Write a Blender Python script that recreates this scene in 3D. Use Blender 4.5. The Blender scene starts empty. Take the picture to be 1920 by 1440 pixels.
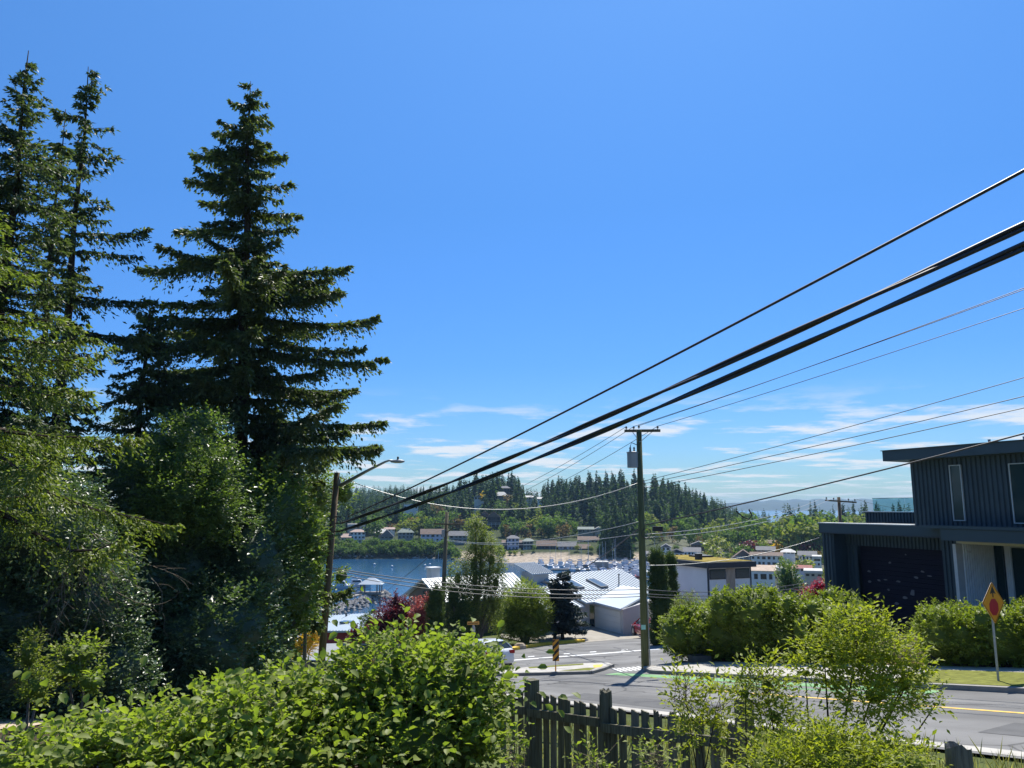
import bpy, math, random
import numpy as np
from mathutils import Vector, Matrix

SC = bpy.context.scene
COL = SC.collection

# ------------------------------------------------------------------ camera, light, exposure
F_PX = 1442.0                      # focal length in pixels of the 1920 px wide photograph
PITCH = math.atan(230 / F_PX)
cam_d = bpy.data.cameras.new('camera')
cam = bpy.data.objects.new('camera', cam_d)
COL.objects.link(cam)
cam.location = (0, 0, 0)           # eye level is z = 0, the yard lies 1.7 m below
cam.rotation_euler = (math.pi / 2 + PITCH, 0, 0)
cam_d.sensor_width = 36
cam_d.lens = 36 * F_PX / 1920
cam_d.clip_start = 0.1
cam_d.clip_end = 60000
SC.camera = cam

SUN_EL = math.radians(56)
SUN_AZ = math.radians(16)          # to the right of the view direction (+Y)
sun_vec = Vector((math.sin(SUN_AZ) * math.cos(SUN_EL), math.cos(SUN_AZ) * math.cos(SUN_EL), math.sin(SUN_EL)))

W = bpy.data.worlds.new('World')
SC.world = W
W.use_nodes = True
nt = W.node_tree
nt.nodes.clear()
N = nt.nodes.new
L = nt.links.new
w_out = N('ShaderNodeOutputWorld')
w_bg = N('ShaderNodeBackground')
w_sky = N('ShaderNodeTexSky')
w_sky.sky_type = 'NISHITA'
w_sky.sun_disc = False
w_sky.sun_elevation = SUN_EL
w_sky.sun_rotation = SUN_AZ
w_sky.altitude = 60
w_sky.air_density = 1.15
w_sky.dust_density = 0.1
w_sky.ozone_density = 2.6
w_bg.inputs['Strength'].default_value = 0.10
w_hs = N('ShaderNodeHueSaturation')
w_hs.inputs['Saturation'].default_value = 1.15
w_hs.inputs['Value'].default_value = 1.0
w_tc = N('ShaderNodeTexCoord')
w_sep = N('ShaderNodeSeparateXYZ')
L(w_tc.outputs['Generated'], w_sep.inputs[0])
w_ramp = N('ShaderNodeValToRGB')                          # the phone's even azure rendering of a clear sky, by elevation all round
cr = w_ramp.color_ramp
cr.elements[0].position = 0.0; cr.elements[0].color = (0.31, 0.46, 0.70, 1)
cr.elements[1].position = 1.0; cr.elements[1].color = (0.60, 0.84, 1.0, 1)
for p_, c_ in ((0.18, (0.29, 0.50, 0.82, 1)), (0.37, (0.38, 0.61, 0.86, 1)), (0.57, (0.57, 0.80, 1.0, 1))):
    e_ = cr.elements.new(p_); e_.color = c_
L(w_sep.outputs['Z'], w_ramp.inputs[0])
w_tint = N('ShaderNodeMix'); w_tint.data_type = 'RGBA'; w_tint.blend_type = 'MULTIPLY'; w_tint.inputs[0].default_value = 1.0
L(w_sky.outputs[0], w_hs.inputs['Color'])
L(w_hs.outputs[0], w_tint.inputs[6]); L(w_ramp.outputs[0], w_tint.inputs[7])
# thin fair-weather clouds low over the horizon, projected on a flat cloud deck
def wmath(op, a, b=None, c=None):
    m = N('ShaderNodeMath'); m.operation = op
    for i, x in enumerate((a, b, c)):
        if x is None: continue
        if isinstance(x, (int, float)): m.inputs[i].default_value = x
        else: L(x, m.inputs[i])
    return m.outputs[0]

def wrange(x, a, b, c=0.0, d=1.0):
    m = N('ShaderNodeMapRange'); m.interpolation_type = 'SMOOTHSTEP'
    L(x, m.inputs['Value'])
    for k, v in (('From Min', a), ('From Max', b), ('To Min', c), ('To Max', d)): m.inputs[k].default_value = v
    return m.outputs[0]

zz = wmath('ADD', wmath('MAXIMUM', w_sep.outputs['Z'], 0.0), 0.045)
cx_ = wmath('DIVIDE', w_sep.outputs['X'], zz)
cy_ = wmath('DIVIDE', w_sep.outputs['Y'], zz)
w_cmb = N('ShaderNodeCombineXYZ')
L(cx_, w_cmb.inputs[0]); L(cy_, w_cmb.inputs[1])
w_n = N('ShaderNodeTexNoise'); w_n.inputs['Scale'].default_value = 0.8
w_n.inputs['Detail'].default_value = 8; w_n.inputs['Roughness'].default_value = 0.6
L(w_cmb.outputs[0], w_n.inputs['Vector'])
cl = wrange(w_n.outputs['Fac'], 0.49, 0.62)
msk = wmath('MULTIPLY', wrange(w_sep.outputs['Z'], 0.09, 0.155, 1.0, 0.0), wrange(w_sep.outputs['Z'], 0.0, 0.03, 0.55, 1.0))
fac = wmath('MULTIPLY', wmath('MULTIPLY', cl, msk), 0.9)
w_mix = N('ShaderNodeMix'); w_mix.data_type = 'RGBA'
L(fac, w_mix.inputs[0]); L(w_tint.outputs[2], w_mix.inputs[6])
w_mix.inputs[7].default_value = (5.2, 5.5, 5.9, 1)
L(w_mix.outputs[2], w_bg.inputs['Color'])
L(w_bg.outputs[0], w_out.inputs[0])

sun_d = bpy.data.lights.new('sun', 'SUN')
sun_d.energy = 4.6
sun_d.angle = math.radians(0.53)
sun_d.color = (1.0, 0.95, 0.86)
sun = bpy.data.objects.new('sun', sun_d)
COL.objects.link(sun)
sun.rotation_euler = (-sun_vec).to_track_quat('-Z', 'Y').to_euler()
sun.location = (0, 0, 40)

SC.view_settings.view_transform = 'Standard'
SC.view_settings.look = 'None'
SC.view_settings.exposure = 0.7
SC.view_settings.gamma = 1.0
SC.view_settings.use_curve_mapping = False
SC.render.engine = 'CYCLES'
SC.cycles.use_denoising = True
SC.cycles.max_bounces = 8
SC.cycles.transmission_bounces = 6
SC.cycles.transparent_max_bounces = 12
SC.cycles.volume_bounces = 0
SC.cycles.caustics_reflective = False
SC.cycles.caustics_refractive = False

R = random.Random(7)
NP = np.random.default_rng(11)

# ------------------------------------------------------------------ picture -> place
CA, SA = math.cos(PITCH), math.sin(PITCH)

def ray(px, py):
    cx = (px - 960) / F_PX
    cy = (720 - py) / F_PX
    y = CA - cy * SA
    return cx / y, (SA + cy * CA) / y

def P(px, py, Y):
    a, b = ray(px, py)
    return Vector((a * Y, Y, b * Y))

def G(px, py, up=0.0):
    """where the sight line meets the sloping street plane"""
    a, b = ray(px, py)
    Y = -3.0 / (b + 0.125 - 0.066 * a)
    return Vector((a * Y, Y, b * Y + up))

def street(X, Y):
    return -3.0 - 0.125 * Y + 0.066 * X

RN = Vector((0.856, 0.518, 0)); RS = Vector((0.518, -0.856, 0))

def rd(n, s, up=0.0):
    """point in road coordinates: n across, s along (towards the right of the camera)"""
    p = RN * n + RS * s
    return Vector((p.x, p.y, street(p.x, p.y) + up))

# ------------------------------------------------------------------ materials
MATS = {}

def mat(name, col, rough=0.6, var=0.15, scale=4.0, bump=0.0, metal=0.0, spec=0.5, stretch=None, detail=4, coat=0.0, col2=None, bscale=None):
    if name in MATS: return MATS[name]
    m = bpy.data.materials.new(name); m.use_nodes = True
    t = m.node_tree; b = t.nodes['Principled BSDF']
    b.inputs['Roughness'].default_value = rough
    b.inputs['Metallic'].default_value = metal
    b.inputs['Specular IOR Level'].default_value = spec
    b.inputs['Coat Weight'].default_value = coat
    tc = t.nodes.new('ShaderNodeTexCoord')
    mp = t.nodes.new('ShaderNodeMapping')
    t.links.new(tc.outputs['Object'], mp.inputs[0])
    if stretch: mp.inputs['Scale'].default_value = stretch
    n = t.nodes.new('ShaderNodeTexNoise'); n.inputs['Scale'].default_value = scale; n.inputs['Detail'].default_value = detail
    t.links.new(mp.outputs[0], n.inputs['Vector'])
    mr = t.nodes.new('ShaderNodeMapRange'); mr.inputs['From Min'].default_value = 0.3; mr.inputs['From Max'].default_value = 0.7
    t.links.new(n.outputs['Fac'], mr.inputs['Value'])
    mx = t.nodes.new('ShaderNodeMix'); mx.data_type = 'RGBA'
    t.links.new(mr.outputs[0], mx.inputs[0])
    c2 = col2 or tuple(min(1, c * (1 + var)) for c in col)
    mx.inputs[6].default_value = tuple(c * (1 - var) for c in col) + (1,)
    mx.inputs[7].default_value = tuple(c2) + (1,)
    t.links.new(mx.outputs[2], b.inputs['Base Color'])
    if bump:
        n2 = t.nodes.new('ShaderNodeTexNoise'); n2.inputs['Scale'].default_value = bscale or scale * 3; n2.inputs['Detail'].default_value = 6
        t.links.new(mp.outputs[0], n2.inputs['Vector'])
        bp = t.nodes.new('ShaderNodeBump'); bp.inputs['Strength'].default_value = bump; bp.inputs['Distance'].default_value = 0.02
        t.links.new(n2.outputs['Fac'], bp.inputs['Height']); t.links.new(bp.outputs[0], b.inputs['Normal'])
    MATS[name] = m
    return m

def leaf_mat(name, c1, c2, trans=0.4, rough=0.45, spec=0.35, tcol=(1.15, 1.3, 0.5)):
    if name in MATS: return MATS[name]
    m = bpy.data.materials.new(name); m.use_nodes = True
    t = m.node_tree; b = t.nodes['Principled BSDF']; o = t.nodes['Material Output']
    b.inputs['Roughness'].default_value = rough
    b.inputs['Specular IOR Level'].default_value = spec
    at = t.nodes.new('ShaderNodeAttribute'); at.attribute_name = 'tint'
    oi = t.nodes.new('ShaderNodeObjectInfo')
    ad = t.nodes.new('ShaderNodeMath'); ad.operation = 'MULTIPLY_ADD'
    t.links.new(oi.outputs['Random'], ad.inputs[0]); ad.inputs[1].default_value = 0.3
    t.links.new(at.outputs['Fac'], ad.inputs[2])
    mx = t.nodes.new('ShaderNodeMix'); mx.data_type = 'RGBA'
    t.links.new(ad.outputs[0], mx.inputs[0])
    mx.inputs[6].default_value = tuple(c1) + (1,); mx.inputs[7].default_value = tuple(c2) + (1,)
    gain = t.nodes.new('ShaderNodeMix'); gain.data_type = 'RGBA'; gain.blend_type = 'MULTIPLY'; gain.inputs[0].default_value = 1
    g_ = 1.0 / (1.0 - 0.8 * trans)            # reflected and transmitted light share the leaf's albedo
    t.links.new(mx.outputs[2], gain.inputs[6]); gain.inputs[7].default_value = (g_, g_, g_, 1)
    t.links.new(gain.outputs[2], b.inputs['Base Color'])
    tr = t.nodes.new('ShaderNodeBsdfTranslucent')
    mm = t.nodes.new('ShaderNodeMix'); mm.data_type = 'RGBA'; mm.blend_type = 'MULTIPLY'; mm.inputs[0].default_value = 1
    t.links.new(gain.outputs[2], mm.inputs[6]); mm.inputs[7].default_value = tuple(tcol) + (1,)
    t.links.new(mm.outputs[2], tr.inputs['Color'])
    ms = t.nodes.new('ShaderNodeMixShader'); ms.inputs[0].default_value = trans
    t.links.new(b.outputs[0], ms.inputs[1]); t.links.new(tr.outputs[0], ms.inputs[2])
    t.links.new(ms.outputs[0], o.inputs['Surface'])
    MATS[name] = m
    return m

def glass_mat(name, col, rough=0.05, alpha=None):
    if name in MATS: return MATS[name]
    m = bpy.data.materials.new(name); m.use_nodes = True
    t = m.node_tree; b = t.nodes['Principled BSDF']
    b.inputs['Base Color'].default_value = tuple(col) + (1,)
    b.inputs['Roughness'].default_value = rough
    b.inputs['Specular IOR Level'].default_value = 0.5
    if alpha is not None:
        tp = t.nodes.new('ShaderNodeBsdfTransparent'); tp.inputs[0].default_value = (0.72, 0.92, 0.93, 1)
        ms = t.nodes.new('ShaderNodeMixShader'); ms.inputs[0].default_value = alpha
        t.links.new(tp.outputs[0], ms.inputs[1]); t.links.new(b.outputs[0], ms.inputs[2])
        t.links.new(ms.outputs[0], t.nodes['Material Output'].inputs['Surface'])
    MATS[name] = m
    return m

# ------------------------------------------------------------------ objects
def worldloc(o):
    v = Vector((0, 0, 0))
    while o is not None:
        v += o.location; o = o.parent
    return v

def tag(o, label=None, cat=None, group=None, kind=None):
    if label: o['label'] = label
    if cat: o['category'] = cat
    if group: o['group'] = group
    if kind: o['kind'] = kind
    return o

def thing(name, label, cat, loc=(0, 0, 0), group=None, rz=0.0):
    o = bpy.data.objects.new(name, None); COL.objects.link(o)
    o.location = loc; o.rotation_euler = (0, 0, rz)
    o.empty_display_size = 0.2
    return tag(o, label, cat, group)

def dup(o, loc=None, rz=None, sc=None, label=None, parent=None):
    c = o.copy(); COL.objects.link(c); c.parent = parent
    if loc is not None: c.location = loc
    if rz is not None: c.rotation_euler = (0, 0, rz)
    if sc is not None: c.scale = (sc, sc, sc) if isinstance(sc, (int, float)) else sc
    if label: c['label'] = label
    for ch in list(o.children): dup(ch, parent=c)
    return c

class MB:
    def __init__(s): s.v = []; s.f = []
    def add(s, vs, fs):
        k = len(s.v); s.v += [tuple(v) for v in vs]; s.f += [tuple(i + k for i in f) for f in fs]; return s
    def hexa(s, p):
        """8 points: bottom ring 0-3, top ring 4-7"""
        return s.add(p, [(3, 2, 1, 0), (4, 5, 6, 7), (0, 1, 5, 4), (1, 2, 6, 5), (2, 3, 7, 6), (3, 0, 4, 7)])
    def box(s, c, d, rz=0.0, M=None):
        x, y, z = d[0] / 2, d[1] / 2, d[2] / 2
        p = [Vector(q) for q in ((-x, -y, -z), (x, -y, -z), (x, y, -z), (-x, y, -z), (-x, -y, z), (x, -y, z), (x, y, z), (-x, y, z))]
        m = M if M is not None else Matrix.Rotation(rz, 3, 'Z')
        return s.hexa([m @ q + Vector(c) for q in p])
    def fbox(s, fr, t0, t1, w0, w1, z0, z1):
        return s.hexa([fr(t0, w0, z0), fr(t1, w0, z0), fr(t1, w1, z0), fr(t0, w1, z0), fr(t0, w0, z1), fr(t1, w0, z1), fr(t1, w1, z1), fr(t0, w1, z1)])
    def slab(s, poly, vec):
        n = len(poly); v = Vector(vec)
        top = [Vector(p) for p in poly]; bot = [p + v for p in top]
        return s.add(top + bot, [tuple(range(n)), tuple(range(2 * n - 1, n - 1, -1))] + [(i, n + i, n + (i + 1) % n, (i + 1) % n) for i in range(n)])
    def face(s, poly): return s.add(poly, [tuple(range(len(poly)))])
    def tube(s, pts, rad, n=6, cap=True):
        pts = [Vector(p) for p in pts]
        if isinstance(rad, (int, float)): rad = [rad] * len(pts)
        k = len(s.v); up = Vector((0, 0, 1))
        for i, p in enumerate(pts):
            d = (pts[min(i + 1, len(pts) - 1)] - pts[max(i - 1, 0)]).normalized()
            a = d.cross(up if abs(d.z) < 0.95 else Vector((1, 0, 0))).normalized(); b = a.cross(d)
            for j in range(n):
                an = 2 * math.pi * j / n
                s.v.append(tuple(p + (a * math.cos(an) + b * math.sin(an)) * rad[i]))
        for i in range(len(pts) - 1):
            for j in range(n):
                s.f.append((k + i * n + j, k + i * n + (j + 1) % n, k + (i + 1) * n + (j + 1) % n, k + (i + 1) * n + j))
        if cap:
            s.f.append(tuple(k + j for j in range(n - 1, -1, -1)))
            s.f.append(tuple(k + (len(pts) - 1) * n + j for j in range(n)))
        return s
    def lathe(s, prof, c=(0, 0, 0), n=10, ax=None):
        M = ax if ax is not None else Matrix.Identity(3)
        k = len(s.v); c = Vector(c)
        for r, z in prof:
            for j in range(n):
                an = 2 * math.pi * j / n
                s.v.append(tuple(M @ Vector((r * math.cos(an), r * math.sin(an), z)) + c))
        for i in range(len(prof) - 1):
            for j in range(n):
                s.f.append((k + i * n + j, k + i * n + (j + 1) % n, k + (i + 1) * n + (j + 1) % n, k + (i + 1) * n + j))
        s.f.append(tuple(k + j for j in range(n - 1, -1, -1)))
        s.f.append(tuple(k + (len(prof) - 1) * n + j for j in range(n)))
        return s
    def build(s, name, m, parent=None, local=False, smooth=False):
        v = s.v
        if parent is not None and not local:
            o = worldloc(parent); v = [(a - o.x, b - o.y, c - o.z) for a, b, c in v]
        off = None
        if parent is None and not local:
            arr = np.array(v); off = ((arr[:, 0].min() + arr[:, 0].max()) / 2, (arr[:, 1].min() + arr[:, 1].max()) / 2, arr[:, 2].min())
            v = (arr - np.array(off)).tolist()
        me = bpy.data.meshes.new(name); me.from_pydata(v, [], s.f); me.update()
        if smooth: me.polygons.foreach_set('use_smooth', [True] * len(me.polygons))
        me.materials.append(m)
        ob = bpy.data.objects.new(name, me); COL.objects.link(ob)
        if parent is not None: ob.parent = parent
        if off: ob.location = off
        return ob

def np_obj(name, V, Fc, m, parent=None, tint=None, loc=None, smooth=False):
    """fast mesh from numpy arrays (all faces with the same vertex count)"""
    V = np.asarray(V, dtype=np.float64); Fc = np.asarray(Fc, dtype=np.int32)
    o = np.array(worldloc(parent)) if parent is not None else (np.array(loc) if loc is not None else np.zeros(3))
    V = V - o
    me = bpy.data.meshes.new(name); k = Fc.shape[1]
    me.vertices.add(len(V)); me.vertices.foreach_set('co', V.astype(np.float32).ravel())
    me.loops.add(Fc.size); me.loops.foreach_set('vertex_index', Fc.ravel())
    me.polygons.add(len(Fc)); me.polygons.foreach_set('loop_start', np.arange(0, Fc.size, k, dtype=np.int32))
    try: me.polygons.foreach_set('loop_total', np.full(len(Fc), k, dtype=np.int32))
    except Exception: pass
    if smooth: me.polygons.foreach_set('use_smooth', np.ones(len(Fc), dtype=bool))
    me.update(calc_edges=True)
    if tint is not None:
        a = me.attributes.new('tint', 'FLOAT', 'POINT'); a.data.foreach_set('value', np.asarray(tint, dtype=np.float32))
    me.materials.append(m)
    ob = bpy.data.objects.new(name, me); COL.objects.link(ob)
    if parent is not None: ob.parent = parent
    elif loc is not None: ob.location = loc
    return ob

def nrm(a): return a / np.maximum(np.linalg.norm(a, axis=-1, keepdims=True), 1e-9)

def leafgeo(base, axis, normal, ln, wd, fold=0.12):
    """folded pointed leaves: 4 vertices, 2 triangles each"""
    axis = nrm(axis); side = nrm(np.cross(axis, normal)); n = np.cross(side, axis)
    ln = np.broadcast_to(np.asarray(ln, float).reshape(-1, 1), (len(base), 1)); wd = np.broadcast_to(np.asarray(wd, float).reshape(-1, 1), (len(base), 1))
    V = np.empty((len(base), 4, 3))
    V[:, 0] = base
    V[:, 1] = base + axis * ln * 0.45 + side * wd * 0.5 + n * wd * fold
    V[:, 2] = base + axis * ln - n * ln * 0.1
    V[:, 3] = base + axis * ln * 0.45 - side * wd * 0.5 + n * wd * fold
    i = np.arange(len(base), dtype=np.int32)[:, None] * 4
    Fc = np.concatenate([i + np.array([[0, 2, 1]]), i + np.array([[0, 3, 2]])], axis=0)
    return V.reshape(-1, 3), Fc

def leafgeo6(base, axis, normal, ln, wd, fold=0.16):
    """rounder leaves with a midrib fold: 7 vertices, 6 triangles each"""
    axis = nrm(axis); side = nrm(np.cross(axis, normal)); n = np.cross(side, axis)
    ln = np.broadcast_to(np.asarray(ln, float).reshape(-1, 1), (len(base), 1)); wd = np.broadcast_to(np.asarray(wd, float).reshape(-1, 1), (len(base), 1))
    V = np.empty((len(base), 7, 3)); mid = base + axis * ln * 0.5
    V[:, 0] = base; V[:, 6] = mid
    for i, (a, w) in enumerate(((0.25, 0.42), (0.62, 0.44))):
        V[:, 1 + i] = base + axis * ln * a + side * wd * w + n * wd * fold
        V[:, 5 - i] = base + axis * ln * a - side * wd * w + n * wd * fold
    V[:, 3] = base + axis * ln - n * ln * 0.12
    i = np.arange(len(base), dtype=np.int32)[:, None] * 7
    Fc = np.concatenate([i + np.array([[t_]]).reshape(1, 3) for t_ in ((0, 6, 1), (1, 6, 2), (2, 6, 3), (3, 6, 4), (4, 6, 5), (5, 6, 0))], axis=0)
    return V.reshape(-1, 3), Fc

def rnd_dir(n, rng=None):
    v = (rng or NP).normal(size=(n, 3)); return nrm(v)

def sprigs(o, d, ln, k, lsize, lwid, jit=0.5, droop=0.0, up=0.9):
    """k leaves along every sprig (origins o, directions d, lengths ln): returns base, axis, normal, length, width, sprig index"""
    S = len(o); t = (np.arange(k) + 0.6) / k
    d = nrm(d); side = nrm(np.cross(d, np.array([0, 0, 1.0])) + 1e-6)
    t = np.broadcast_to(t, (S, k)) + NP.normal(0, 0.04, (S, k))
    ln = np.asarray(ln).reshape(-1, 1)
    base = o[:, None] + d[:, None] * (t * ln)[..., None]
    base[..., 2] -= droop * (t * ln) ** 2
    sg = np.where(np.arange(k) % 2 == 0, 1.0, -1.0)[None, :, None]
    ax = nrm(d[:, None] * 0.75 + side[:, None] * sg * 0.8 + NP.normal(0, jit * 0.6, (S, k, 3)))
    nm = nrm(np.array([0, 0, up]) + NP.normal(0, jit, (S, k, 3)))
    sz = lsize * NP.uniform(0.65, 1.2, (S, k))
    return base.reshape(-1, 3), ax.reshape(-1, 3), nm.reshape(-1, 3), sz.ravel(), (sz * lwid / lsize).ravel(), np.repeat(np.arange(S), k)

def blob_sprigs(blobs, dens, inner=0.3, upb=0.45, spread=0.55, shrink=0.0):
    """sprig origins and directions spread through ellipsoids [(centre, radii)], dens sprigs per square metre of shell"""
    Os, Ds = [], []
    for c, r in blobs:
        r = np.array(r, float); r = np.maximum(r - shrink, 0.45 * r); area = 4 * math.pi * ((r[0] * r[1]) ** 1.6 / 3 + (r[0] * r[2]) ** 1.6 / 3 + (r[1] * r[2]) ** 1.6 / 3) ** (1 / 1.6)
        n = max(8, int(area * dens))
        dv = rnd_dir(n); rad = np.where(NP.random(n) < inner, NP.uniform(0.35, 0.8, n), NP.uniform(0.8, 1.04, n))
        # lumpy surface
        ph = NP.uniform(0, 6.28, 6)
        lump = 1 + 0.16 * np.sin(dv[:, 0] * 5 + ph[0]) * np.sin(dv[:, 2] * 6 + ph[1]) + 0.12 * np.sin(dv[:, 1] * 9 + ph[2]) * np.sin(dv[:, 2] * 8 + ph[3])
        Os.append(np.array(c) + dv * r * (rad * lump)[:, None])
        Ds.append(nrm(dv * 0.8 + np.array([0, 0, upb]) + NP.normal(0, spread, (n, 3))))
    return np.concatenate(Os), np.concatenate(Ds)
# ------------------------------------------------------------------ terrain, water, haze
def ss(a, b, x):
    t = np.clip((x - a) / (b - a), 0, 1); return t * t * (3 - 2 * t)

WATER = -27.5

def px2a(px): return (px - 960) / 1478.0

def ground(X, Y):
    X = np.asarray(X, float); Y = np.asarray(Y, float)
    n = 0.856 * X + 0.518 * Y
    S = -3.0 - 0.125 * Y + 0.066 * np.clip(X, -60, 60)
    bump = 0.66 * (1 - ss(7.5, 13.6, n)) + 0.6 * np.clip(1 - n / 6, 0, 1.3) - 0.06
    z = S + bump
    pad = ss(-12, -6, X) * (1 - ss(17, 24, X)) * ss(57, 65, Y)
    z = z * (1 - pad) + (-10.65) * pad
    up = ss(26.5, 29.5, n) * ss(8, 12, X) * (1 - ss(40, 46, Y)) * (1 - ss(36, 60, n))
    z = z + up * 0.9
    a = X / np.maximum(Y, 1.0)
    d = np.hypot(X, Y)
    z85 = -3.0 - 0.125 * 85 + 0.066 * np.clip(X, -60, 60)
    land = ss(0.205, 0.27, a)
    tgt = -31 * (1 - land) + (-25.8) * land
    t = np.clip((Y - 85) / 105, 0, 1)
    far = (z85 * (1 - pad) + (-10.65) * pad) * (1 - t) + tgt * t
    w = ss(80, 90, Y)
    z = z * (1 - w) + far * w
    # far shore and hill
    pxs = [300, 500, 820, 850, 900, 950, 1000, 1100, 1160, 1200, 1260, 1400]
    ds = np.interp(a, [px2a(p) for p in pxs], [435, 430, 425, 410, 400, 392, 385, 383, 383, 390, 380, 380])
    H = np.interp(a, [px2a(p) for p in [300, 620, 700, 820, 880, 940, 1000, 1060, 1150, 1250, 1300, 1350, 1400, 1500, 1900]],
                  [-9, -9, -11, -7, -4, 3, -8, -7, -4, -8, -13, -17, -20, -21, -21])
    beach = ss(px2a(838), px2a(856), a) * (1 - ss(px2a(1190), px2a(1240), a))
    x = d - ds
    prof_b = np.interp(x, [-20, 0, 14, 40, 70], [-31, WATER, -21.8, -20.2, -19.5])
    prof_s = np.interp(x, [-14, 0, 26, 30, 70], [-31, WATER, -25.2, -23.5, -20.0])
    shore = prof_b * (1 - beach) + prof_s * beach
    flat = np.interp(d, [190, 400, 520, 700], [-25.8, -25.2, -22.5, -20.5])
    shore = shore * (1 - land) + flat * land
    h = ss(455, 650, d)
    hill = shore * (1 - h) + H * h
    drop = ss(680, 900, d); hill = hill - 12 * drop
    back = (1 - ss(px2a(830), px2a(910), a)) * ss(850, 1200, d)
    hill = hill * (1 - back) + 7.0 * back
    sea = ss(1350, 1700, d); hill = hill * (1 - sea) - 36 * sea
    wf = ss(200, 240, d) * (Y > 0)
    z = np.where(Y > 60, z * (1 - wf) + hill * wf, z)
    z = np.where(Y < 0, np.maximum(z, -6), z)
    return z

def gz(x, y): return float(ground(np.array([x]), np.array([y]))[0])

ang = np.concatenate([np.radians(np.arange(-180, -52, 8.0)), np.radians(np.arange(-52, 52, 0.42)), np.radians(np.arange(52, 180, 8.0))])
rad = np.concatenate([[0.0], np.geomspace(1.0, 372, 150), np.arange(376, 700, 4.0), np.geomspace(705, 7000, 60)])
AA, RR = np.meshgrid(ang, rad)
XX = RR * np.sin(AA); YY = RR * np.cos(AA); ZZ = ground(XX, YY)
rough = 0.05 * np.sin(XX * 1.7 + np.sin(YY * 1.3)) * np.sin(YY * 1.9) * (0.856 * XX + 0.518 * YY < 13.0) * (RR < 60)
ZZ = ZZ + rough
na, nr = len(ang), len(rad)
idx = np.arange(na * nr).reshape(nr, na)
q = np.stack([idx[:-1, :], np.roll(idx, -1, 1)[:-1, :], np.roll(idx, -1, 1)[1:, :], idx[1:, :]], -1).reshape(-1, 4)
tm = bpy.data.materials.new('ground_cover'); tm.use_nodes = True
t = tm.node_tree; b = t.nodes['Principled BSDF']; b.inputs['Roughness'].default_value = 0.95; b.inputs['Specular IOR Level'].default_value = 0.1
at = t.nodes.new('ShaderNodeAttribute'); at.attribute_name = 'cover'
tc = t.nodes.new('ShaderNodeTexCoord')
nz = t.nodes.new('ShaderNodeTexNoise'); nz.inputs['Scale'].default_value = 0.6; nz.inputs['Detail'].default_value = 10
t.links.new(tc.outputs['Object'], nz.inputs['Vector'])
mr = t.nodes.new('ShaderNodeMapRange'); mr.inputs['From Min'].default_value = 0.3; mr.inputs['From Max'].default_value = 0.7
mr.inputs['To Min'].default_value = 0.6; mr.inputs['To Max'].default_value = 1.35
t.links.new(nz.outputs['Fac'], mr.inputs['Value'])
mx = t.nodes.new('ShaderNodeMix'); mx.data_type = 'RGBA'; mx.blend_type = 'MULTIPLY'; mx.inputs[0].default_value = 1
t.links.new(at.outputs['Color'], mx.inputs[6]); t.links.new(mr.outputs[0], mx.inputs[7])
t.links.new(mx.outputs[2], b.inputs['Base Color'])
go = np_obj('ground', np.stack([XX, YY, ZZ], -1).reshape(-1, 3), q, tm, smooth=True)
tag(go, kind='structure')
a_ = XX / np.maximum(YY, 1); ncoord = 0.856 * XX + 0.518 * YY
c_grass = np.array([0.085, 0.105, 0.032]); c_soil = np.array([0.06, 0.048, 0.032]); c_hill = np.array([0.045, 0.06, 0.025]); c_sand = np.array([0.36, 0.30, 0.23])
cov = np.zeros(XX.shape + (3,)) + c_grass
m = ((ncoord < 5) & (RR < 60)) | ((ncoord > 26.5) & (RR < 60)); cov[m] = c_soil
cov[RR > 85] = c_hill
m = (RR > 180) & (a_ > 0.2); cov[m] = np.array([0.11, 0.115, 0.075])
m = (ZZ < -24.2) & (RR > 340) & (a_ > px2a(842)) & (a_ < px2a(1215)) & (YY > 0); cov[m] = c_sand
m = (ZZ < -23.5) & (RR > 340) & (a_ < px2a(842)) & (YY > 0); cov[m] = np.array([0.05, 0.05, 0.035])
ca = go.data.color_attributes.new('cover', 'FLOAT_COLOR', 'POINT')
ca.data.foreach_set('color', np.concatenate([cov.reshape(-1, 3), np.ones((na * nr, 1))], 1).astype(np.float32).ravel())

wm = bpy.data.materials.new('sea_water'); wm.use_nodes = True
t = wm.node_tree; b = t.nodes['Principled BSDF']
b.inputs['Base Color'].default_value = (0.010, 0.062, 0.145, 1); b.inputs['Roughness'].default_value = 0.16; b.inputs['Specular IOR Level'].default_value = 0.5
tc = t.nodes.new('ShaderNodeTexCoord'); nz = t.nodes.new('ShaderNodeTexNoise'); nz.inputs['Scale'].default_value = 0.9; nz.inputs['Detail'].default_value = 5
mp = t.nodes.new('ShaderNodeMapping'); mp.inputs['Scale'].default_value = (1, 0.5, 1)
t.links.new(tc.outputs['Object'], mp.inputs[0]); t.links.new(mp.outputs[0], nz.inputs['Vector'])
bp = t.nodes.new('ShaderNodeBump'); bp.inputs['Strength'].default_value = 0.35; bp.inputs['Distance'].default_value = 0.25
t.links.new(nz.outputs['Fac'], bp.inputs['Height']); t.links.new(bp.outputs[0], b.inputs['Normal'])
w_ = MB().face([(-6900, 120, WATER), (6900, 120, WATER), (6900, 7000, WATER), (-6900, 7000, WATER)]).build('water', wm)
tag(w_, kind='structure')

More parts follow.
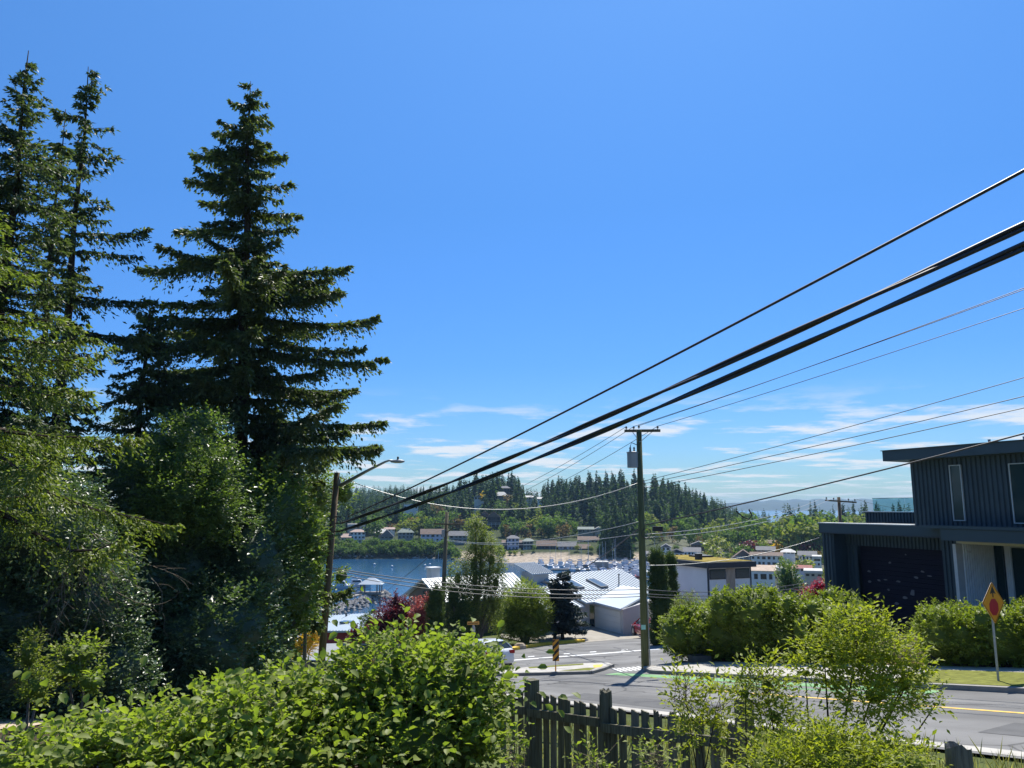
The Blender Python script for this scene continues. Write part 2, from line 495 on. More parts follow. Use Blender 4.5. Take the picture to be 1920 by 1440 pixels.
# distant mountains over the strait
mv, mf = [], []
pxr = np.arange(900, 2500, 6.0)
for layer, (D, base, amp, sd) in enumerate(((6400, 52, 16, 3), (5600, 30, 9, 5))):
    rr = np.random.default_rng(sd)
    hgt = base + amp * np.sin(pxr / 95.0 + sd) * 0.6 + amp * 0.5 * np.sin(pxr / 37.0 + 2 * sd) + rr.normal(0, amp * 0.05, len(pxr)) + 14 * np.exp(-((pxr - 1570) / 60.0) ** 2) * (layer == 0)
    hgt = hgt * np.clip((pxr - 1290) / 110.0, 0.0, 1) + 3
    k = len(mv)
    for i, p in enumerate(pxr):
        a = px2a(p)
        for j, (dd, f) in enumerate(((0, 0), (120, 0.55), (260, 0.8), (420, 1.0), (700, 0.3))):
            Y = D + dd
            mv.append((a * Y, Y, WATER - 2 + (hgt[i] - WATER) * f * (1 + 0.06 * math.sin(i * 0.9 + j * 2))))
    for i in range(len(pxr) - 1):
        for j in range(4):
            q0 = k + i * 5 + j; mf.append((q0, q0 + 5, q0 + 6, q0 + 1))
mo = np_obj('mountains', np.array(mv), np.array(mf), mat('mountain_forest', (0.035, 0.05, 0.03), 0.95, 0.3, 0.01), smooth=True)
tag(mo, kind='structure')

hz = bpy.data.materials.new('haze_air'); hz.use_nodes = True
t = hz.node_tree; t.nodes.clear()
o_ = t.nodes.new('ShaderNodeOutputMaterial'); pv = t.nodes.new('ShaderNodeVolumePrincipled')
pv.inputs['Color'].default_value = (0.45, 0.72, 1.0, 1); pv.inputs['Density'].default_value = 1.0e-4
pv.inputs['Anisotropy'].default_value = 0.0
t.links.new(pv.outputs[0], o_.inputs['Volume'])
hb = MB().box((0, 0, 14), (14600, 14600, 106)).build('haze', hz)
tag(hb, kind='stuff')

# ------------------------------------------------------------------ street surfaces
M_asph = mat('asphalt', (0.185, 0.183, 0.178), 0.9, 0.20, 0.45, 0.3, spec=0.2, detail=12, bscale=60)
def lane_wear(m):
    t = m.node_tree; b = t.nodes['Principled BSDF']; src = b.inputs['Base Color'].links[0].from_socket
    tc = t.nodes.new('ShaderNodeTexCoord'); r1 = t.nodes.new('ShaderNodeMapping'); r1.inputs['Rotation'].default_value = (0, 0, math.atan2(0.856, 0.518))
    r2 = t.nodes.new('ShaderNodeMapping'); r2.inputs['Scale'].default_value = (0.035, 0.9, 1)
    n = t.nodes.new('ShaderNodeTexNoise'); n.inputs['Scale'].default_value = 1.0; n.inputs['Detail'].default_value = 6
    t.links.new(tc.outputs['Object'], r1.inputs[0]); t.links.new(r1.outputs[0], r2.inputs[0]); t.links.new(r2.outputs[0], n.inputs['Vector'])
    mr = t.nodes.new('ShaderNodeMapRange'); mr.inputs['From Min'].default_value = .35; mr.inputs['From Max'].default_value = .65; mr.inputs['To Min'].default_value = .78; mr.inputs['To Max'].default_value = 1.1
    t.links.new(n.outputs['Fac'], mr.inputs['Value'])
    v = t.nodes.new('ShaderNodeTexVoronoi'); v.feature = 'DISTANCE_TO_EDGE'; v.inputs['Scale'].default_value = 0.16
    nd = t.nodes.new('ShaderNodeTexNoise'); nd.inputs['Scale'].default_value = .7; ad = t.nodes.new('ShaderNodeMix'); ad.data_type = 'RGBA'; ad.blend_type = 'LINEAR_LIGHT'; ad.inputs[0].default_value = .9
    t.links.new(tc.outputs['Object'], nd.inputs['Vector']); t.links.new(tc.outputs['Object'], ad.inputs[6]); t.links.new(nd.outputs['Color'], ad.inputs[7]); t.links.new(ad.outputs[2], v.inputs['Vector'])
    cr_ = t.nodes.new('ShaderNodeMapRange'); cr_.inputs['From Min'].default_value = 0.0; cr_.inputs['From Max'].default_value = .012; cr_.inputs['To Min'].default_value = .45; cr_.inputs['To Max'].default_value = 1.0
    t.links.new(v.outputs['Distance'], cr_.inputs['Value'])
    mu = t.nodes.new('ShaderNodeMath'); mu.operation = 'MULTIPLY'; t.links.new(mr.outputs[0], mu.inputs[0]); t.links.new(cr_.outputs[0], mu.inputs[1])
    mx = t.nodes.new('ShaderNodeMix'); mx.data_type = 'RGBA'; mx.blend_type = 'MULTIPLY'; mx.inputs[0].default_value = 1
    t.links.new(src, mx.inputs[6]); t.links.new(mu.outputs[0], mx.inputs[7]); t.links.new(mx.outputs[2], b.inputs['Base Color'])
lane_wear(M_asph)
M_conc = mat('concrete', (0.42, 0.40, 0.36), 0.9, 0.12, 2.0, 0.2, spec=0.2, detail=8, bscale=30)
M_conc2 = mat('driveway_concrete', (0.33, 0.305, 0.26), 0.9, 0.12, 1.4, 0.2, spec=0.2, detail=8, bscale=30)
M_kerb = mat('kerb_concrete', (0.27, 0.26, 0.24), 0.9, 0.15, 3.0, 0.2, spec=0.2)
M_kyel = mat('kerb_yellow_paint', (0.75, 0.50, 0.05), 0.8, 0.2, 3.0)
M_wht = mat('road_paint_white', (0.62, 0.62, 0.60), 0.8, 0.2, 6.0)
M_yel = mat('road_paint_yellow', (0.70, 0.45, 0.08), 0.8, 0.2, 6.0)
M_grn = mat('road_paint_green', (0.14, 0.42, 0.12), 0.85, 0.35, 1.6, detail=10, col2=(0.22, 0.36, 0.19))
M_tar = mat('crack_sealant', (0.05, 0.05, 0.055), 0.8, 0.2, 5.0)
M_lawn = mat('verge_grass', (0.16, 0.17, 0.04), 0.95, 0.35, 5.0, 0.6, spec=0.1, detail=9, bscale=40)
M_mulch = mat('bark_mulch', (0.13, 0.075, 0.045), 0.95, 0.4, 9.0, 0.8, spec=0.1, detail=9, bscale=30)

def sheet(name, pts, m, up):
    ob = MB().face([(p.x, p.y, street(p.x, p.y) + up) for p in pts]).build(name, m)
    return tag(ob, kind='structure')

# main road (from the right of the camera down to the harbour) and the side street
sheet('road', [rd(14.3, 45), rd(21.85, 45), rd(21.85, -24), rd(24.5, -27.5), rd(38, -27.5), rd(60, -22), rd(60, -34), Vector((17, 64, 0)), Vector((6.5, 62.6, 0)), Vector((2.4, 61.2, 0)),
               Vector((-0.7, 56.6, 0)), Vector((-6, 53.5, 0)), Vector((-16, 54, 0)), Vector((-40, 74, 0)), Vector((-46, 66, 0)), rd(14.3, -52)], M_asph, 0.0)

def band(name, n0, n1, s0, s1, m, up): return sheet(name, [rd(n0, s1), rd(n1, s1), rd(n1, s0), rd(n0, s0)], m, up)

band('gutter', 14.45, 14.85, -36, 45, M_conc, 0.004)
band('road_line', 18.78, 18.94, -19, 45, M_yel, 0.004)
band('bike_lane_marking', 20.9, 21.6, -27, -12.8, M_grn, 0.004)
band('bike_lane_marking', 20.2, 20.5, -22, -12.8, M_grn, 0.004)

def gline(name, pts, wpx, m, up):
    top = [G(x, y - wpx / 2) for x, y in pts]; bot = [G(x, y + wpx / 2) for x, y in reversed(pts)]
    return sheet(name, bot[::-1] + top[::-1], m, up) if False else sheet(name, bot + top, m, up)

gline('road_line', [(955, 1238.5), (1100, 1227.5), (1240, 1216.5)], 1.7, M_wht, 0.004)
for x, y in ((996, 1231), (1063, 1225.6), (1112, 1222.2), (1171, 1218.8)):
    gline('road_line', [(x - 6, y + .4), (x + 6, y - .4)], 1.3, M_wht, 0.004)
for pts in ([(1010, 1275), (1090, 1279), (1180, 1285), (1275, 1291)], [(990, 1214), (1040, 1225), (1085, 1233), (1160, 1247)], [(1150, 1214), (1190, 1222)],
            [(1190, 1317), (1235, 1315.5), (1275, 1317)], [(1010, 1235), (1080, 1233), (1150, 1230)], [(1560, 1330), (1640, 1338)]):
    gline('crack', pts, 1.0, M_tar, 0.008)
M_patch = mat('asphalt_patch', (0.115, 0.115, 0.115), 0.9, 0.15, 2.0, 0.3, spec=0.2, detail=8, bscale=60)
for q in ([rd(16.2, -9), rd(17.6, -9), rd(17.6, -5.5), rd(16.2, -5.5)], [rd(15.3, -22), rd(16.4, -22.3), rd(16.5, -16), rd(15.2, -16)], [G(1045, 1243), G(1120, 1239), G(1128, 1243.5), G(1050, 1247)]):
    sheet('road_patch', q, M_patch, 0.005)
for q in (G(1068, 1218), G(1210, 1232)):
    tag(MB().lathe([(0.36, 0), (0.36, 0.006), (0.30, 0.006)], (q.x, q.y, street(q.x, q.y) + .005), 16).build('manhole_cover', M_tar), kind='structure')
for i in range(7):
    x = 1146 + i * 9.2; y = 1256.5 - i * 0.75
    sheet('crossing_stripe', [G(x + 17, y + 3.2), G(x + 22.5, y + 2.8), G(x + 6, y - 3.2), G(x, y - 2.8)], M_wht, 0.004)

def raised(name, pts, m, h=0.13):
    poly = [Vector((p.x, p.y, street(p.x, p.y) + h)) for p in pts]
    ob = MB().slab(poly, (0, 0, -h - 0.1)).build(name, m)
    return tag(ob, kind='structure')

def kerb(pts, m=M_kerb, h=0.135, w=0.16, name='kerb'):
    mb = MB(); pts = [Vector((p.x, p.y, street(p.x, p.y))) for p in pts]
    for a, b in zip(pts[:-1], pts[1:]):
        d = (b - a); d.z = 0; d.normalize(); s = Vector((d.y, -d.x, 0)) * w / 2
        mb.hexa([a - s - Vector((0, 0, .1)), a + s - Vector((0, 0, .1)), b + s - Vector((0, 0, .1)), b - s - Vector((0, 0, .1)),
                 a - s + Vector((0, 0, h)), a + s + Vector((0, 0, h)), b + s + Vector((0, 0, h)), b - s + Vector((0, 0, h))])
    return tag(mb.build(name, m), kind='structure')

raised('sidewalk', [rd(22.02, 45), rd(26.7, 45), rd(26.7, -12), rd(25.6, -26.6), rd(22.9, -26.6), rd(22.02, -25.3)], M_conc, 0.125)
kerb([rd(21.93, 45), rd(21.93, -25.2), rd(22.85, -26.7), rd(25.5, -26.9)])
lawn = sheet('verge', [rd(22.15, 45), rd(25.3, 45), rd(25.3, -15), rd(22.15, -15)], M_lawn, 0.135)
sheet('planting_bed', [rd(25.7, -26.4), rd(26.75, -12), rd(27.0, 12), rd(34, 12), rd(34, -24), rd(29.5, -26.6)], M_mulch, 0.15)
isl = [(930, 1268), (1038, 1265.5), (1108, 1263.8), (1130, 1257.5), (1149, 1250), (1140, 1247.2), (1096, 1248), (990, 1255.5), (930, 1262)]
raised('traffic_island', [G(*p) for p in isl], M_conc, 0.12)
kerb([G(*p) for p in isl[:5]], h=0.13)
sheet('verge', [G(993, 1258.3), G(1094, 1251.5), G(1094, 1248.8), G(990, 1255.6)], M_lawn, 0.126)
sheet('verge', [G(1047, 1263.6), G(1106, 1262.3), G(1117, 1257.6), G(1100, 1257.4)], M_lawn, 0.126)
sheet('tactile_paving', [G(1114, 1257.2), G(1127, 1256), G(1131, 1251), G(1112, 1252.2)], mat('tactile_yellow', (0.75, 0.47, 0.04), 0.7, 0.1), 0.128)
kerb([Vector((-14, 52.6, 0)), Vector((-6, 53.2, 0)), Vector((-0.6, 56.5, 0)), Vector((2.45, 61.3, 0)), Vector((5.6, 62.4, 0))], M_kyel, 0.22, 0.42)
tag(MB().face([(2.5, 61.4, -10.55), (6.2, 62.6, -10.42), (13.5, 63.2, -10.42), (15, 68, -10.56), (14, 84, -10.58), (0, 84, -10.58), (-1, 66, -10.6)]).build('driveway', M_conc2), kind='structure')
# ------------------------------------------------------------------ foliage materials
F_SPR = leaf_mat('spruce_needles', (0.032, 0.058, 0.038), (0.105, 0.125, 0.045), 0.38, 0.5, 0.3)
F_SPRY = leaf_mat('spruce_needles_young', (0.046, 0.080, 0.028), (0.170, 0.195, 0.036), 0.42, 0.5, 0.3)
F_HOLLY = leaf_mat('glossy_dark_leaves', (0.036, 0.070, 0.054), (0.098, 0.140, 0.064), 0.34, 0.36, 0.55)
F_MAPLE = leaf_mat('broad_leaves', (0.048, 0.085, 0.030), (0.130, 0.170, 0.042), 0.45, 0.4, 0.5)
F_BRAMB = leaf_mat('bramble_leaves', (0.082, 0.120, 0.028), (0.200, 0.225, 0.050), 0.48, 0.5, 0.22, (1.2, 1.4, 0.42))
F_SHRUB = leaf_mat('shrub_leaves', (0.095, 0.128, 0.022), (0.215, 0.235, 0.040), 0.48, 0.5, 0.2, (1.35, 1.4, 0.38))
F_LAUR = leaf_mat('hedge_leaves', (0.055, 0.092, 0.018), (0.185, 0.212, 0.034), 0.42, 0.45, 0.25, (1.25, 1.4, 0.38))
F_CEDAR = leaf_mat('cedar_sprays', (0.025, 0.050, 0.018), (0.075, 0.110, 0.028), 0.3, 0.6, 0.2)
F_BIRCH = leaf_mat('birch_leaves', (0.075, 0.100, 0.030), (0.165, 0.185, 0.050), 0.45, 0.45, 0.35)
F_GOLD = leaf_mat('golden_leaves', (0.34, 0.24, 0.02), (0.55, 0.40, 0.04), 0.4, 0.5, 0.3, (1.2, 1.1, 0.5))
F_RED = leaf_mat('dark_red_leaves', (0.045, 0.010, 0.016), (0.13, 0.025, 0.035), 0.35, 0.45, 0.35, (1.5, 0.7, 0.7))
F_PINK = leaf_mat('pink_red_leaves', (0.12, 0.030, 0.035), (0.32, 0.11, 0.09), 0.4, 0.45, 0.35, (1.3, 0.8, 0.7))
F_CRIM = leaf_mat('crimson_leaves', (0.12, 0.008, 0.030), (0.28, 0.022, 0.06), 0.4, 0.4, 0.4, (1.4, 0.6, 0.7))
F_BLUE = leaf_mat('blue_spruce_needles', (0.020, 0.036, 0.040), (0.060, 0.085, 0.085), 0.15, 0.55, 0.3)
F_YEL = leaf_mat('willow_leaves', (0.12, 0.14, 0.03), (0.22, 0.23, 0.05), 0.4, 0.5, 0.3)
F_GRASS = leaf_mat('dry_grass_blades', (0.10, 0.12, 0.035), (0.34, 0.29, 0.15), 0.4, 0.6, 0.2)
M_BARK = mat('spruce_bark', (0.055, 0.042, 0.032), 0.95, 0.35, 3.0, 0.7, stretch=(6, 6, 0.8), spec=0.1)
M_BARKG = mat('grey_bark', (0.16, 0.145, 0.125), 0.9, 0.3, 5.0, 0.4, stretch=(4, 4, 1), spec=0.1)
M_TWIG = mat('dead_twigs', (0.23, 0.19, 0.14), 0.9, 0.25, 6.0, spec=0.1)

def leaf_obj(name, parts, m, parent, tint=None):
    """parts: list of (base, axis, normal, length, width[, tint])"""
    B = np.concatenate([p[0] for p in parts]); A = np.concatenate([p[1] for p in parts]); Nn = np.concatenate([p[2] for p in parts])
    l = np.concatenate([np.broadcast_to(p[3], len(p[0])) for p in parts]); w = np.concatenate([np.broadcast_to(p[4], len(p[0])) for p in parts])
    V, Fc = leafgeo(B, A, Nn, l, w)
    if tint is None: tint = NP.beta(1.6, 2.4, len(B))
    return np_obj(name, V, Fc, m, parent, np.repeat(tint, 4))

# ------------------------------------------------------------------ big conifers
def spruce(name, label, base, top_z, prof, trunk_r, m, seed, ws=0.42, nb=5, bare_to=0.0, droop=0.10, dens=1.0, zmin=None, extra=(), hang=0.5, nl=(0.165, 0.072), lean=(0, 0), group=None, sun_tint=True):
    """prof: list of (z, radius); branches in whorls with hanging side twigs carrying needle sprays"""
    g = np.random.default_rng(seed)
    bx, by, bz = base
    root = thing(name, label, 'tree', base, group)
    H = top_z - bz
    def axis(z):
        f = (z - bz) / H
        return np.array([bx + lean[0] * f + 0.05 * math.sin(z * 0.9 + seed), by + lean[1] * f, z])
    tr = MB()
    zs = np.linspace(bz - 0.4, top_z, 16)
    tr.tube([axis(z) for z in zs], [max(0.012, trunk_r * (1 - (z - bz) / H) ** 0.8) for z in zs], 8)
    tr.build('trunk', M_BARK, root, smooth=True)
    wood = MB(); parts = []
    pz = [p[0] for p in prof]; pr = [p[1] for p in prof]
    z = top_z - 0.25
    blist = []
    z0 = zmin if zmin is not None else bz + 1.5
    while z > z0:
        r = float(np.interp(z, pz[::-1], pr[::-1]))
        k = nb if r > 1.0 else 4
        a0 = g.uniform(0, 6.28); jz = 0.22
        for j in range(k):
            an = a0 + j * 6.283 / k + g.normal(0, 0.25)
            if g.random() < 0.10: continue
            ln = r * g.uniform(0.38, 1.18) * (1 + 0.28 * math.sin(z * 1.3 + 2 * an + seed) * math.sin(z * 0.7 + seed))
            if g.random() < 0.16: ln *= 0.4
            blist.append((z + g.normal(0, ws * 0.6), an, ln, None if g.random() < 0.6 else g.uniform(-0.30, 0.14)))
        z -= ws * g.uniform(0.75, 1.25)
    for e in extra: blist.append(e)
    for zb, an, ln, rise in blist:
        if ln < 0.18: continue
        o = axis(zb); f = (zb - bz) / H
        d = np.array([math.sin(an), math.cos(an), 0.0])
        up0 = (0.45 * max(0, f - 0.55) / 0.45 - 0.10 * max(0, 0.6 - f)) if rise is None else rise
        n = max(4, int(ln / 0.15))
        t = np.linspace(0.08, 1, n)
        crv = o + d * (ln * t)[:, None]
        dr_ = droop * g.uniform(0.2, 2.4)
        crv[:, 2] += ln * (up0 * t - dr_ * 2.2 * t ** 1.5 + dr_ * g.uniform(1.2, 2.4) * t ** 3) + g.normal(0, 0.04, n)
        side = np.array([d[1], -d[0], 0])
        crv += side * (0.08 * ln * np.sin(t * 3 + an * 5))[:, None]
        if ln > 0.7: wood.tube(crv[:: max(1, n // 5)], list(np.linspace(0.010 + 0.012 * ln, 0.006, len(crv[:: max(1, n // 5)]))), 4, cap=False)
        # side twigs
        tw_l = 0.16 + 0.26 * min(ln, 4.0) * (1 - t) ** 0.6 * np.clip(t * 3.5, 0.3, 1)
        reps = max(1, int(round(2 * dens)))
        for sgn in (-1, 1):
            for rp in range(reps):
                keep = g.random(n) < 0.9
                b0 = crv[keep]; tl = tw_l[keep] * g.uniform(0.45, 1.5, keep.sum()) * (0.75 + 0.5 * np.sin(t[keep] * g.uniform(6, 14) + g.uniform(0, 6)))
                if len(b0) == 0: continue
                dd = nrm(d * 0.7 + side * sgn * g.uniform(0.35, 1.0, (len(b0), 1)) + np.array([0, 0, -1]) * hang * g.uniform(0.0, 1.5, (len(b0), 1)) + g.normal(0, 0.12, (len(b0), 3)))
                k = max(2, int(np.mean(tl) / (0.5 * nl[0])))
                tt = (np.arange(k) + 0.3) / k
                bb = b0[:, None] + dd[:, None] * (tl[:, None] * tt)[..., None]
                bb[..., 2] -= 0.22 * (tl[:, None] * tt) ** 2
                ax = nrm(dd[:, None] + g.normal(0, 0.35, bb.shape))
                nm = nrm(np.array([0, 0, 0.7]) + g.normal(0, 0.6, bb.shape))
                sz = nl[0] * g.uniform(0.7, 1.35, bb.shape[:2])
                parts.append((bb.reshape(-1, 3), ax.reshape(-1, 3), nm.reshape(-1, 3), sz.ravel(), (sz * nl[1] / nl[0]).ravel(), np.repeat(t[keep], k)))
    if wood.v: wood.build('branches', M_BARK, root)['kind'] = 'stuff'
    tp = np.concatenate([p[5] for p in parts])
    tint = np.clip(NP.beta(1.5, 3.0, len(tp)) + 0.35 * (tp ** 3) * (NP.random(len(tp)) < 0.6), 0, 1)
    leaf_obj('crown', parts, m, root, tint)['kind'] = 'stuff'
    return root

def pz(px, py, Y): return P(px, py, Y)

# the tall spruce standing clear against the sky
Y0 = 33.0
def at_(px, py, Y): p = P(px, py, Y); return p
tp = P(468, 152, Y0); bx = P(463, 900, Y0)
def prof_px(rows, px0, Y):
    return [(P(px0, y, Y).z, w * Y / F_PX * 1.0) for y, w in rows]
sp_prof = prof_px([(150, 6), (200, 36), (270, 62), (340, 84), (430, 100), (490, 148), (560, 184), (640, 200), (720, 192), (800, 206), (880, 198), (950, 180), (1100, 165), (1250, 130)], 468, Y0)
m1 = Y0 / F_PX
E1 = [(P(466, y, Y0).z, math.pi / 2 + da, w * m1, rise) for y, w, da, rise in
      ((515, 200, 0.1, 0.14), (600, 250, -0.1, 0.07), (655, 268, 0.05, 0.0), (560, 215, 0.35, 0.0), (800, 262, 0.0, 0.1), (850, 268, 0.2, 0.05), (830, 250, -0.35, 0.0), (440, 90, 0.1, .2), (400, 78, -.2, .15))]
E1 += [(P(466, y, Y0).z, -math.pi / 2 + da, w * m1, rise) for y, w, da, rise in ((300, 115, 0.1, 0.18), (345, 122, 0, 0.1), (430, 150, 0.1, 0.05), (490, 200, -0.1, 0.02), (255, 70, 0.1, 0.3))]
spruce('spruce_tree', 'tallest dark spruce with long drooping branches standing clear against the sky', (bx.x, Y0, gz(bx.x, Y0)), tp.z, sp_prof, 0.44, F_SPR, 3, ws=0.42, nb=5, extra=E1, lean=(tp.x - bx.x, 0), dens=3.4, zmin=P(468, 1120, Y0).z, droop=0.06, hang=0.8, nl=(0.185, 0.09))

# two slimmer, thinner trees to its left
Y1 = 27.0
tp = P(122, 125, Y1); bb = P(128, 600, Y1)
pr = prof_px([(125, 8), (200, 36), (300, 56), (380, 58), (450, 66), (520, 58), (600, 54), (720, 75), (900, 90)], 130, Y1)
m2 = Y1 / F_PX
E2 = [(P(128, y, Y1).z, math.pi / 2 + da, w * m2, rise) for y, w, da, rise in ((440, 145, 0.1, 0.12), (470, 120, -0.3, 0.0), (395, 70, 0.2, 0.1), (300, 68, .1, .1), (560, 150, 0.1, -0.02), (620, 170, 0.2, -.05))]
spruce('thin_fir_tree', 'slim sparse fir with bare trunk showing between two fuller conifers', (bb.x, Y1, gz(bb.x, Y1)), tp.z, pr, 0.26, F_SPR, 8, ws=0.6, nb=4, extra=E2, lean=(-0.1, 0), zmin=P(130, 900, Y1).z, droop=0.06, hang=0.8, dens=2.8)
tp = P(84, 205, 25.0); bb = P(88, 600, 25.0)
pr = prof_px([(205, 5), (260, 26), (330, 40), (420, 44), (520, 38), (620, 34), (800, 70)], 88, 25.0)
spruce('thin_fir_tree', 'second slim fir with crooked top close behind the left edge conifer', (bb.x, 25.0, gz(bb.x, 25.0)), tp.z, pr, 0.17, F_SPR, 9, ws=0.6, nb=4, lean=(-0.1, 0), zmin=P(88, 800, 25.0).z, droop=0.06, hang=0.8, dens=2.8)
# left edge conifers
tp = P(2, 95, 22.0); bb = P(-10, 700, 22.0)
pr = prof_px([(95, 4), (150, 40), (210, 62), (300, 80), (420, 105), (520, 105), (620, 120), (760, 160), (900, 180)], 0, 22.0)
spruce('fir_tree', 'bushy green fir cut off by the left edge of the view', (bb.x, 22.0, gz(bb.x, 22.0)), tp.z, pr, 0.26, F_SPR, 12, ws=0.32, nb=6, zmin=P(0, 950, 22.0).z, dens=3.2, nl=(0.13, 0.055))
bb = P(-70, 800, 16.5)
pr = [(P(0, y, 16.5).z, w * 16.5 / F_PX) for y, w in ((400, 60), (460, 130), (520, 120), (600, 170), (640, 240), (760, 290), (860, 320), (960, 350), (1060, 300))]
E4 = [(P(0, y, 16.5).z, math.pi / 2 + da, w * 16.5 / F_PX, rise) for y, w, da, rise in ((640, 250, 0.15, 0.02), (800, 330, 0.0, -0.05), (600, 190, -0.4, 0.05), (860, 420, 0.1, -0.1), (930, 420, 0.35, -0.12), (720, 290, .3, -.05))]
spruce('spruce_tree', 'nearest spruce with yellow green new tips hanging in from the left edge', (bb.x, 16.5, gz(bb.x, 16.5)), P(-70, 385, 16.5).z, pr, 0.28, F_SPRY, 21, ws=0.62, nb=5, extra=E4, zmin=P(0, 1010, 16.5).z, droop=0.12, hang=0.9, nl=(0.095, 0.042), dens=2.6)
# another spruce that closes the gap behind
bb = P(262, 800, 30.0)
pr = prof_px([(560, 10), (640, 70), (720, 110), (820, 130), (950, 150), (1100, 150)], 262, 30.0)
spruce('spruce_tree', 'shorter bronze tinged spruce between the thin fir and the tall spruce', (bb.x, 30.0, gz(bb.x, 30.0)), P(262, 555, 30.0).z, pr, 0.26, F_SPR, 33, ws=0.42, nb=5, zmin=P(262, 1150, 30.0).z, hang=0.9, dens=2.8)

# ------------------------------------------------------------------ broadleaf crowns
def core_ball(c, r, nu=14, nv=9):
    th = np.linspace(0, 2 * np.pi, nu, endpoint=False); ph = np.linspace(0.15, np.pi - 0.15, nv)
    T, Q = np.meshgrid(th, ph)
    j = NP.uniform(0.72, 1.1, T.shape)
    V = np.stack([c[0] + r[0] * j * np.cos(T) * np.sin(Q), c[1] + r[1] * j * np.sin(T) * np.sin(Q), c[2] + r[2] * j * np.cos(Q)], -1).reshape(-1, 3)
    i = np.arange(nu * nv).reshape(nv, nu); a = i[:-1]; b = np.roll(i, -1, 1)[:-1]; cc = np.roll(i, -1, 1)[1:]; d = i[1:]
    F = np.concatenate([np.stack([a, b, cc], -1).reshape(-1, 3), np.stack([a, cc, d], -1).reshape(-1, 3)])
    return V, F

def broadleaf(name, label, base, blobs, m, dens, k, ls, lw, slen, cat='tree', trunk_r=0.12, stems=None, inner=0.3, group=None, bark=None, droop=0.0, extra_parts=None, crown='crown', spread=0.55, upb=0.45, singles=0, lai=1.7, core=0.55):
    root = thing(name, label, cat, base, group)
    o, d = blob_sprigs(blobs, lai / (k * ls * lw * 0.55), inner, upb, spread, slen * 0.55)
    keep = o[:, 2] > ground(o[:, 0], o[:, 1]) + 0.05
    o, d = o[keep], d[keep]
    sl_ = slen * NP.uniform(0.6, 1.3, len(o)) * np.where(NP.random(len(o)) < 0.025, 1.5, 1.0)
    B, A, Nn, l, w, si = sprigs(o, d, sl_, k, ls, lw, droop=droop)
    fs = (0.7 + 0.65 * NP.random(len(o)) ** 1.5)[si]; l = l * fs; w = w * fs
    tint = np.clip(NP.beta(1.8, 2.6, len(B)) * 0.8 + 0.35 * NP.random(len(o))[si], 0, 1)
    mb = MB(); b = Vector(base)
    for c, r in (stems or [(bl[0], None) for bl in blobs]):
        c = Vector(c); mid = b.lerp(c, 0.5) + Vector((R.uniform(-.1, .1), R.uniform(-.1, .1), 0.1))
        mb.tube([b - Vector((0, 0, 0.2)), mid, c], [trunk_r, trunk_r * 0.7, trunk_r * 0.25], 6, cap=False)
    if cat in ('bush', 'shrub', 'sapling', 'weed'):      # the twigs that carry the outer leaves
        for q in np.argsort(-(o[:, 2] + NP.normal(0, .25, len(o))))[:600 if singles else 50]:
            p0 = Vector(o[q]) - Vector(d[q]) * slen * 0.9; p1 = Vector(o[q]) + Vector(d[q]) * float(sl_[q]) * 0.97
            mb.tube([p0, p1], [0.003, 0.0013] if ls < 0.1 else [0.006, 0.003], 3, cap=False)
    mb.build('trunk' if cat == 'tree' else 'stems', bark or M_BARKG, root, smooth=True)
    sel = np.zeros(len(B), bool)
    if singles:
        # the leaves that show largest are leaves of their own
        dist = np.linalg.norm(B, axis=1)
        out = 0.0
        score = l / dist * np.abs((Nn * nrm(-B)).sum(1) * 0.6 + 0.4) * (1 + 0.5 * ((B - np.array(b)) @ np.array([0, -1, 0.6])) / 3.0)
        sel[np.argsort(-score)[:singles]] = True
        me = None
        for i in np.nonzero(sel)[0]:
            if me is None:
                V, Fc = leafgeo6(np.zeros((1, 3)), np.array([[0, 1.0, 0]]), np.array([[0, 0, 1.0]]), 1.0, lw / ls)
                lo = np_obj('leaf', V, Fc, m, root, np.full(7, 0.35)); me = lo.data
            else:
                lo = bpy.data.objects.new('leaf', me); COL.objects.link(lo); lo.parent = root
            y = Vector(A[i]).normalized(); x = y.cross(Vector(Nn[i])).normalized(); z = x.cross(y)
            lo.matrix_basis = Matrix.Translation(Vector(B[i]) - b) @ Matrix((x, y, z)).transposed().to_4x4() @ Matrix.Scale(float(l[i]), 4)
    parts = [(B[~sel], A[~sel], Nn[~sel], l[~sel], w[~sel])]; tint = tint[~sel]
    if extra_parts: 
        parts += extra_parts; tint = np.concatenate([tint] + [NP.beta(1.8, 2.6, len(p[0])) for p in extra_parts])
    B = np.concatenate([p[0] for p in parts]); A = np.concatenate([p[1] for p in parts]); Nn = np.concatenate([p[2] for p in parts])
    V, Fc = (leafgeo6 if singles else leafgeo)(B, A, Nn, np.concatenate([p[3] for p in parts]), np.concatenate([p[4] for p in parts]))
    tv = np.repeat(tint, 7 if singles else 4)
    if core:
        for c, r in blobs:          # solid lumpy core added to block see-through, inner shade put into its dark tint
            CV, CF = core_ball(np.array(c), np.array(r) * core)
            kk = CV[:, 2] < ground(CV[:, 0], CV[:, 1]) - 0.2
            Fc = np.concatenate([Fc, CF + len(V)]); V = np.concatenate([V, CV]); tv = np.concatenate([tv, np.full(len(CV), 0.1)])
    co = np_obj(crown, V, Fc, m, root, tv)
    co['kind'] = 'stuff'
    return root

def bl(px, py, Y, rx, rz, ry=None):
    """ellipsoid at a place given by sight line and distance, radii in photograph pixels"""
    k = Y / F_PX * 1.02
    return (tuple(P(px, py, Y)), (rx * k, (ry or rx) * k, rz * k))

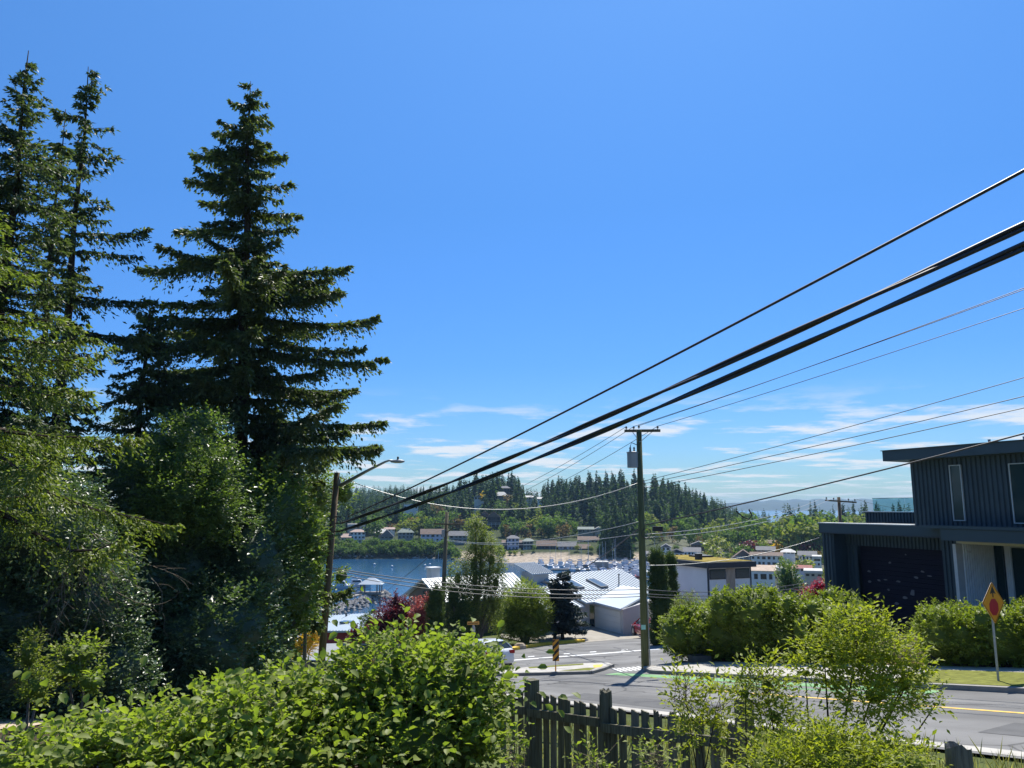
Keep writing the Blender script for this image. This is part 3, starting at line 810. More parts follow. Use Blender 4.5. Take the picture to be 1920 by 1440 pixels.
# dark evergreen mass under the conifers
Yh = 27.0
b0 = P(330, 1250, Yh)
broadleaf('holly_tree', 'big dark glossy leaved evergreen filling the shade under the tall spruce', (b0.x, Yh, gz(b0.x, Yh)),
          [bl(330, 930, Yh, 120, 110), bl(300, 1090, Yh, 140, 130), bl(400, 1200, Yh - 1, 130, 120), bl(250, 1250, Yh - 1, 130, 110), bl(360, 860, Yh + 1, 80, 90), bl(180, 1080, Yh, 90, 150), bl(470, 1080, Yh + .5, 80, 130), bl(330, 1280, Yh - 1, 150, 60)],
          F_HOLLY, 12.5, 6, 0.15, 0.085, 0.5, lai=1.9, core=0.72, trunk_r=0.2, inner=0.25)
b0 = P(530, 1250, 29.5)
broadleaf('maple_tree', 'broad shadowed leafy tree beside the leaning lamp pole', (b0.x, 29.5, gz(b0.x, 29.5)),
          [bl(500, 990, 29.5, 95, 110), bl(535, 1085, 29.5, 70, 110), bl(455, 1170, 29.5, 105, 110), bl(566, 1020, 30, 46, 80), bl(430, 960, 29, 70, 90), bl(548, 1120, 30, 44, 60), bl(455, 1250, 29.5, 88, 60)],
          F_MAPLE, 11, 6, 0.16, 0.10, 0.5, lai=1.9, core=0.72, trunk_r=0.18, inner=0.25)
b0 = P(80, 1250, 20.0)
broadleaf('ivy_thicket', 'dark ivy clad thicket at the left edge below the spruce branches', (b0.x, 20, gz(b0.x, 20)),
          [bl(70, 1010, 20, 120, 130), bl(30, 1150, 20, 110, 130), bl(150, 1130, 21, 110, 140), bl(40, 1270, 19.5, 110, 100), bl(190, 1260, 21, 90, 90)],
          F_HOLLY, 16, 6, 0.11, 0.065, 0.4, lai=2.2, core=0.7, cat='thicket', trunk_r=0.1, inner=0.25)
b0 = P(340, 1000, 25.0)
broadleaf('bay_tree', 'sunlit grey green leafy tree crown in front of the tall spruce trunk', (b0.x, 25.5, gz(b0.x, 25.5)),
          [bl(325, 825, 25.5, 42, 40), bl(392, 800, 25.5, 30, 34), bl(275, 875, 25.0, 56, 42), bl(405, 885, 25.5, 48, 60), bl(350, 790, 25.8, 20, 26), bl(432, 850, 25.6, 22, 30), bl(345, 930, 25, 85, 75), bl(410, 960, 25.2, 50, 60), bl(300, 980, 25, 60, 60)],
          F_MAPLE, 14, 6, 0.11, 0.062, 0.45, trunk_r=0.10, inner=0.3, lai=1.4, core=0.4, stems=[(tuple(P(345, 980, 26.5)), None)])
b0 = P(155, 1290, 17.5)
broadleaf('hazel_shrub', 'fresh green hazel sprouting in the shade under the evergreens', (b0.x, 17.5, gz(b0.x, 17.5)),
          [bl(150, 1225, 17.5, 45, 28), bl(125, 1260, 17.3, 40, 26), bl(170, 1280, 17.3, 36, 28)],
          F_BRAMB, 12, 5, 0.11, 0.075, 0.35, cat='shrub', trunk_r=0.03, inner=0.1)
b0 = P(55, 1320, 15.5)
broadleaf('laurel_shrub', 'small sunlit evergreen shrub beside the dirt path', (b0.x, 15.5, gz(b0.x, 15.5)),
          [bl(55, 1225, 15.5, 26, 45), bl(70, 1290, 15.4, 32, 38)], F_LAUR, 16, 5, 0.07, 0.035, 0.25, cat='shrub', trunk_r=0.03)
b0 = P(575, 1150, 37.0)
broadleaf('alder_tree', 'light leafed tree growing up behind the leaning lamp pole', (b0.x, 37.0, gz(b0.x, 37.0)),
          [bl(590, 930, 37, 44, 60), bl(645, 925, 37, 26, 30), bl(575, 1010, 37, 40, 60), bl(640, 1080, 37, 18, 18), bl(590, 1110, 37, 36, 60), bl(560, 1150, 37, 30, 40)], F_MAPLE, 10, 6, 0.15, 0.09, 0.45, trunk_r=0.1, inner=0.2, stems=[(tuple(P(578, 1000, 37)), None)])
# dead hanging twigs under the nearest spruce
tw = thing('dead_branch', 'bare grey dead branch with fine twigs hanging under the spruce', 'branch', P(190, 1010, 16.0))
mb = MB()
def twig(p, d, ln, r, depth):
    q = [p]; dd = Vector(d)
    for i in range(4):
        dd = (dd + Vector((R.gauss(0, .25), R.gauss(0, .25), R.gauss(-.08, .2)))).normalized(); q.append(q[-1] + dd * ln / 4)
        if depth > 0 and R.random() < 0.95: twig(q[-1], (dd + Vector((R.gauss(0, .7), R.gauss(0, .5), R.gauss(-.1, .5)))).normalized(), ln * 0.6, r * 0.6, depth - 1)
    mb.tube(q, [r * (1 - 0.2 * i) for i in range(5)], 3, cap=False)
for i in range(9): twig(P(R.uniform(120, 215), R.uniform(985, 1030), 15.8), (R.uniform(-.3, .6), R.uniform(-.4, .2), R.uniform(-1, -.3)), R.uniform(.8, 1.5), 0.011, 2)
mb.build('twigs', M_TWIG, tw)['kind'] = 'stuff'

# ------------------------------------------------------------------ foreground brambles and shrubs
b0 = P(760, 1330, 9.6)
broadleaf('salmonberry_bush', 'large lush green bush rising behind the end of the picket fence', (b0.x, 9.6, gz(b0.x, 9.6)),
          [bl(745, 1275, 9.7, 120, 92), bl(850, 1290, 9.5, 110, 92), bl(655, 1320, 9.6, 105, 85), bl(790, 1380, 9.2, 150, 95), bl(870, 1390, 9.3, 72, 90), bl(600, 1390, 9.3, 110, 80), bl(905, 1280, 9.6, 44, 55)],
          F_BRAMB, 62, 6, 0.085, 0.058, 0.30, cat='bush', trunk_r=0.022, inner=0.25, singles=300, crown='foliage', bark=M_TWIG)
b0 = P(380, 1420, 8.2)
broadleaf('bramble_bush', 'low sunlit bramble spreading along the bottom left corner', (b0.x, 8.2, gz(b0.x, 8.2)),
          [bl(420, 1360, 8.4, 130, 72), bl(270, 1400, 8.0, 130, 62), bl(120, 1420, 7.6, 120, 55), bl(520, 1330, 8.9, 100, 75), bl(380, 1450, 7.9, 150, 70), bl(560, 1420, 8.6, 110, 80), bl(20, 1450, 7.4, 90, 45)],
          F_BRAMB, 68, 6, 0.082, 0.056, 0.28, cat='bush', trunk_r=0.02, inner=0.25, singles=300, crown='foliage', bark=M_TWIG)
b0 = P(1545, 1440, 7.0)
broadleaf('ocean_spray_shrub', 'tall yellow green shrub with dark stem beyond the picket fence', (b0.x, 7.2, gz(b0.x, 7.2)),
          [bl(1610, 1192, 7.2, 70, 62), bl(1545, 1225, 7.2, 66, 50), bl(1660, 1230, 7.3, 66, 54), bl(1640, 1305, 7.1, 92, 52), bl(1695, 1285, 7.2, 54, 42), bl(1718, 1250, 7.2, 34, 28), bl(1510, 1262, 7.2, 40, 30), bl(1755, 1320, 7.2, 26, 16)],
          F_SHRUB, 150, 7, 0.052, 0.021, 0.20, lai=1.7, core=0.2, cat='shrub', trunk_r=0.016, inner=0.25, crown='foliage', bark=M_BARK)
b0 = P(1440, 1440, 6.7)
broadleaf('ocean_spray_shrub', 'smaller bushy shrub around the fourth fence post', (b0.x, 6.9, gz(b0.x, 6.9)),
          [bl(1438, 1285, 6.9, 52, 56), bl(1455, 1345, 6.9, 56, 50), bl(1398, 1300, 6.9, 34, 44)],
          F_SHRUB, 150, 7, 0.05, 0.02, 0.18, lai=1.5, core=0.2, cat='shrub', trunk_r=0.012, inner=0.25, crown='foliage', bark=M_BARK)
b0 = P(1580, 1500, 6.0)
broadleaf('spirea_shrub', 'low olive green shrub in the bottom right before the broken post', (b0.x, 6.2, gz(b0.x, 6.2)),
          [bl(1560, 1440, 6.2, 120, 62), bl(1460, 1450, 6.1, 85, 58), bl(1680, 1440, 6.2, 80, 52), bl(1545, 1395, 6.3, 62, 44)],
          F_SHRUB, 150, 7, 0.048, 0.018, 0.18, cat='shrub', trunk_r=0.012, inner=0.25, crown='foliage', bark=M_BARK)
b0 = P(1310, 1480, 7.4)
broadleaf('sapling', 'thin upright sapling with pale leaves in front of the pickets', (b0.x, 7.4, gz(b0.x, 7.4)),
          [bl(1285, 1305, 7.4, 44, 56), bl(1345, 1320, 7.4, 48, 44), bl(1310, 1370, 7.4, 52, 40), bl(1365, 1365, 7.4, 34, 34)],
          F_SHRUB, 55, 6, 0.06, 0.023, 0.20, lai=1.3, core=0, cat='sapling', trunk_r=0.010, inner=0.3, crown='foliage', bark=M_BARK)
for px, py, Yw, w, h, lab in ((965, 1420, 8.6, 30, 48, 'weedy green plant at the foot of the fence beside the big bush'), (1110, 1440, 8.2, 40, 40, 'weedy tuft low in front of the second fence post'), (1235, 1425, 7.6, 45, 45, 'leafy weed in front of the torn pickets')):
    b0 = P(px, py + 60, Yw)
    broadleaf('weed', lab, (b0.x, Yw, min(gz(b0.x, Yw), b0.z)), [bl(px, py, Yw, w, h)], F_BRAMB, 60, 6, 0.055, 0.028, 0.2, lai=0.9, core=0, cat='weed', trunk_r=0.006, inner=0.3, crown='foliage', bark=M_TWIG)

# tall dry grass along the bank between fence and road
gn = 9000
nn = NP.uniform(6.4, 14.2, gn); sn = NP.uniform(-14, 14, gn)
gx = nn * 0.856 + sn * 0.518; gy = nn * 0.518 - sn * 0.856
kp = gy > 2; gx, gy = gx[kp], gy[kp]
gb = np.stack([gx, gy, ground(gx, gy) - 0.02], -1)
V, Fc = leafgeo(gb, nrm(np.stack([NP.normal(0, .3, len(gx)), NP.normal(0, .3, len(gx)), np.ones(len(gx))], -1)), rnd_dir(len(gx)), NP.uniform(0.15, 0.5, len(gx)), 0.012)
tag(np_obj('grass', V, Fc, F_GRASS, None, np.repeat(NP.random(len(gx)), 4)), kind='stuff')

# ------------------------------------------------------------------ hedges and street trees
def line_blobs(p, q, n, r, h, zf=0.55, jit=0.2):
    out = []
    for i in range(n):
        f = i / (n - 1); x = p[0] + (q[0] - p[0]) * f; y = p[1] + (q[1] - p[1]) * f; z = gz(x, y)
        hh = h * R.uniform(0.9, 1.1)
        out.append(((x + R.uniform(-jit, jit), y + R.uniform(-jit, jit), z + hh * zf), (r * R.uniform(.9, 1.15), r * R.uniform(.9, 1.15), hh * (1 - zf) + 0.05)))
        out.append(((x + R.uniform(-jit, jit), y + R.uniform(-jit, jit), z + hh * 0.3), (r * 1.1, r * 1.1, hh * 0.42)))
    return out

def hedge_blobs(p, q, n, r, h):
    out = []
    for i in range(n):
        f = i / (n - 1); x = p[0] + (q[0] - p[0]) * f; y = p[1] + (q[1] - p[1]) * f; z = gz(x, y); hh = h * R.uniform(.9, 1.05)
        out.append(((x, y, z + hh * .45), (r * R.uniform(.85, 1.05), r * R.uniform(.85, 1.05), hh * .5)))
        for k in range(5):
            an = R.uniform(0, 6.28); rr = r * R.uniform(.35, .95); zz_ = hh * R.uniform(.45, .98) * (1 - .25 * rr / r)
            s_ = R.uniform(.32, .55); out.append(((x + rr * math.cos(an), y + rr * math.sin(an), z + zz_), (s_, s_, s_ * 1.15)))
    return out
hb_ = hedge_blobs((8.6, 36.9), (12.7, 31.2), 8, 1.35, 2.85)
hb_ += [bl(1270, 1190, 36.0, 34, 40), bl(1420, 1145, 33.5, 45, 44), bl(1360, 1140, 34.5, 34, 36), bl(1395, 1118, 34.2, 16, 18), bl(1440, 1116, 33.6, 14, 16)]
broadleaf('laurel_hedge', 'clipped sunlit hedge running beside the sidewalk right of the utility pole', (10.8, 33.8, gz(10.8, 33.8)), hb_, F_LAUR, 26, 6, 0.13, 0.062, 0.22, cat='hedge', trunk_r=0.05, inner=0.15, crown='foliage', lai=1.45, core=0.8)
hb_ = hedge_blobs((15.0, 27.5), (19.6, 20.5), 9, 1.2, 2.25)
broadleaf('laurel_hedge', 'bushy hedge behind the yellow stop ahead sign by the dark house', (17.2, 24.2, gz(17.2, 24.2)), hb_, F_LAUR, 28, 6, 0.115, 0.055, 0.2, cat='hedge', trunk_r=0.05, inner=0.15, crown='foliage', lai=1.45, core=0.8)
b0 = P(1290, 1150, 44)
broadleaf('shrub', 'loose yellow green shrub behind the hedge end by the columnar cedars', (b0.x, 44, gz(b0.x, 44)), [bl(1290, 1150, 44, 32, 36), bl(1330, 1160, 43, 30, 34)], F_BIRCH, 14, 6, 0.1, 0.05, 0.35, cat='shrub', trunk_r=0.05, crown='foliage')
b0 = P(1350, 1130, 36.5)
broadleaf('young_conifer', 'small yellow green conifer tip poking over the hedge', (b0.x, 37.5, gz(b0.x, 37.5)), [bl(1344, 1125, 37.5, 9, 24), bl(1344, 1150, 37.5, 14, 24)], F_SPRY, 22, 6, 0.1, 0.04, 0.25, cat='tree', trunk_r=0.04)
b0 = P(1236, 1200, 60)
broadleaf('low_shrub', 'small dark shrub beside the red car', (b0.x, 60, gz(b0.x, 60)), [bl(1237, 1180, 60, 13, 14)], F_LAUR, 12, 5, 0.1, 0.05, 0.3, cat='shrub', trunk_r=0.04, crown='foliage')

def column(name, label, px, ytop, ybot, Y, w, m, group=None, dens=22):
    t0 = P(px, ytop, Y); bz = gz(t0.x, Y); H = t0.z - bz; r = w * Y / F_PX / 2
    n = max(3, int(H / (r * 1.2)))
    blobs = [((t0.x + R.uniform(-.1, .1) * r, Y + R.uniform(-.1, .1) * r, bz + H * (i + 0.5) / n), (r * (1.0 - 0.35 * max(0, i / n - .55) / .45), r * (1.0 - 0.35 * max(0, i / n - .55) / .45), H / n * 0.95)) for i in range(n)]
    return broadleaf(name, label, (t0.x, Y, bz), blobs, m, dens, 6, 0.13, 0.045, 0.3, trunk_r=0.08, lai=2.6, core=0.8, inner=0.15, group=group, upb=1.3, spread=0.3, stems=[((t0.x, Y, bz + H * .8), None)])

column('columnar_cedar', 'wider dark columnar cedar between the utility pole and the white flat house', 1233, 1040, 1180, 52, 44, F_CEDAR, 'columnar cedars')
column('columnar_cedar', 'narrow columnar cedar right behind the wider one against the white flat house', 1255, 1044, 1170, 54, 34, F_CEDAR, 'columnar cedars')
column('columnar_cedar', 'dark columnar cedar by the far pole beside the pink red tree', 817, 1108, 1200, 55, 38, F_CEDAR, 'columnar cedars')
b0 = P(890, 1190, 60)
broadleaf('weeping_birch', 'tall pale weeping birch right of the far utility pole', (b0.x, 60, gz(b0.x, 60)),
          [bl(892, 985, 60, 17, 26), bl(903, 1015, 60, 26, 34), bl(921, 1050, 60, 26, 40), bl(888, 1060, 60, 22, 42), bl(858, 1085, 60, 22, 44), bl(930, 1095, 60, 20, 44), bl(898, 1110, 59.6, 26, 46), bl(870, 1135, 59.6, 30, 34), bl(925, 1140, 60, 18, 30)],
          F_BIRCH, 9, 8, 0.14, 0.06, 0.6, trunk_r=0.16, inner=0.25, droop=1.1, upb=-0.3, spread=0.5, lai=2.1, core=0.25)
b0 = P(860, 1190, 57)
broadleaf('cypress_tree', 'drooping dark green tree beside the far pole and street name sign', (b0.x, 57.5, gz(b0.x, 57.5)), [bl(850, 1120, 57.5, 26, 50), bl(862, 1165, 57.5, 34, 36)], F_CEDAR, 12, 7, 0.15, 0.05, 0.6, trunk_r=0.14, droop=0.8, upb=-0.2, lai=1.5, core=0.4)
b0 = P(985, 1205, 62.5)
broadleaf('round_tree', 'round yellow green tree behind the yellow kerb left of the blue spruce', (b0.x, 62.5, gz(b0.x, 62.5)),
          [bl(985, 1128, 62.5, 42, 38), bl(960, 1160, 62.5, 34, 42), bl(1010, 1155, 62.5, 28, 42), bl(985, 1175, 62.2, 40, 30)], F_LAUR, 13, 7, 0.13, 0.06, 0.45, trunk_r=0.16, inner=0.25)
b0 = P(735, 1180, 58)
broadleaf('red_maple', 'dark red maple in front of the brown gable house', (b0.x, 58, gz(b0.x, 58)), [bl(738, 1168, 58, 38, 40), bl(752, 1148, 58, 24, 30), bl(715, 1182, 58, 28, 30), bl(742, 1128, 58, 9, 18)], F_RED, 13, 6, 0.15, 0.08, 0.4, trunk_r=0.1)
b0 = P(788, 1180, 57)
broadleaf('pink_leaved_tree', 'pink red leaved tree between the dark maple and columnar cedar', (b0.x, 57, gz(b0.x, 57)), [bl(790, 1152, 57, 22, 30), bl(785, 1184, 57, 24, 34), bl(803, 1128, 57, 9, 16)], F_PINK, 13, 6, 0.14, 0.07, 0.35, trunk_r=0.08)
b0 = P(664, 1200, 62)
broadleaf('plum_shrub', 'small purple shrub at the corner of the red walled building', (b0.x, 62, gz(b0.x, 62)), [bl(665, 1195, 62, 12, 22)], F_RED, 14, 6, 0.14, 0.07, 0.3, cat='shrub', trunk_r=0.05, crown='foliage')
b0 = P(694, 1175, 62)
broadleaf('round_hedge', 'dark clipped hedge behind the purple shrub', (b0.x, 62.5, gz(b0.x, 62.5)), [bl(696, 1172, 62.5, 22, 26)], F_CEDAR, 12, 6, 0.13, 0.06, 0.3, cat='hedge', trunk_r=0.05, crown='foliage')
b0 = P(572, 1220, 48)
broadleaf('golden_shrub', 'golden yellow shrub against the red walled building', (b0.x, 48, gz(b0.x, 48)), [bl(573, 1202, 47, 24, 28), bl(590, 1190, 47, 14, 17), bl(560, 1220, 47, 16, 18)], F_GOLD, 18, 6, 0.12, 0.06, 0.3, cat='shrub', trunk_r=0.04, crown='foliage')
b0 = P(1527, 1130, 40)
broadleaf('crimson_maple', 'crimson maple tucked against the left corner of the dark house', (b0.x, 40, gz(b0.x, 40)), [bl(1527, 1118, 40, 22, 24), bl(1540, 1105, 40, 15, 20), bl(1516, 1132, 40, 14, 14)], F_CRIM, 26, 6, 0.1, 0.05, 0.3, trunk_r=0.06)
b0 = P(1480, 1100, 110)
broadleaf('broad_tree', 'dark leafy tree standing between the white flat house and the dark house', (b0.x, 110, gz(b0.x, 110)), [bl(1475, 1080, 110, 22, 30), bl(1488, 1108, 110, 26, 26)], F_MAPLE, 4, 7, 0.3, 0.15, 0.7, trunk_r=0.2)

# blue spruce with two bare stems by the driveway
bs = P(1048, 1205, 64)
for dx in (-0.75, 0.75):
    pass
bsp = [(P(0, y, 64).z, w * 64 / F_PX) for y, w in ((1074, 4), (1085, 13), (1105, 25), (1130, 34), (1150, 40), (1168, 42), (1184, 30))]
sproot = spruce('blue_spruce', 'blue grey spruce with bare lower stems beside the garage driveway', (bs.x + 0.3, 64, gz(bs.x, 64)), P(1055, 1073, 64).z, bsp, 0.16, F_BLUE, 44, ws=0.26, nb=7, zmin=P(0, 1184, 64).z, dens=2.6, nl=(0.28, 0.15), droop=0.03, hang=0.25)
MB().tube([(bs.x - 0.35, 64.1, gz(bs.x, 64) - 0.2), (bs.x - 0.3, 64.1, gz(bs.x, 64) + 1.5), (bs.x + 0.1, 64.1, gz(bs.x, 64) + 3)], [0.14, 0.12, 0.05], 7).build('trunk', M_BARK, sproot)
# ------------------------------------------------------------------ poles, wires, signs
M_POLEG = mat('weathered_pole_wood', (0.145, 0.125, 0.085), 0.9, 0.25, 3.0, 0.4, stretch=(8, 8, 0.6), spec=0.15)
M_POLEB = mat('brown_pole_wood', (0.17, 0.125, 0.08), 0.9, 0.25, 3.0, 0.4, stretch=(8, 8, 0.6), spec=0.15)
M_POLEN = mat('green_treated_wood', (0.105, 0.12, 0.062), 0.9, 0.25, 3.0, 0.4, stretch=(8, 8, 0.6), spec=0.15)
M_GALV = mat('galvanised_steel', (0.36, 0.38, 0.39), 0.5, 0.12, 8.0, metal=0.6)
M_GREYP = mat('grey_paint', (0.30, 0.33, 0.35), 0.5, 0.08, 4.0)
M_BLK = mat('black_rubber', (0.012, 0.013, 0.02), 0.6, 0.2, 8.0)
M_WIRE = mat('dark_cable', (0.03, 0.03, 0.035), 0.5, 0.2, 5.0)
M_WIREL = mat('aluminium_cable', (0.42, 0.43, 0.42), 0.45, 0.15, 5.0, metal=0.3)
M_PORC = mat('porcelain', (0.16, 0.17, 0.18), 0.3, 0.1, 5.0)
M_YSIGN = mat('sign_yellow', (0.72, 0.30, 0.015), 0.45, 0.05, 3.0)
M_RSIGN = mat('sign_red', (0.42, 0.012, 0.03), 0.45, 0.05, 3.0)
M_KSIGN = mat('sign_black', (0.012, 0.012, 0.012), 0.5, 0.1, 3.0)
M_SBACK = mat('sign_back_aluminium', (0.45, 0.46, 0.46), 0.5, 0.08, 4.0, metal=0.4)

def wire(label, pts, sag, r, m=M_WIRE, n=20, bundle=0, name='power_line', cat='cable'):
    """pts: anchor points; sag in metres between each pair"""
    path = []
    for a, b, sg in zip(pts[:-1], pts[1:], sag if isinstance(sag, (list, tuple)) else [sag] * (len(pts) - 1)):
        for i in range(n if (a, b) != (pts[-2], pts[-1]) else n + 1):
            t = i / n; p = Vector(a).lerp(Vector(b), t); p.z -= 4 * sg * t * (1 - t); path.append(p)
    if not bundle:
        o = MB().tube(path, r, 5).build(name, m, smooth=True)
        return tag(o, label, cat)
    root = thing(name, label, cat, path[0])
    for k in range(bundle):
        q = [p + Vector((math.cos(6.283 * (k / bundle) + i * 0.7), 0.3 * math.sin(6.283 * k / bundle + i * .7), math.sin(6.283 * (k / bundle) + i * 0.7))) * r * 0.95 for i, p in enumerate(path)]
        MB().tube(q, r, 5).build('strand', m, root, smooth=True)
    return root

# --- pole on the left with the street lamp
pb = P(599, 1262, 34.0); pb.z = gz(pb.x, pb.y); pt = P(632, 886, 34.0)
LP = thing('utility_pole', 'leaning wooden utility pole with a street lamp arm among the left trees', 'utility pole', pb)
MB().tube([pb - Vector((0, 0, .4)), pb.lerp(pt, .5), pt], [0.165, 0.15, 0.125], 12).build('pole', M_POLEB, LP, smooth=True)
MB().tube([P(637, 911, 33.9), P(690, 882, 33.8), P(722, 866, 33.7), P(729, 863.5, 33.7), P(738, 863.5, 33.7)], [0.085, 0.065, 0.05, 0.045, 0.04], 8).build('lamp_arm', M_GALV, LP, smooth=True)
lh = P(746, 865, 33.7)
hd = MB().lathe([(0.02, -0.34), (0.10, -0.28), (0.15, -0.1), (0.15, 0.12), (0.09, 0.26), (0.03, 0.3)], lh, 12, Matrix.Rotation(math.pi / 2, 3, 'Y') @ Matrix.Scale(0.55, 3, Vector((1, 0, 0)))).build('lamp_head', M_GREYP, LP, smooth=True)
MB().lathe([(0.04, 0), (0.04, 0.06), (0.045, 0.06), (0.045, 0.12), (0.02, 0.14)], lh + Vector((0, 0, 0.07)), 8).build('photocell', M_BLK, hd)
MB().box(P(636, 905, 33.9), (0.12, 0.1, 0.3)).build('bracket', M_GALV, LP)
for y in (969, 981, 996): MB().tube([P(617, y, 34), P(640, y, 33.85)], [0.025, 0.03], 6).build('cable_bracket', M_BLK, LP)

# --- main pole by the hedge
pb = G(1210, 1254); pt = P(1198, 806, pb.y - 0.1)
MP = thing('utility_pole', 'tall greenish utility pole with crossarm and transformer at the corner', 'utility pole', pb)
MB().tube([pb - Vector((0, 0, .4)), pb.lerp(pt, .5), pt], [0.175, 0.15, 0.12], 14).build('pole', M_POLEN, MP, smooth=True)
ya = pb.y
def arm(parent, a, b, m, sec=(0.10, 0.12), name='crossarm'):
    d = (b - a); ln = d.length; d.normalize(); s = Vector((-d.y, d.x, 0)).normalized(); u = d.cross(s) * -1 if d.cross(s).z < 0 else d.cross(s)
    M = Matrix((d, s, u)).transposed()
    return MB().box((a + b) / 2, (ln, sec[0], sec[1]), M=M).build(name, m, parent)
A0, A1 = P(1171, 808.5, ya + 0.75), P(1236, 808, ya - 0.65)
arm(MP, A0 + Vector((0, -.15, 0)), A1 + Vector((0, -.15, 0)), M_POLEG)
def insul(parent, p, h=0.16, r=0.055):
    MB().lathe([(0.02, 0), (0.02, h * .35), (r, h * .35), (r * .8, h * .6), (r, h * .6), (r * .5, h), (0.01, h)], p, 8).build('insulator', M_PORC, parent, smooth=True)
ins = [A0.lerp(A1, .04) + Vector((0, -.15, .06)), A0.lerp(A1, .26) + Vector((0, -.15, .06)), A0.lerp(A1, .94) + Vector((0, -.15, .06)), pt + Vector((0, 0, .05))]
for p in ins: insul(MP, p)
for s_ in (.22, .78): MB().tube([A0.lerp(A1, s_) + Vector((0, -.16, -.05)), pb.lerp(pt, .945) + Vector((0, -.16, 0))], 0.015, 5).build('brace', M_GALV, MP)
tc_ = P(1186.5, 877, ya - 0.1)
tb = MB().lathe([(0.24, 0), (0.25, 0.03), (0.25, 0.66), (0.27, 0.67), (0.27, 0.71), (0.12, 0.75)], tc_, 16).build('transformer', M_GREYP, MP, smooth=False)
for dx in (-.1, .08): MB().lathe([(.03, 0), (.05, .05), (.03, .1), (.05, .15), (.02, .22)], tc_ + Vector((dx, 0, .73)), 8).build('bushing', M_PORC, tb)
MB().tube([tc_ + Vector((.25, 0, .15)), tc_ + Vector((.42, 0, .15))], 0.04, 6).build('mount', M_GALV, MP)
MB().tube([P(1183, 846, ya - .2), P(1182, 836, ya - .2), P(1184, 830, ya - .2), P(1189, 832, ya - .2), P(1198, 836, ya - .1)], 0.02, 5).build('cutout', M_PORC, MP)
MB().tube([pb + Vector((.20, -.12, -.2)), P(1214, 1130, ya - .15), P(1211.5, 1118, ya - .1)], 0.028, 6).build('conduit', M_GALV, MP)
MB().box(P(1206.5, 1176, ya - .18), (0.19, 0.02, 0.2)).build('notice', mat('pale_teal_plate', (0.32, 0.62, 0.55), 0.5, 0.05), MP)
for y in (905, 985): MB().lathe([(.155, 0), (.155, .06)], P(1203, y, ya), 14).build('band', M_GALV, MP)
lp = [P(1212 + 9 * math.cos(t), 1000 + 9 * math.sin(t), ya - .2) for t in np.linspace(0, 6.0, 14)]
MB().tube(lp, 0.018, 5).build('cable_coil', M_WIRE, MP)

# --- second pole further down the road
pb2 = P(826, 1200, 58); pb2.z = gz(pb2.x, pb2.y); pt2 = P(838, 960, 58)
QP = thing('utility_pole', 'grey utility pole with crossarm beside the weeping birch', 'utility pole', pb2)
MB().tube([pb2 - Vector((0, 0, .4)), pt2], [0.18, 0.13], 12).build('pole', M_POLEG, QP, smooth=True)
B0, B1 = P(816, 982, 58.4), P(870, 984, 57.4)
arm(QP, B0 + Vector((0, -.2, 0)), B1 + Vector((0, -.2, 0)), M_POLEG)
for t_ in (.02, .5, .7, .97): insul(QP, B0.lerp(B1, t_) + Vector((0, -.2, .06)), 0.2, 0.06)
MB().tube([P(836, 1000, 57.8), P(852, 987, 57.7)], 0.04, 5).build('brace', M_POLEG, QP)
MB().box(P(831, 1000, 57.7), (.22, .2, .5)).build('fuse_box', M_GREYP, QP)
# --- far pole behind the dark house
pt3 = P(1572.5, 932, 62); pb3 = Vector((pt3.x, 62, gz(pt3.x, 62)))
FP = thing('utility_pole', 'far utility pole with wide crossarm rising behind the dark house', 'utility pole', pb3)
MB().tube([pb3, pt3], [0.17, 0.12], 10).build('pole', M_POLEB, FP, smooth=True)
C0, C1 = P(1545, 938, 62.3), P(1604, 942, 61.5)
arm(FP, C0 + Vector((0, -.2, 0)), C1 + Vector((0, -.2, 0)), M_POLEG)
for t_ in (.05, .28, .75, .95): insul(FP, C0.lerp(C1, t_) + Vector((0, -.2, .06)), 0.2, 0.07)

# --- wires along the near side of the road, over the camera
def road_off(p, s): return Vector((p.x + 0.518 * s, p.y - 0.856 * s, 0))
def edge_pt(px, py, from_p, s):      # point s metres up the road from a pole, at the height it is seen
    q = road_off(from_p, s); a, b = ray(px, py); return Vector((q.x, q.y, b * q.y))
LPT = Vector((pb.x, pb.y, 0))
lp0 = P(640, 970, 34.0)
def upline(px0, py0, pyE, over, ext):
    a = P(px0, py0, 34.0)
    # follow the road direction until the sight line at the right edge is crossed, then go on behind the camera
    k = ray(1920, pyE)[0]; s = (k * a.y - a.x) / (0.518 + k * 0.856)
    e = road_off(a, s); e.z = ray(1920, pyE)[1] * e.y
    end = a + (e - a) * ext; return a, e, end
for lab, px0, py0, pyE, sg, r, bd in (('upper single black cable running from the lamp pole over the road edge', 652, 969, 320, 0.16, 0.028, 0),
                                      ('upper twin black cable bundle sweeping up to the right edge', 640, 981, 424, 0.22, 0.036, 2),
                                      ('lower twin black cable bundle sweeping up to the right edge', 634, 997, 462, 0.24, 0.036, 2)):
    a, e, end = upline(px0, py0, pyE, 0, 1.35)
    S_ = sg * 1.9; t_ = 1 / 1.35
    end.z = a.z + (e.z - a.z + 4 * S_ * t_ * (1 - t_)) / t_      # so that the sagging span passes the seen point
    o = wire(lab, [a, end], S_, r, bundle=bd, n=34)
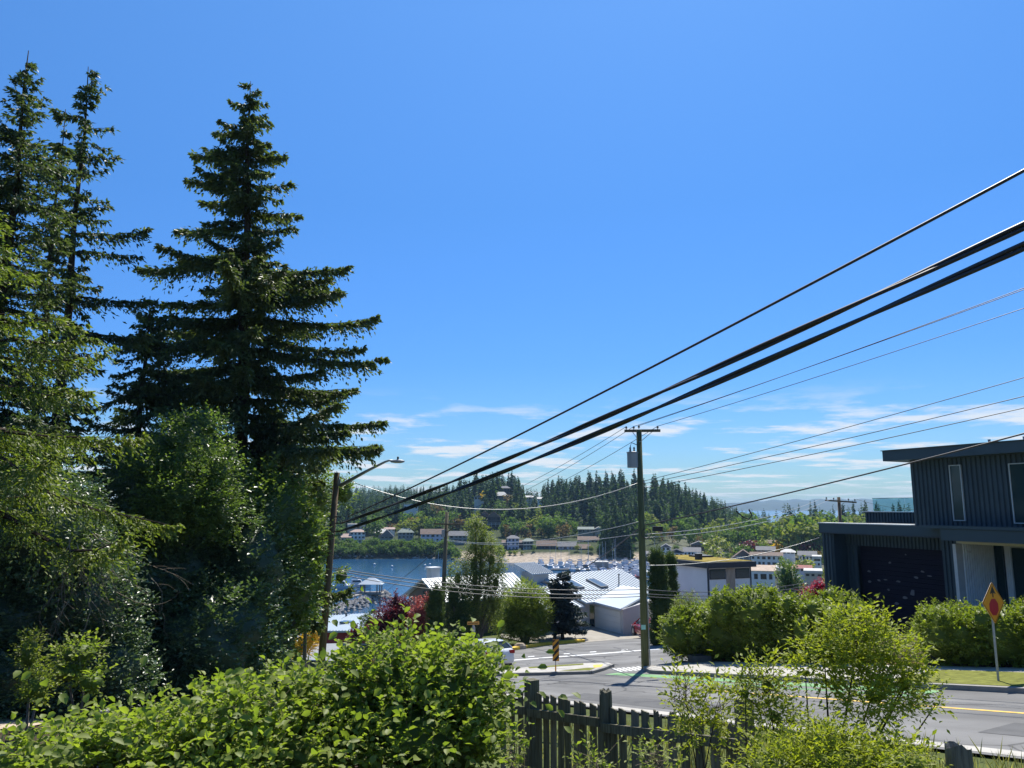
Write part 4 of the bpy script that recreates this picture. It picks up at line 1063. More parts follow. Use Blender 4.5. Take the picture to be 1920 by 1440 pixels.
# --- main pole to the upper right, parallel to the road
def upr(a, pyE, lab, sag, r, m=M_WIRE, ext=2.2):
    k = ray(1920, pyE)[0]; s = (k * a.y - a.x) / (0.518 + k * 0.856)
    e = road_off(a, s); e.z = ray(1920, pyE)[1] * e.y
    end = a + (e - a) * ext
    end.z += sag * 1.2
    t = 1 / ext; end.z = a.z + (e.z - a.z + 4 * sag * t * (1 - t)) / t
    return wire(lab, [a, end], sag, r, m, n=30)
upr(ins[3] + Vector((0, 0, .14)), 540, 'thin power wire from the top of the main pole, highest to the right', 0.35, 0.012)
upr(ins[1] + Vector((0, 0, .14)), 543, 'thin power wire from the main crossarm close below the highest one', 0.35, 0.012)
upr(ins[2] + Vector((0, 0, .14)), 578, 'thin power wire from the right end of the main crossarm', 0.35, 0.012)
upr(P(1203, 903, ya), 708, 'upper of three thin wires crossing the clouds over the dark house', 0.30, 0.012)
upr(P(1203, 908, ya), 743, 'middle of three thin wires crossing the clouds over the dark house', 0.30, 0.013)
upr(P(1203, 916, ya), 765, 'lowest of three thin wires crossing the clouds over the dark house', 0.30, 0.013)
tk = upr(P(1207, 985, ya), 813, 'thick black cable from the main pole to the roof of the dark house', 0.45, 0.026)
cl = MB()
lpP = [P(1380, 958, 30.0), P(1392, 969, 30.0), P(1404, 974, 30.0), P(1410, 966, 30.0), P(1404, 955, 30.0)]
tag(MB().tube([Vector(p) for p in lpP], 0.028, 5).build('cable_loop', M_BLK), 'slack cable loop hanging from the thick black cable', 'cable')
tag(MB().box(P(1233, 991.5, ya - 1.6), (0.42, 0.2, 0.2)).build('splice_box', M_BLK), 'black splice box strapped to the thick cable beside the main pole', 'splice box')
# --- between the poles
for (p, q, lab, sg) in ((ins[0], B0.lerp(B1, .02), 'thin wire from left end of main crossarm down to the far pole', .5), (ins[1], B0.lerp(B1, .5), 'thin wire from middle of main crossarm down to the far pole', .5), (ins[2], B0.lerp(B1, .97), 'thin wire from right end of main crossarm down to the far pole', .5)):
    wire(lab, [p + Vector((0, 0, .14)), q + Vector((0, -.2, .25))], sg, 0.012)
wire('pale sagging cable between the lamp pole top and the main pole', [P(634, 893, 34), P(1203, 903, ya)], 1.35, 0.018, M_WIREL)
wire('pale cable from the main pole to the weeping birch pole', [P(1203, 977, ya), P(838, 1012, 57.8)], 0.55, 0.017, M_WIREL)
wire('second pale cable below it to the weeping birch pole', [P(1204, 1000, ya), P(838, 1014, 57.8)], 0.4, 0.014, M_WIREL)
for i, (y0, y1, ye, w_) in enumerate(((1063, 1105, 1086, 'upper'), (1066, 1113, 1092, 'middle'), (1072, 1118, 1098, 'lower'))):
    a = P(612, y0, 34); b = P(1205, y1, ya + 0.16); c = P(1540, ye, 44)
    wire(w_ + ' of three low cables strung past the lamp pole and main pole', [a, b, c], [0.35 + .05 * i, 0.35], 0.017, mat('grey_cable', (0.10, 0.10, 0.105), 0.5, 0.2))
wire('thick service drop from the main pole down to the metal roof', [P(1205, 985, ya), P(1010, 1091, 76)], 0.7, 0.028)
wire('thin service cable from the weeping birch pole towards the harbour', [P(836, 1014, 58), P(640, 1160, 75)], 0.5, 0.012)
wire('second thin service cable from the weeping birch pole towards the harbour', [P(836, 1016, 58), P(720, 1100, 90)], 0.4, 0.012)
for (t_, y_) in ((.05, 936), (.75, 936)):
    pass
wire('wire from the far crossarm away to the right behind the dark house', [C1 + Vector((0, -.2, .25)), P(1760, 955, 58)], 0.3, 0.012)
wire('upper pale wire between the far crossarm and the main pole', [C0 + Vector((0, -.2, .25)), P(1207, 1002, ya + .1)], 0.5, 0.012, M_WIREL)
wire('lower pale wire between the far crossarm and the main pole', [C0.lerp(C1, .28) + Vector((0, -.2, .25)), P(1207, 1008, ya + .1)], 0.6, 0.012, M_WIREL)
wire('pale insulated line rising to the left corner of the dark house', [P(1209, 1060, ya + .2), P(1536, 1008, 37.9)], 0.35, 0.016, M_WIREL)

# --- stop-ahead sign, leaning on the verge
sb = G(1873, 1286); sb.z += 0.13
st = P(1855, 1094, sb.y + 0.12)
SG = thing('road_sign', 'yellow diamond stop ahead sign with red octagon leaning on the verge', 'road sign', sb)
MB().tube([sb - Vector((0, 0, .3)), sb.lerp(st, 0.93)], 0.032, 8).build('post', M_GALV, SG)
u = (st - sb).normalized()
hz_ = Vector((0.856, 0.518, 0)); hz_ = (hz_ - u * hz_.dot(u)).normalized(); nn_ = hz_.cross(u).normalized()
if nn_.y > 0: nn_ = -nn_
ctr = P(1859.5, 1130, sb.y + 0.05) + nn_ * 0.045
hd_ = 0.575
def plate(pts, c, th, m, name, parent, off):
    poly = [c + hz_ * x + u * y + nn_ * off for x, y in pts]
    return MB().slab(poly, -nn_ * th).build(name, m, parent)
def rdiamond(h, r=0.05): return [(r, h - r), (0 - r, h - r), (-h + r, r), (-h + r, -r), (-r, -h + r), (r, -h + r), (h - r, -r), (h - r, r)]
plate(rdiamond(hd_, .02), ctr, 0.004, M_SBACK, 'plate_back', SG, -0.004)
plate(rdiamond(hd_, .02), ctr, 0.004, M_YSIGN, 'plate', SG, 0.003)
oc = [(0.23 * math.cos(math.pi / 8 + k * math.pi / 4) * 1.08, -0.115 + 0.205 * math.sin(math.pi / 8 + k * math.pi / 4) * 1.18) for k in range(8)]
plate(oc, ctr, 0.002, M_RSIGN, 'octagon', SG, 0.0065)
plate([(0.028, 0.15), (0.028, 0.27), (0.15, 0.24), (0, 0.47), (-0.15, 0.24), (-0.028, 0.27), (-0.028, 0.15)], ctr, 0.002, M_KSIGN, 'arrow', SG, 0.0065)
bd = rdiamond(hd_ - .03, .015); bi = rdiamond(hd_ - .05, .015); mb = MB()
for i in range(8):
    j = (i + 1) % 8
    mb.slab([ctr + hz_ * p[0] + u * p[1] + nn_ * 0.0065 for p in (bd[i], bd[j], bi[j], bi[i])], -nn_ * 0.002)
mb.build('border', mat('sign_border', (0.10, 0.05, 0.01), 0.5, 0.1), SG)
MB().lathe([(0.035, 0), (0.06, 0.02), (0.05, .05), (.01, .06)], P(1852, 1087, sb.y + 1.2), 8).build('post_cap', M_WIREL, SG) if False else None

# --- striped object marker on the island
mb0 = G(1042, 1264); mb0.z += 0.12
OM = thing('object_marker', 'yellow and black striped marker on a yellow post at the traffic island', 'road sign', mb0)
mt = P(1042, 1201, mb0.y)
MB().tube([mb0 - Vector((0, 0, .2)), mb0 + Vector((0, 0, 0.25))], 0.03, 8).build('sleeve', M_YSIGN, OM)
MB().tube([mb0 + Vector((0, 0, .25)), mt], 0.025, 8).build('post', M_GALV, OM)
mc = P(1042, 1219, mb0.y) - Vector((0, .04, 0)); mh = 0.46; mw = 0.145
MB().box(mc, (mw * 2, 0.01, mh * 2)).build('plate', M_YSIGN, OM)
for k in range(-4, 5):      # black stripes clipped to the plate
    z0 = k * 0.30; poly = []
    import_pts = []
    for i in range(9):
        x = -mw + 2 * mw * i / 8; import_pts.append((x, z0 + (x + mw) * 1.0))
    top = [(x, min(mh, max(-mh, z + 0.15))) for x, z in import_pts]; bot = [(x, min(mh, max(-mh, z))) for x, z in import_pts]
    mb = MB()
    for i in range(8):
        if top[i][1] - bot[i][1] < 1e-4 and top[i + 1][1] - bot[i + 1][1] < 1e-4: continue
        q = [bot[i], bot[i + 1], top[i + 1], top[i]]
        mb.slab([mc + Vector((x * .985, -0.0075, z * .99)) for x, z in q], (0, 0.002, 0))
    if mb.v: mb.build('stripe', M_KSIGN, OM)

# --- street name sign with stop sign on one post
sb2 = P(887, 1212, 54.5); sb2.z = gz(sb2.x, sb2.y)
SN = thing('street_sign', 'post with orange yellow street name blade and back of a stop sign', 'street sign', sb2)
MB().tube([sb2 - Vector((0, 0, .3)), P(887, 1168, 54.5)], 0.04, 8).build('post', M_GALV, SN)
nb_ = MB().box(P(887.5, 1168.5, 54.4), (0.82, 0.03, 0.2), rz=0.15).build('name_blade', mat('street_blade', (0.70, 0.33, 0.05), 0.5, 0.05), SN)
xx = -0.33
mb = MB()
for w_ in (.05, .04, .06, .04, .05, .05, .03, .06, .05, .05):
    mb.box(P(887.5, 1168.5, 54.4) + Vector((xx, xx * .15 - .018, 0)), (w_ * .8, .004, .075), rz=.15); xx += w_ + .02
mb.build('lettering', M_KSIGN, nb_)
oc2 = [P(887.5, 1182, 54.6) + Vector((0.11 * math.cos(math.pi / 8 + k * math.pi / 4), 0.30 * math.cos(math.pi / 8 + k * math.pi / 4), 0.36 * math.sin(math.pi / 8 + k * math.pi / 4))) for k in range(8)]
MB().slab(oc2, (0.02, 0.005, 0)).build('stop_plate', M_SBACK, SN)

# ------------------------------------------------------------------ picket fence
M_FENCE = mat('weathered_fence_wood', (0.145, 0.135, 0.095), 0.9, 0.45, 4.0, 0.5, stretch=(10, 10, 0.7), spec=0.15, detail=7)
M_FENCE2 = mat('grey_fence_wood', (0.20, 0.18, 0.14), 0.9, 0.4, 4.0, 0.6, stretch=(10, 10, 0.7), spec=0.15, detail=7)
FN = 6.0
def fpt(px, y=1300):
    k = ray(px, y)[0]; Y = FN / (0.856 * k + 0.518); return Vector((k * Y, Y, 0))
def fz(px, py):
    p = fpt(px, py); return ray(px, py)[1] * p.y
posts = [(997, 1274, 0.15, 'square'), (1135.5, 1300, 0.16, 'round'), (1394, 1310, 0.13, 'square'), (1796, 1398, 0.19, 'broken')]
p0 = fpt(997); FE = thing('picket_fence', 'weathered dark picket fence along the yard above the road', 'fence', (p0.x, p0.y, gz(p0.x, p0.y)))
ftan = Vector((0.518, -0.856, 0)); frot = math.atan2(ftan.y, ftan.x)
for px, py, w, kind in posts:
    c = fpt(px, py); zt = ray(px, py)[1] * c.y; zb = gz(c.x, c.y) - 0.3
    if kind == 'square':
        MB().box((c.x, c.y, (zt + zb) / 2), (w, w, zt - zb), rz=frot).build('post', M_FENCE if px < 1200 else M_FENCE2, FE)
    else:
        mb = MB(); n = 14; ring = []
        for zf in (zb, zt - .5, zt - .06):
            mb_r = w / 2 * (1.0 if zf < zt - .1 else .95)
            ring.append([(c.x + mb_r * math.cos(2 * math.pi * i / n), c.y + mb_r * math.sin(2 * math.pi * i / n), zf) for i in range(n)])
        tops = [(c.x + w * .46 * math.cos(2 * math.pi * i / n), c.y + w * .46 * math.sin(2 * math.pi * i / n), zt + R.uniform(-.05, .03) + (0.03 if kind == 'round' else -.02 * math.cos(2 * math.pi * i / n))) for i in range(n)]
        inn = [(c.x + w * .28 * math.cos(2 * math.pi * i / n), c.y + w * .28 * math.sin(2 * math.pi * i / n), zt + (R.uniform(0, .05) if kind == 'round' else R.uniform(-.09, -.04))) for i in range(n)]
        vs = ring[0] + ring[1] + ring[2] + tops + inn + [(c.x, c.y, zt + (.03 if kind == 'round' else -.08))]
        fs = []
        for l in range(4):
            for i in range(n): fs.append((l * n + i, l * n + (i + 1) % n, (l + 1) * n + (i + 1) % n, (l + 1) * n + i))
        for i in range(n): fs.append((4 * n + i, 4 * n + (i + 1) % n, 5 * n))
        mb.add(vs, fs); mb.build('post', M_FENCE2 if kind == 'broken' else M_FENCE, FE)
def rail(pxa, ya_, pxb, yb_, w=0.045, h=0.10, off=0.07):
    a = fpt(pxa, ya_); b = fpt(pxb, yb_); a.z = ray(pxa, ya_)[1] * a.y; b.z = ray(pxb, yb_)[1] * b.y
    d = (b - a); d.normalize(); s = Vector((-RN.x, -RN.y, 0)); u_ = s.cross(d); u_ = u_ if u_.z > 0 else -u_
    MB().box((a + b) / 2 + s * off, ((b - a).length, w, h), M=Matrix((d, s, u_)).transposed()).build('rail', M_FENCE, FE)
rail(932, 1330, 996, 1331); rail(998, 1334, 1134, 1353); rail(1137, 1362, 1393, 1394)
rail(925, 1460, 996, 1465, h=.09); rail(998, 1470, 1134, 1500, h=.09); rail(1137, 1500, 1393, 1560, h=.09)
pk = [(944, 1296), (961, 1297), (977.5, 1297), (992, 1298), (1011, 1299), (1024, 1302), (1037, 1304), (1051, 1307), (1065, 1311), (1079.5, 1314), (1095, 1317), (1112, 1320), (1126, 1322),
      (1150, 1328), (1167, 1329), (1188.5, 1331), (1211, 1333), (1234, 1335), (1259.5, 1337), (1284, 1341), (1311, 1345), (1339, 1347), (1368, 1352)]
for i, (px, py) in enumerate(pk):
    c = fpt(px, py); zt = ray(px, py)[1] * c.y; zb = gz(c.x, c.y) + 0.05
    w = 0.118; n = 6; torn = px > 1230
    s = Vector((RN.x, RN.y, 0)) * 0.0; mb = MB(); fr = [];  th = 0.02
    tops = [zt + (R.uniform(-.05, .02) if torn else -0.012 * j / n + R.uniform(-.004, .004)) for j in range(n + 1)]
    tilt = R.gauss(0, 0.012)
    vs = []
    for dy in (-th / 2, th / 2):
        for j in range(n + 1):
            x = (-w / 2 + w * j / n)
            for z in (zb, tops[j]):
                q = c + ftan * (x + tilt * (z - zb)) + Vector((RN.x, RN.y, 0)) * dy; vs.append((q.x, q.y, z))
    m_ = 2 * (n + 1); fs = []
    for j in range(n):
        a = 2 * j
        fs += [(a, a + 2, a + 3, a + 1), (m_ + a, m_ + a + 1, m_ + a + 3, m_ + a + 2), (a + 1, a + 3, m_ + a + 3, m_ + a + 1), (a, m_ + a, m_ + a + 2, a + 2)]
    fs += [(0, 1, m_ + 1, m_), (2 * n, m_ + 2 * n, m_ + 2 * n + 1, 2 * n + 1)]
    mb.add(vs, fs).build('picket', M_FENCE if i % 3 else M_FENCE2, FE)
c = P(196, 1332, 11.0)
tag(MB().box((c.x, c.y, c.z - 0.75), (0.09, 0.09, 1.5)).build('fence_post', mat('grey_post_wood', (0.30, 0.29, 0.27), .9, .2, 5, .3)), 'lone grey post standing in the brambles at left', 'fence post')
# dirt path at the lower left
pth = [P(-60, 1420, 16), P(60, 1402, 17.4), P(90, 1388, 18.2), P(50, 1376, 19.3), P(-80, 1385, 19)]
tag(MB().face([(p.x, p.y, gz(p.x, p.y) + 0.05) for p in pth]).build('path', mat('dirt_path', (0.42, 0.34, 0.25), .95, .25, 2.0, .5)), kind='structure')
# ------------------------------------------------------------------ the dark modern house on the right
M_DK = mat('dark_blue_grey_cladding', (0.048, 0.074, 0.092), 0.55, 0.10, 1.5, spec=0.35)
M_DKF = mat('dark_fascia_metal', (0.053, 0.082, 0.100), 0.5, 0.08, 1.0, spec=0.35)
M_DKT = mat('dark_soffit', (0.05, 0.06, 0.07), 0.7, 0.1, 1.0)
M_WIN = glass_mat('window_glass', (0.018, 0.045, 0.055), 0.06)
M_WFR = mat('pale_window_frame', (0.50, 0.55, 0.56), 0.5, 0.05, 2.0)
M_PALE = mat('pale_corrugated_panel', (0.78, 0.81, 0.82), 0.5, 0.06, 2.0, spec=0.4)
M_CRM = mat('cream_soffit', (0.70, 0.66, 0.52), 0.7, 0.06, 1.0)
M_BLKDOOR = mat('near_black_boarding', (0.010, 0.009, 0.024), 0.75, 0.3, 3.0, 0.3, stretch=(0.4, 0.4, 9), spec=0.25)
M_FLECK = mat('shell_fleck', (0.15, 0.145, 0.16), 0.6, 0.2, 5.0)
M_TRIM = mat('light_trim', (0.62, 0.62, 0.60), 0.6, 0.06)
M_GLASSR = glass_mat('balustrade_glass', (0.02, 0.06, 0.06), 0.03, alpha=0.10)
HO = Vector((15.0, 38.0, 0)); Hq = Vector((0.371, -0.928, 0)); Hn = Vector((0.928, 0.371, 0))
def hf(t, w, z): return HO + Hq * t + Hn * w + Vector((0, 0, z))
DH = thing('modern_house', 'dark blue grey two storey modern house with corrugated metal cladding', 'house', (15.0, 38.0, -6.2))

def corrug(name, t0, t1, w, z0, z1, m, parent, pitch=0.21, depth=0.05, fr=hf, ztop=None):
    """ribbed cladding: trapezoid profile running vertically"""
    prof = []; t = t0
    while t < t1 - 1e-6:
        for f, d in ((0, 0), (0.22, 0), (0.34, 1), (0.82, 1), (0.94, 0)):
            tt = t + f * pitch
            if tt < t1: prof.append((tt, w - d * depth))
        t += pitch
    prof.append((t1, w))
    vs = []; fs = []
    for tt, ww in prof:
        zt = z1 if ztop is None else ztop(tt)
        vs += [fr(tt, ww, z0), fr(tt, ww, zt)]
    for i in range(len(prof) - 1): fs.append((2 * i, 2 * i + 2, 2 * i + 3, 2 * i + 1))
    return MB().add(vs, fs).build(name, m, parent)

ZF, ZL = -0.80, -1.26
# garage block
MB().fbox(hf, 0.06, 7.12, 1.3, 8, -6.6, ZF - .02).build('garage_body', M_DK, DH)
MB().fbox(hf, 7.12, 16, 2.2, 8, -6.6, ZF - .02).build('rear_body', M_DK, DH)
MB().fbox(hf, 0.06, 0.72, 0.06, 1.3, -6.6, ZL).build('garage_pier', M_DK, DH)
corrug('cladding', 0.0, 0.75, 0.05, -6.6, ZL, M_DK, DH)
MB().fbox(hf, -0.06, 7.35, -0.07, 0.4, ZL, ZF).build('fascia', M_DKF, DH)
MB().fbox(hf, -0.09, 5.3, -0.10, 0.45, ZF, ZF + 0.045).build('parapet_cap', M_TRIM, DH)
MB().fbox(hf, -0.06, 0.1, 0.402, 8, ZL, ZF).build('fascia', M_DKF, DH)
corrug('cladding', 0.752, 6.36, 0.75, -1.80, ZL, M_DK, DH, 0.19)          # lintel over the recess
corrug('cladding', 0.752, 1.40, 0.80, -6.6, -1.802, M_DK, DH, 0.21)
corrug('cladding', 6.36, 7.12, 0.28, -6.6, ZL, M_DK, DH, 0.19)
MB().fbox(hf, 6.37, 7.12, 0.30, 1.3, -6.6, ZL).build('garage_pier', M_DK, DH)
gd = MB().fbox(hf, 1.40, 6.36, 1.0, 1.1, -6.6, -1.80).build('garage_door', M_BLKDOOR, DH)
for k in range(22):
    z = -1.86 - k * 0.2
    MB().fbox(hf, 1.41, 6.355, 0.965 + R.uniform(0, .015), 1.0, z - 0.185, z).build('board', M_BLKDOOR, gd)
for px, py, w, h in ((1717, 1083, 9, 5), (1684, 1090, 9, 5), (1729, 1072, 8, 4), (1711, 1112, 10, 13), (1666, 1106, 6, 4), (1697, 1121, 10, 7), (1629, 1071, 8, 5), (1660, 1087, 9, 3), (1630, 1090, 7, 5), (1648, 1088, 8, 4), (1681, 1131, 9, 7), (1743, 1080, 10, 3), (1668, 1055, 6, 4), (1698, 1040, 4, 3), (1610, 1100, 6, 3), (1681, 1010, 0, 0)):
    if not w: continue
    a, b = ray(px, py); c_ = 30.2 + 1.03; Y = c_ / (a + 0.4); k = Y / F_PX
    p = Vector((a * Y, Y, b * Y)); n = 7; poly = []
    for i in range(n):
        an = 6.283 * i / n; rr = R.uniform(.3, .55)
        poly.append(p + Hq * (w * k * rr * math.cos(an)) * 1.2 + Vector((0, 0, h * k * rr * math.sin(an))))
    MB().slab(poly, Hn * 0.02).build('fleck', M_FLECK, gd)
# upper storey
zu = 1.95
MB().fbox(hf, 5.35, 16, 0.15, 7, ZF + .0, zu).build('upper_body', M_DK, DH)
corrug('cladding', 5.3, 16, 0.12, ZF - 0.02, zu, M_DK, DH, 0.205)
corrug('cladding', 0, 6.5, 0.0, ZF, zu, M_DK, DH, 0.205, fr=lambda t, w, z: hf(5.33 + w, 0.2 + t, z))
# roof: slab slightly higher towards the road
MB().hexa([hf(4.5, -0.55, zu + 0.0), hf(17, -0.55, zu + 0.02), hf(17, 8, zu - .1), hf(4.5, 8, zu - .1), hf(4.5, -0.55, zu + .44), hf(17, -0.55, zu + .40), hf(17, 8, zu + .3), hf(4.5, 8, zu + .34)]).build('roof', M_DKF, DH)
MB().hexa([hf(4.45, -0.60, zu + .442), hf(17, -0.60, zu + .402), hf(17, 8, zu + .302), hf(4.45, 8, zu + .342), hf(4.45, -0.60, zu + .47), hf(17, -0.60, zu + .43), hf(17, 8, zu + .33), hf(4.45, 8, zu + .37)]).build('roof_cap', M_DKT, DH)
for t in (7.9, 9.35): MB().lathe([(.05, 0), (.05, .34), (.06, .34), (.06, .37)], hf(t, 1.6, zu + .38), 8).build('roof_vent', M_GREYP, DH)
def hwin(t0, t1, z0, z1, w, name='window', fr=M_WFR):
    f = MB()
    for a in ((t0, t0 + .035, z0, z1), (t1 - .035, t1, z0, z1), (t0 + .035, t1 - .035, z0, z0 + .035), (t0 + .035, t1 - .035, z1 - .035, z1)):
        f.fbox(hf, a[0], a[1], w - .05, w + .02, a[2], a[3])
    f = f.build(name, fr, DH)
    MB().fbox(hf, t0 + .034, t1 - .034, w - .01, w + .01, z0 + .034, z1 - .034).build('pane', M_WIN, f)
hwin(7.22, 7.74, -0.56, 1.66, 0.06)
hwin(9.72, 12.2, -0.62, 1.60, 0.06)
# canopy beams over the entry and the pale recessed wall
MB().fbox(hf, 6.2, 16, -0.75, -0.12, ZF - .06, ZF + .06).build('canopy', M_DKF, DH)
MB().fbox(hf, 7.16, 16, -0.70, 0.15, ZF - .52, ZF - .07).build('entry_fascia', M_DKF, DH)
MB().fbox(hf, 7.14, 16, 0.16, 2.18, ZL - .20, ZL - .05).build('soffit', M_CRM, DH)
MB().fbox(hf, 7.125, 7.27, -0.05, 0.3, -6.6, ZL - .21).build('trim', M_TRIM, DH)
MB().fbox(hf, 7.125, 7.25, 0.31, 2.19, -6.6, ZL - .21).build('return_wall', M_PALE, DH)
corrug('cladding', 0.31, 2.1, 0.0, -6.6, ZL - .21, M_PALE, DH, 0.13, -0.03, fr=lambda t, w, z: hf(7.262 + w, t, z))
MB().fbox(hf, 7.3, 16, 2.12, 2.19, -6.6, ZL - .21).build('entry_wall', M_PALE, DH)
hwin(7.32, 7.70, -6.0, ZL - .22, 2.08, 'sidelight', M_DKF)
corrug('cladding', 7.72, 8.0, 2.10, -6.6, ZL - .22, M_PALE, DH, 0.09, 0.025)
hwin(8.02, 10.4, -6.0, ZL - .32, 2.06, 'entry_door', M_WFR)
MB().box(hf(7.36, .55, -1.78), (.12, .12, .06)).build('wall_lamp', M_TRIM, DH)
MB().fbox(hf, -0.07, 7.36, -0.085, -0.071, ZL - .0, ZL + .05).build('drip_flashing', M_DKT, DH)
# terrace parapet and glass balustrade behind the garage roof
def D2(px, py, w):   # point on the plane w metres behind the facade
    a, b = ray(px, py); Y = (30.2 + w * 1.077) / (a + 0.4); return Vector((a * Y, Y, b * Y))
tl = [(Vector(D2(px, 960, 4.5)) - HO).dot(Hq) for px in (1622, 1712)]
zt = D2(1660, 960.5, 4.5).z
corrug('terrace_wall', tl[0], tl[1] + 1.5, 4.5, ZF - .05, zt, M_DK, DH, 0.19)
MB().fbox(hf, tl[0], tl[1] + 1.5, 4.56, 5.6, ZF - .05, zt - .03).build('terrace_body', M_DK, DH)
MB().fbox(hf, tl[0] - .04, tl[1] + 1.5, 4.38, 5.0, zt, zt + .05).build('parapet_cap', M_TRIM, DH)
g0 = (Vector(D2(1637, 950, 4.7)) - HO).dot(Hq); zg = D2(1660, 934.5, 4.7).z
gw = (tl[1] + 1.5 - g0) / 2
for i in range(3):
    MB().fbox(hf, g0 + i * gw * .98, g0 + (i + 1) * gw * .98 - .02, 4.7, 4.715, zt + .05, zg).build('balustrade_panel', M_GLASSR, DH)
MB().fbox(hf, g0 - .02, g0 + 3 * gw * .98, 4.69, 4.725, zg, zg + .025).build('balustrade_rail', M_DKT, DH)

# ------------------------------------------------------------------ white flat roofed house with sedum roof
M_WHT = mat('white_wall_panel', (0.80, 0.79, 0.77), 0.7, 0.04, 1.0)
M_CHAR = mat('charcoal_fascia', (0.022, 0.028, 0.038), 0.6, 0.1, 1.0)
M_SED = mat('sedum_roof', (0.22, 0.18, 0.03), 0.95, 0.45, 3.0, 0.8, detail=9, col2=(0.36, 0.27, 0.06), spec=0.1)
M_WOOD = mat('cedar_slats', (0.52, 0.41, 0.31), 0.7, 0.2, 5.0, stretch=(4, 4, .6))
M_ORNG = mat('cedar_door', (0.45, 0.17, 0.05), 0.6, 0.15, 3.0, stretch=(4, 4, .6))
WO = P(1327, 1062, 60.0); WO.z = 0
We1 = Vector((0.92, 0.39, 0)); We2 = Vector((-0.39, 0.92, 0))
def wf_(t, w, z): return WO + We1 * t + We2 * w + Vector((0, 0, z))
wz0 = -10.0; wzt = -4.62
WH = thing('flat_roof_house', 'white two storey house with charcoal fascia and golden sedum roof', 'house', (WO.x, WO.y, wz0))
MB().fbox(wf_, 0, 4.0, 0, 7.0, wz0, wzt).build('wall', M_WHT, WH)
MB().fbox(wf_, -0.06, 0.05, -0.06, 0.05, wz0, wzt + .01).build('corner_trim', M_CHAR, WH)
MB().fbox(wf_, 3.97, 4.06, -0.05, 0.05, wz0, wzt + .01).build('corner_trim', M_CHAR, WH)
MB().fbox(wf_, -0.25, 4.35, -0.35, 8.3, wzt, wzt + .42).build('fascia', M_CHAR, WH)
MB().fbox(wf_, -0.05, 4.15, -0.15, 8.1, wzt + .30, wzt + .46).build('sedum', M_SED, WH)
for t0, t1 in ((0.12, 1.62), (2.55, 3.9)):
    f = MB().fbox(wf_, t0, t1, -0.05, 0.02, wzt - .86, wzt - .1).build('window', M_CHAR, WH)
    MB().fbox(wf_, t0 + .06, t1 - .06, -0.06, -0.04, wzt - .80, wzt - .16).build('pane', M_WIN, f)
for i in range(7): MB().fbox(wf_, 1.70 + i * .12, 1.77 + i * .12, -0.06, -0.005, wz0 + 2.4, wzt - .08).build('slat', M_WOOD, WH)
MB().fbox(wf_, 1.68, 2.52, -.003, 0.002, wz0 + 2.4, wzt - .06).build('slat_backing', mat('slat_backing', (.36, .29, .22), .8), WH)
MB().box(wf_(1.1, 2.6, wzt + .62), (.42, .42, .55), rz=.4).build('chimney', M_CHAR, WH)
MB().box(wf_(1.1, 2.6, wzt + .93), (.5, .5, .05), rz=.4).build('chimney_cap', M_GREYP, WH)
MB().fbox(wf_, 2.6, 4.0, 4.5, 6.0, wzt + .44, wzt + .60).build('skylight', M_CHAR, WH)
MB().fbox(wf_, -0.8, 7.2, -2.8, -0.1, wz0 + 2.05, wz0 + 2.40).build('lower_roof', M_CHAR, WH)
MB().fbox(wf_, 0.2, 6.9, -2.2, -0.1, wz0, wz0 + 2.05).build('lower_wall', M_WHT, WH)
MB().fbox(wf_, 5.6, 6.75, -2.24, -2.19, wz0, wz0 + 1.95).build('door', M_ORNG, WH)
mb = MB()
for i in range(8): mb.fbox(wf_, 4.1 + i * .62, 4.13 + i * .62, -.5, -.47, wz0 + 2.4, wz0 + 3.5)
rl = thing('deck_railing', 'thin black railing on the lower roof of the white flat house', 'railing', wf_(4.1, -.5, wz0 + 2.4))
for i in range(8): MB().fbox(wf_, 4.1 + i * .62, 4.13 + i * .62, -.5, -.47, wz0 + 2.4, wz0 + 3.5).build('baluster', M_CHAR, rl)
MB().fbox(wf_, 4.1, 8.5, -.505, -.465, wz0 + 3.5, wz0 + 3.54).build('handrail', M_CHAR, rl)

# ------------------------------------------------------------------ metal roofed house behind the driveway
M_MET = mat('standing_seam_roof', (0.40, 0.46, 0.51), 0.42, 0.05, 0.6, metal=0.0, spec=0.5)
M_HW = mat('grey_house_wall', (0.50, 0.49, 0.48), 0.8, 0.05, 1.0)
M_HWB = mat('brown_grey_wall', (0.16, 0.13, 0.11), 0.8, 0.1, 1.0)
M_GDOOR = mat('white_garage_door', (0.60, 0.60, 0.57), 0.6, 0.03, 1.0)
M_SOFF = mat('dark_eave', (0.12, 0.13, 0.14), 0.6, 0.1)
M_SKY = glass_mat('skylight_glass', (0.10, 0.14, 0.18), 0.1)
R1 = Vector((2.63, 75.0, -6.40)); ru = Vector((0.783, 0.622, 0)); rdn = Vector((0.622, -0.783, -0.285)); rn = ru.cross(rdn) if ru.cross(rdn).z > 0 else -ru.cross(rdn); rn.normalize()
def mr_(s, d, h=0.0): return R1 + ru * s + rdn * d + rn * h
MH = thing('metal_roof_house', 'low house with pale blue grey standing seam roof, skylights and garage', 'house', (8.0, 71.0, -10.65))
Apt = mr_(0.55, 6.67); Bpt = P(1163.5, 1141.5, 66.2); Cpt = mr_(9.75, 5.6); Dpt = mr_(7.0, 3.9)
def roofslab(poly, th=0.18): return MB().slab([Vector(p) for p in poly], (0, 0, -th))
roofslab([mr_(-0.3, 0), mr_(11.2, 0), Cpt, Dpt, Apt, mr_(-5.2, 6.67), mr_(-5.2, 3.0), mr_(-0.3, 3.0)][:]).build('roof', M_MET, MH) if False else None
mb = MB(); mb.slab([mr_(-0.3, 0), mr_(11.2, 0), Cpt, Dpt, Apt, mr_(-0.3, 6.67)], (0, 0, -.16)); rf = mb.build('roof', M_MET, MH)
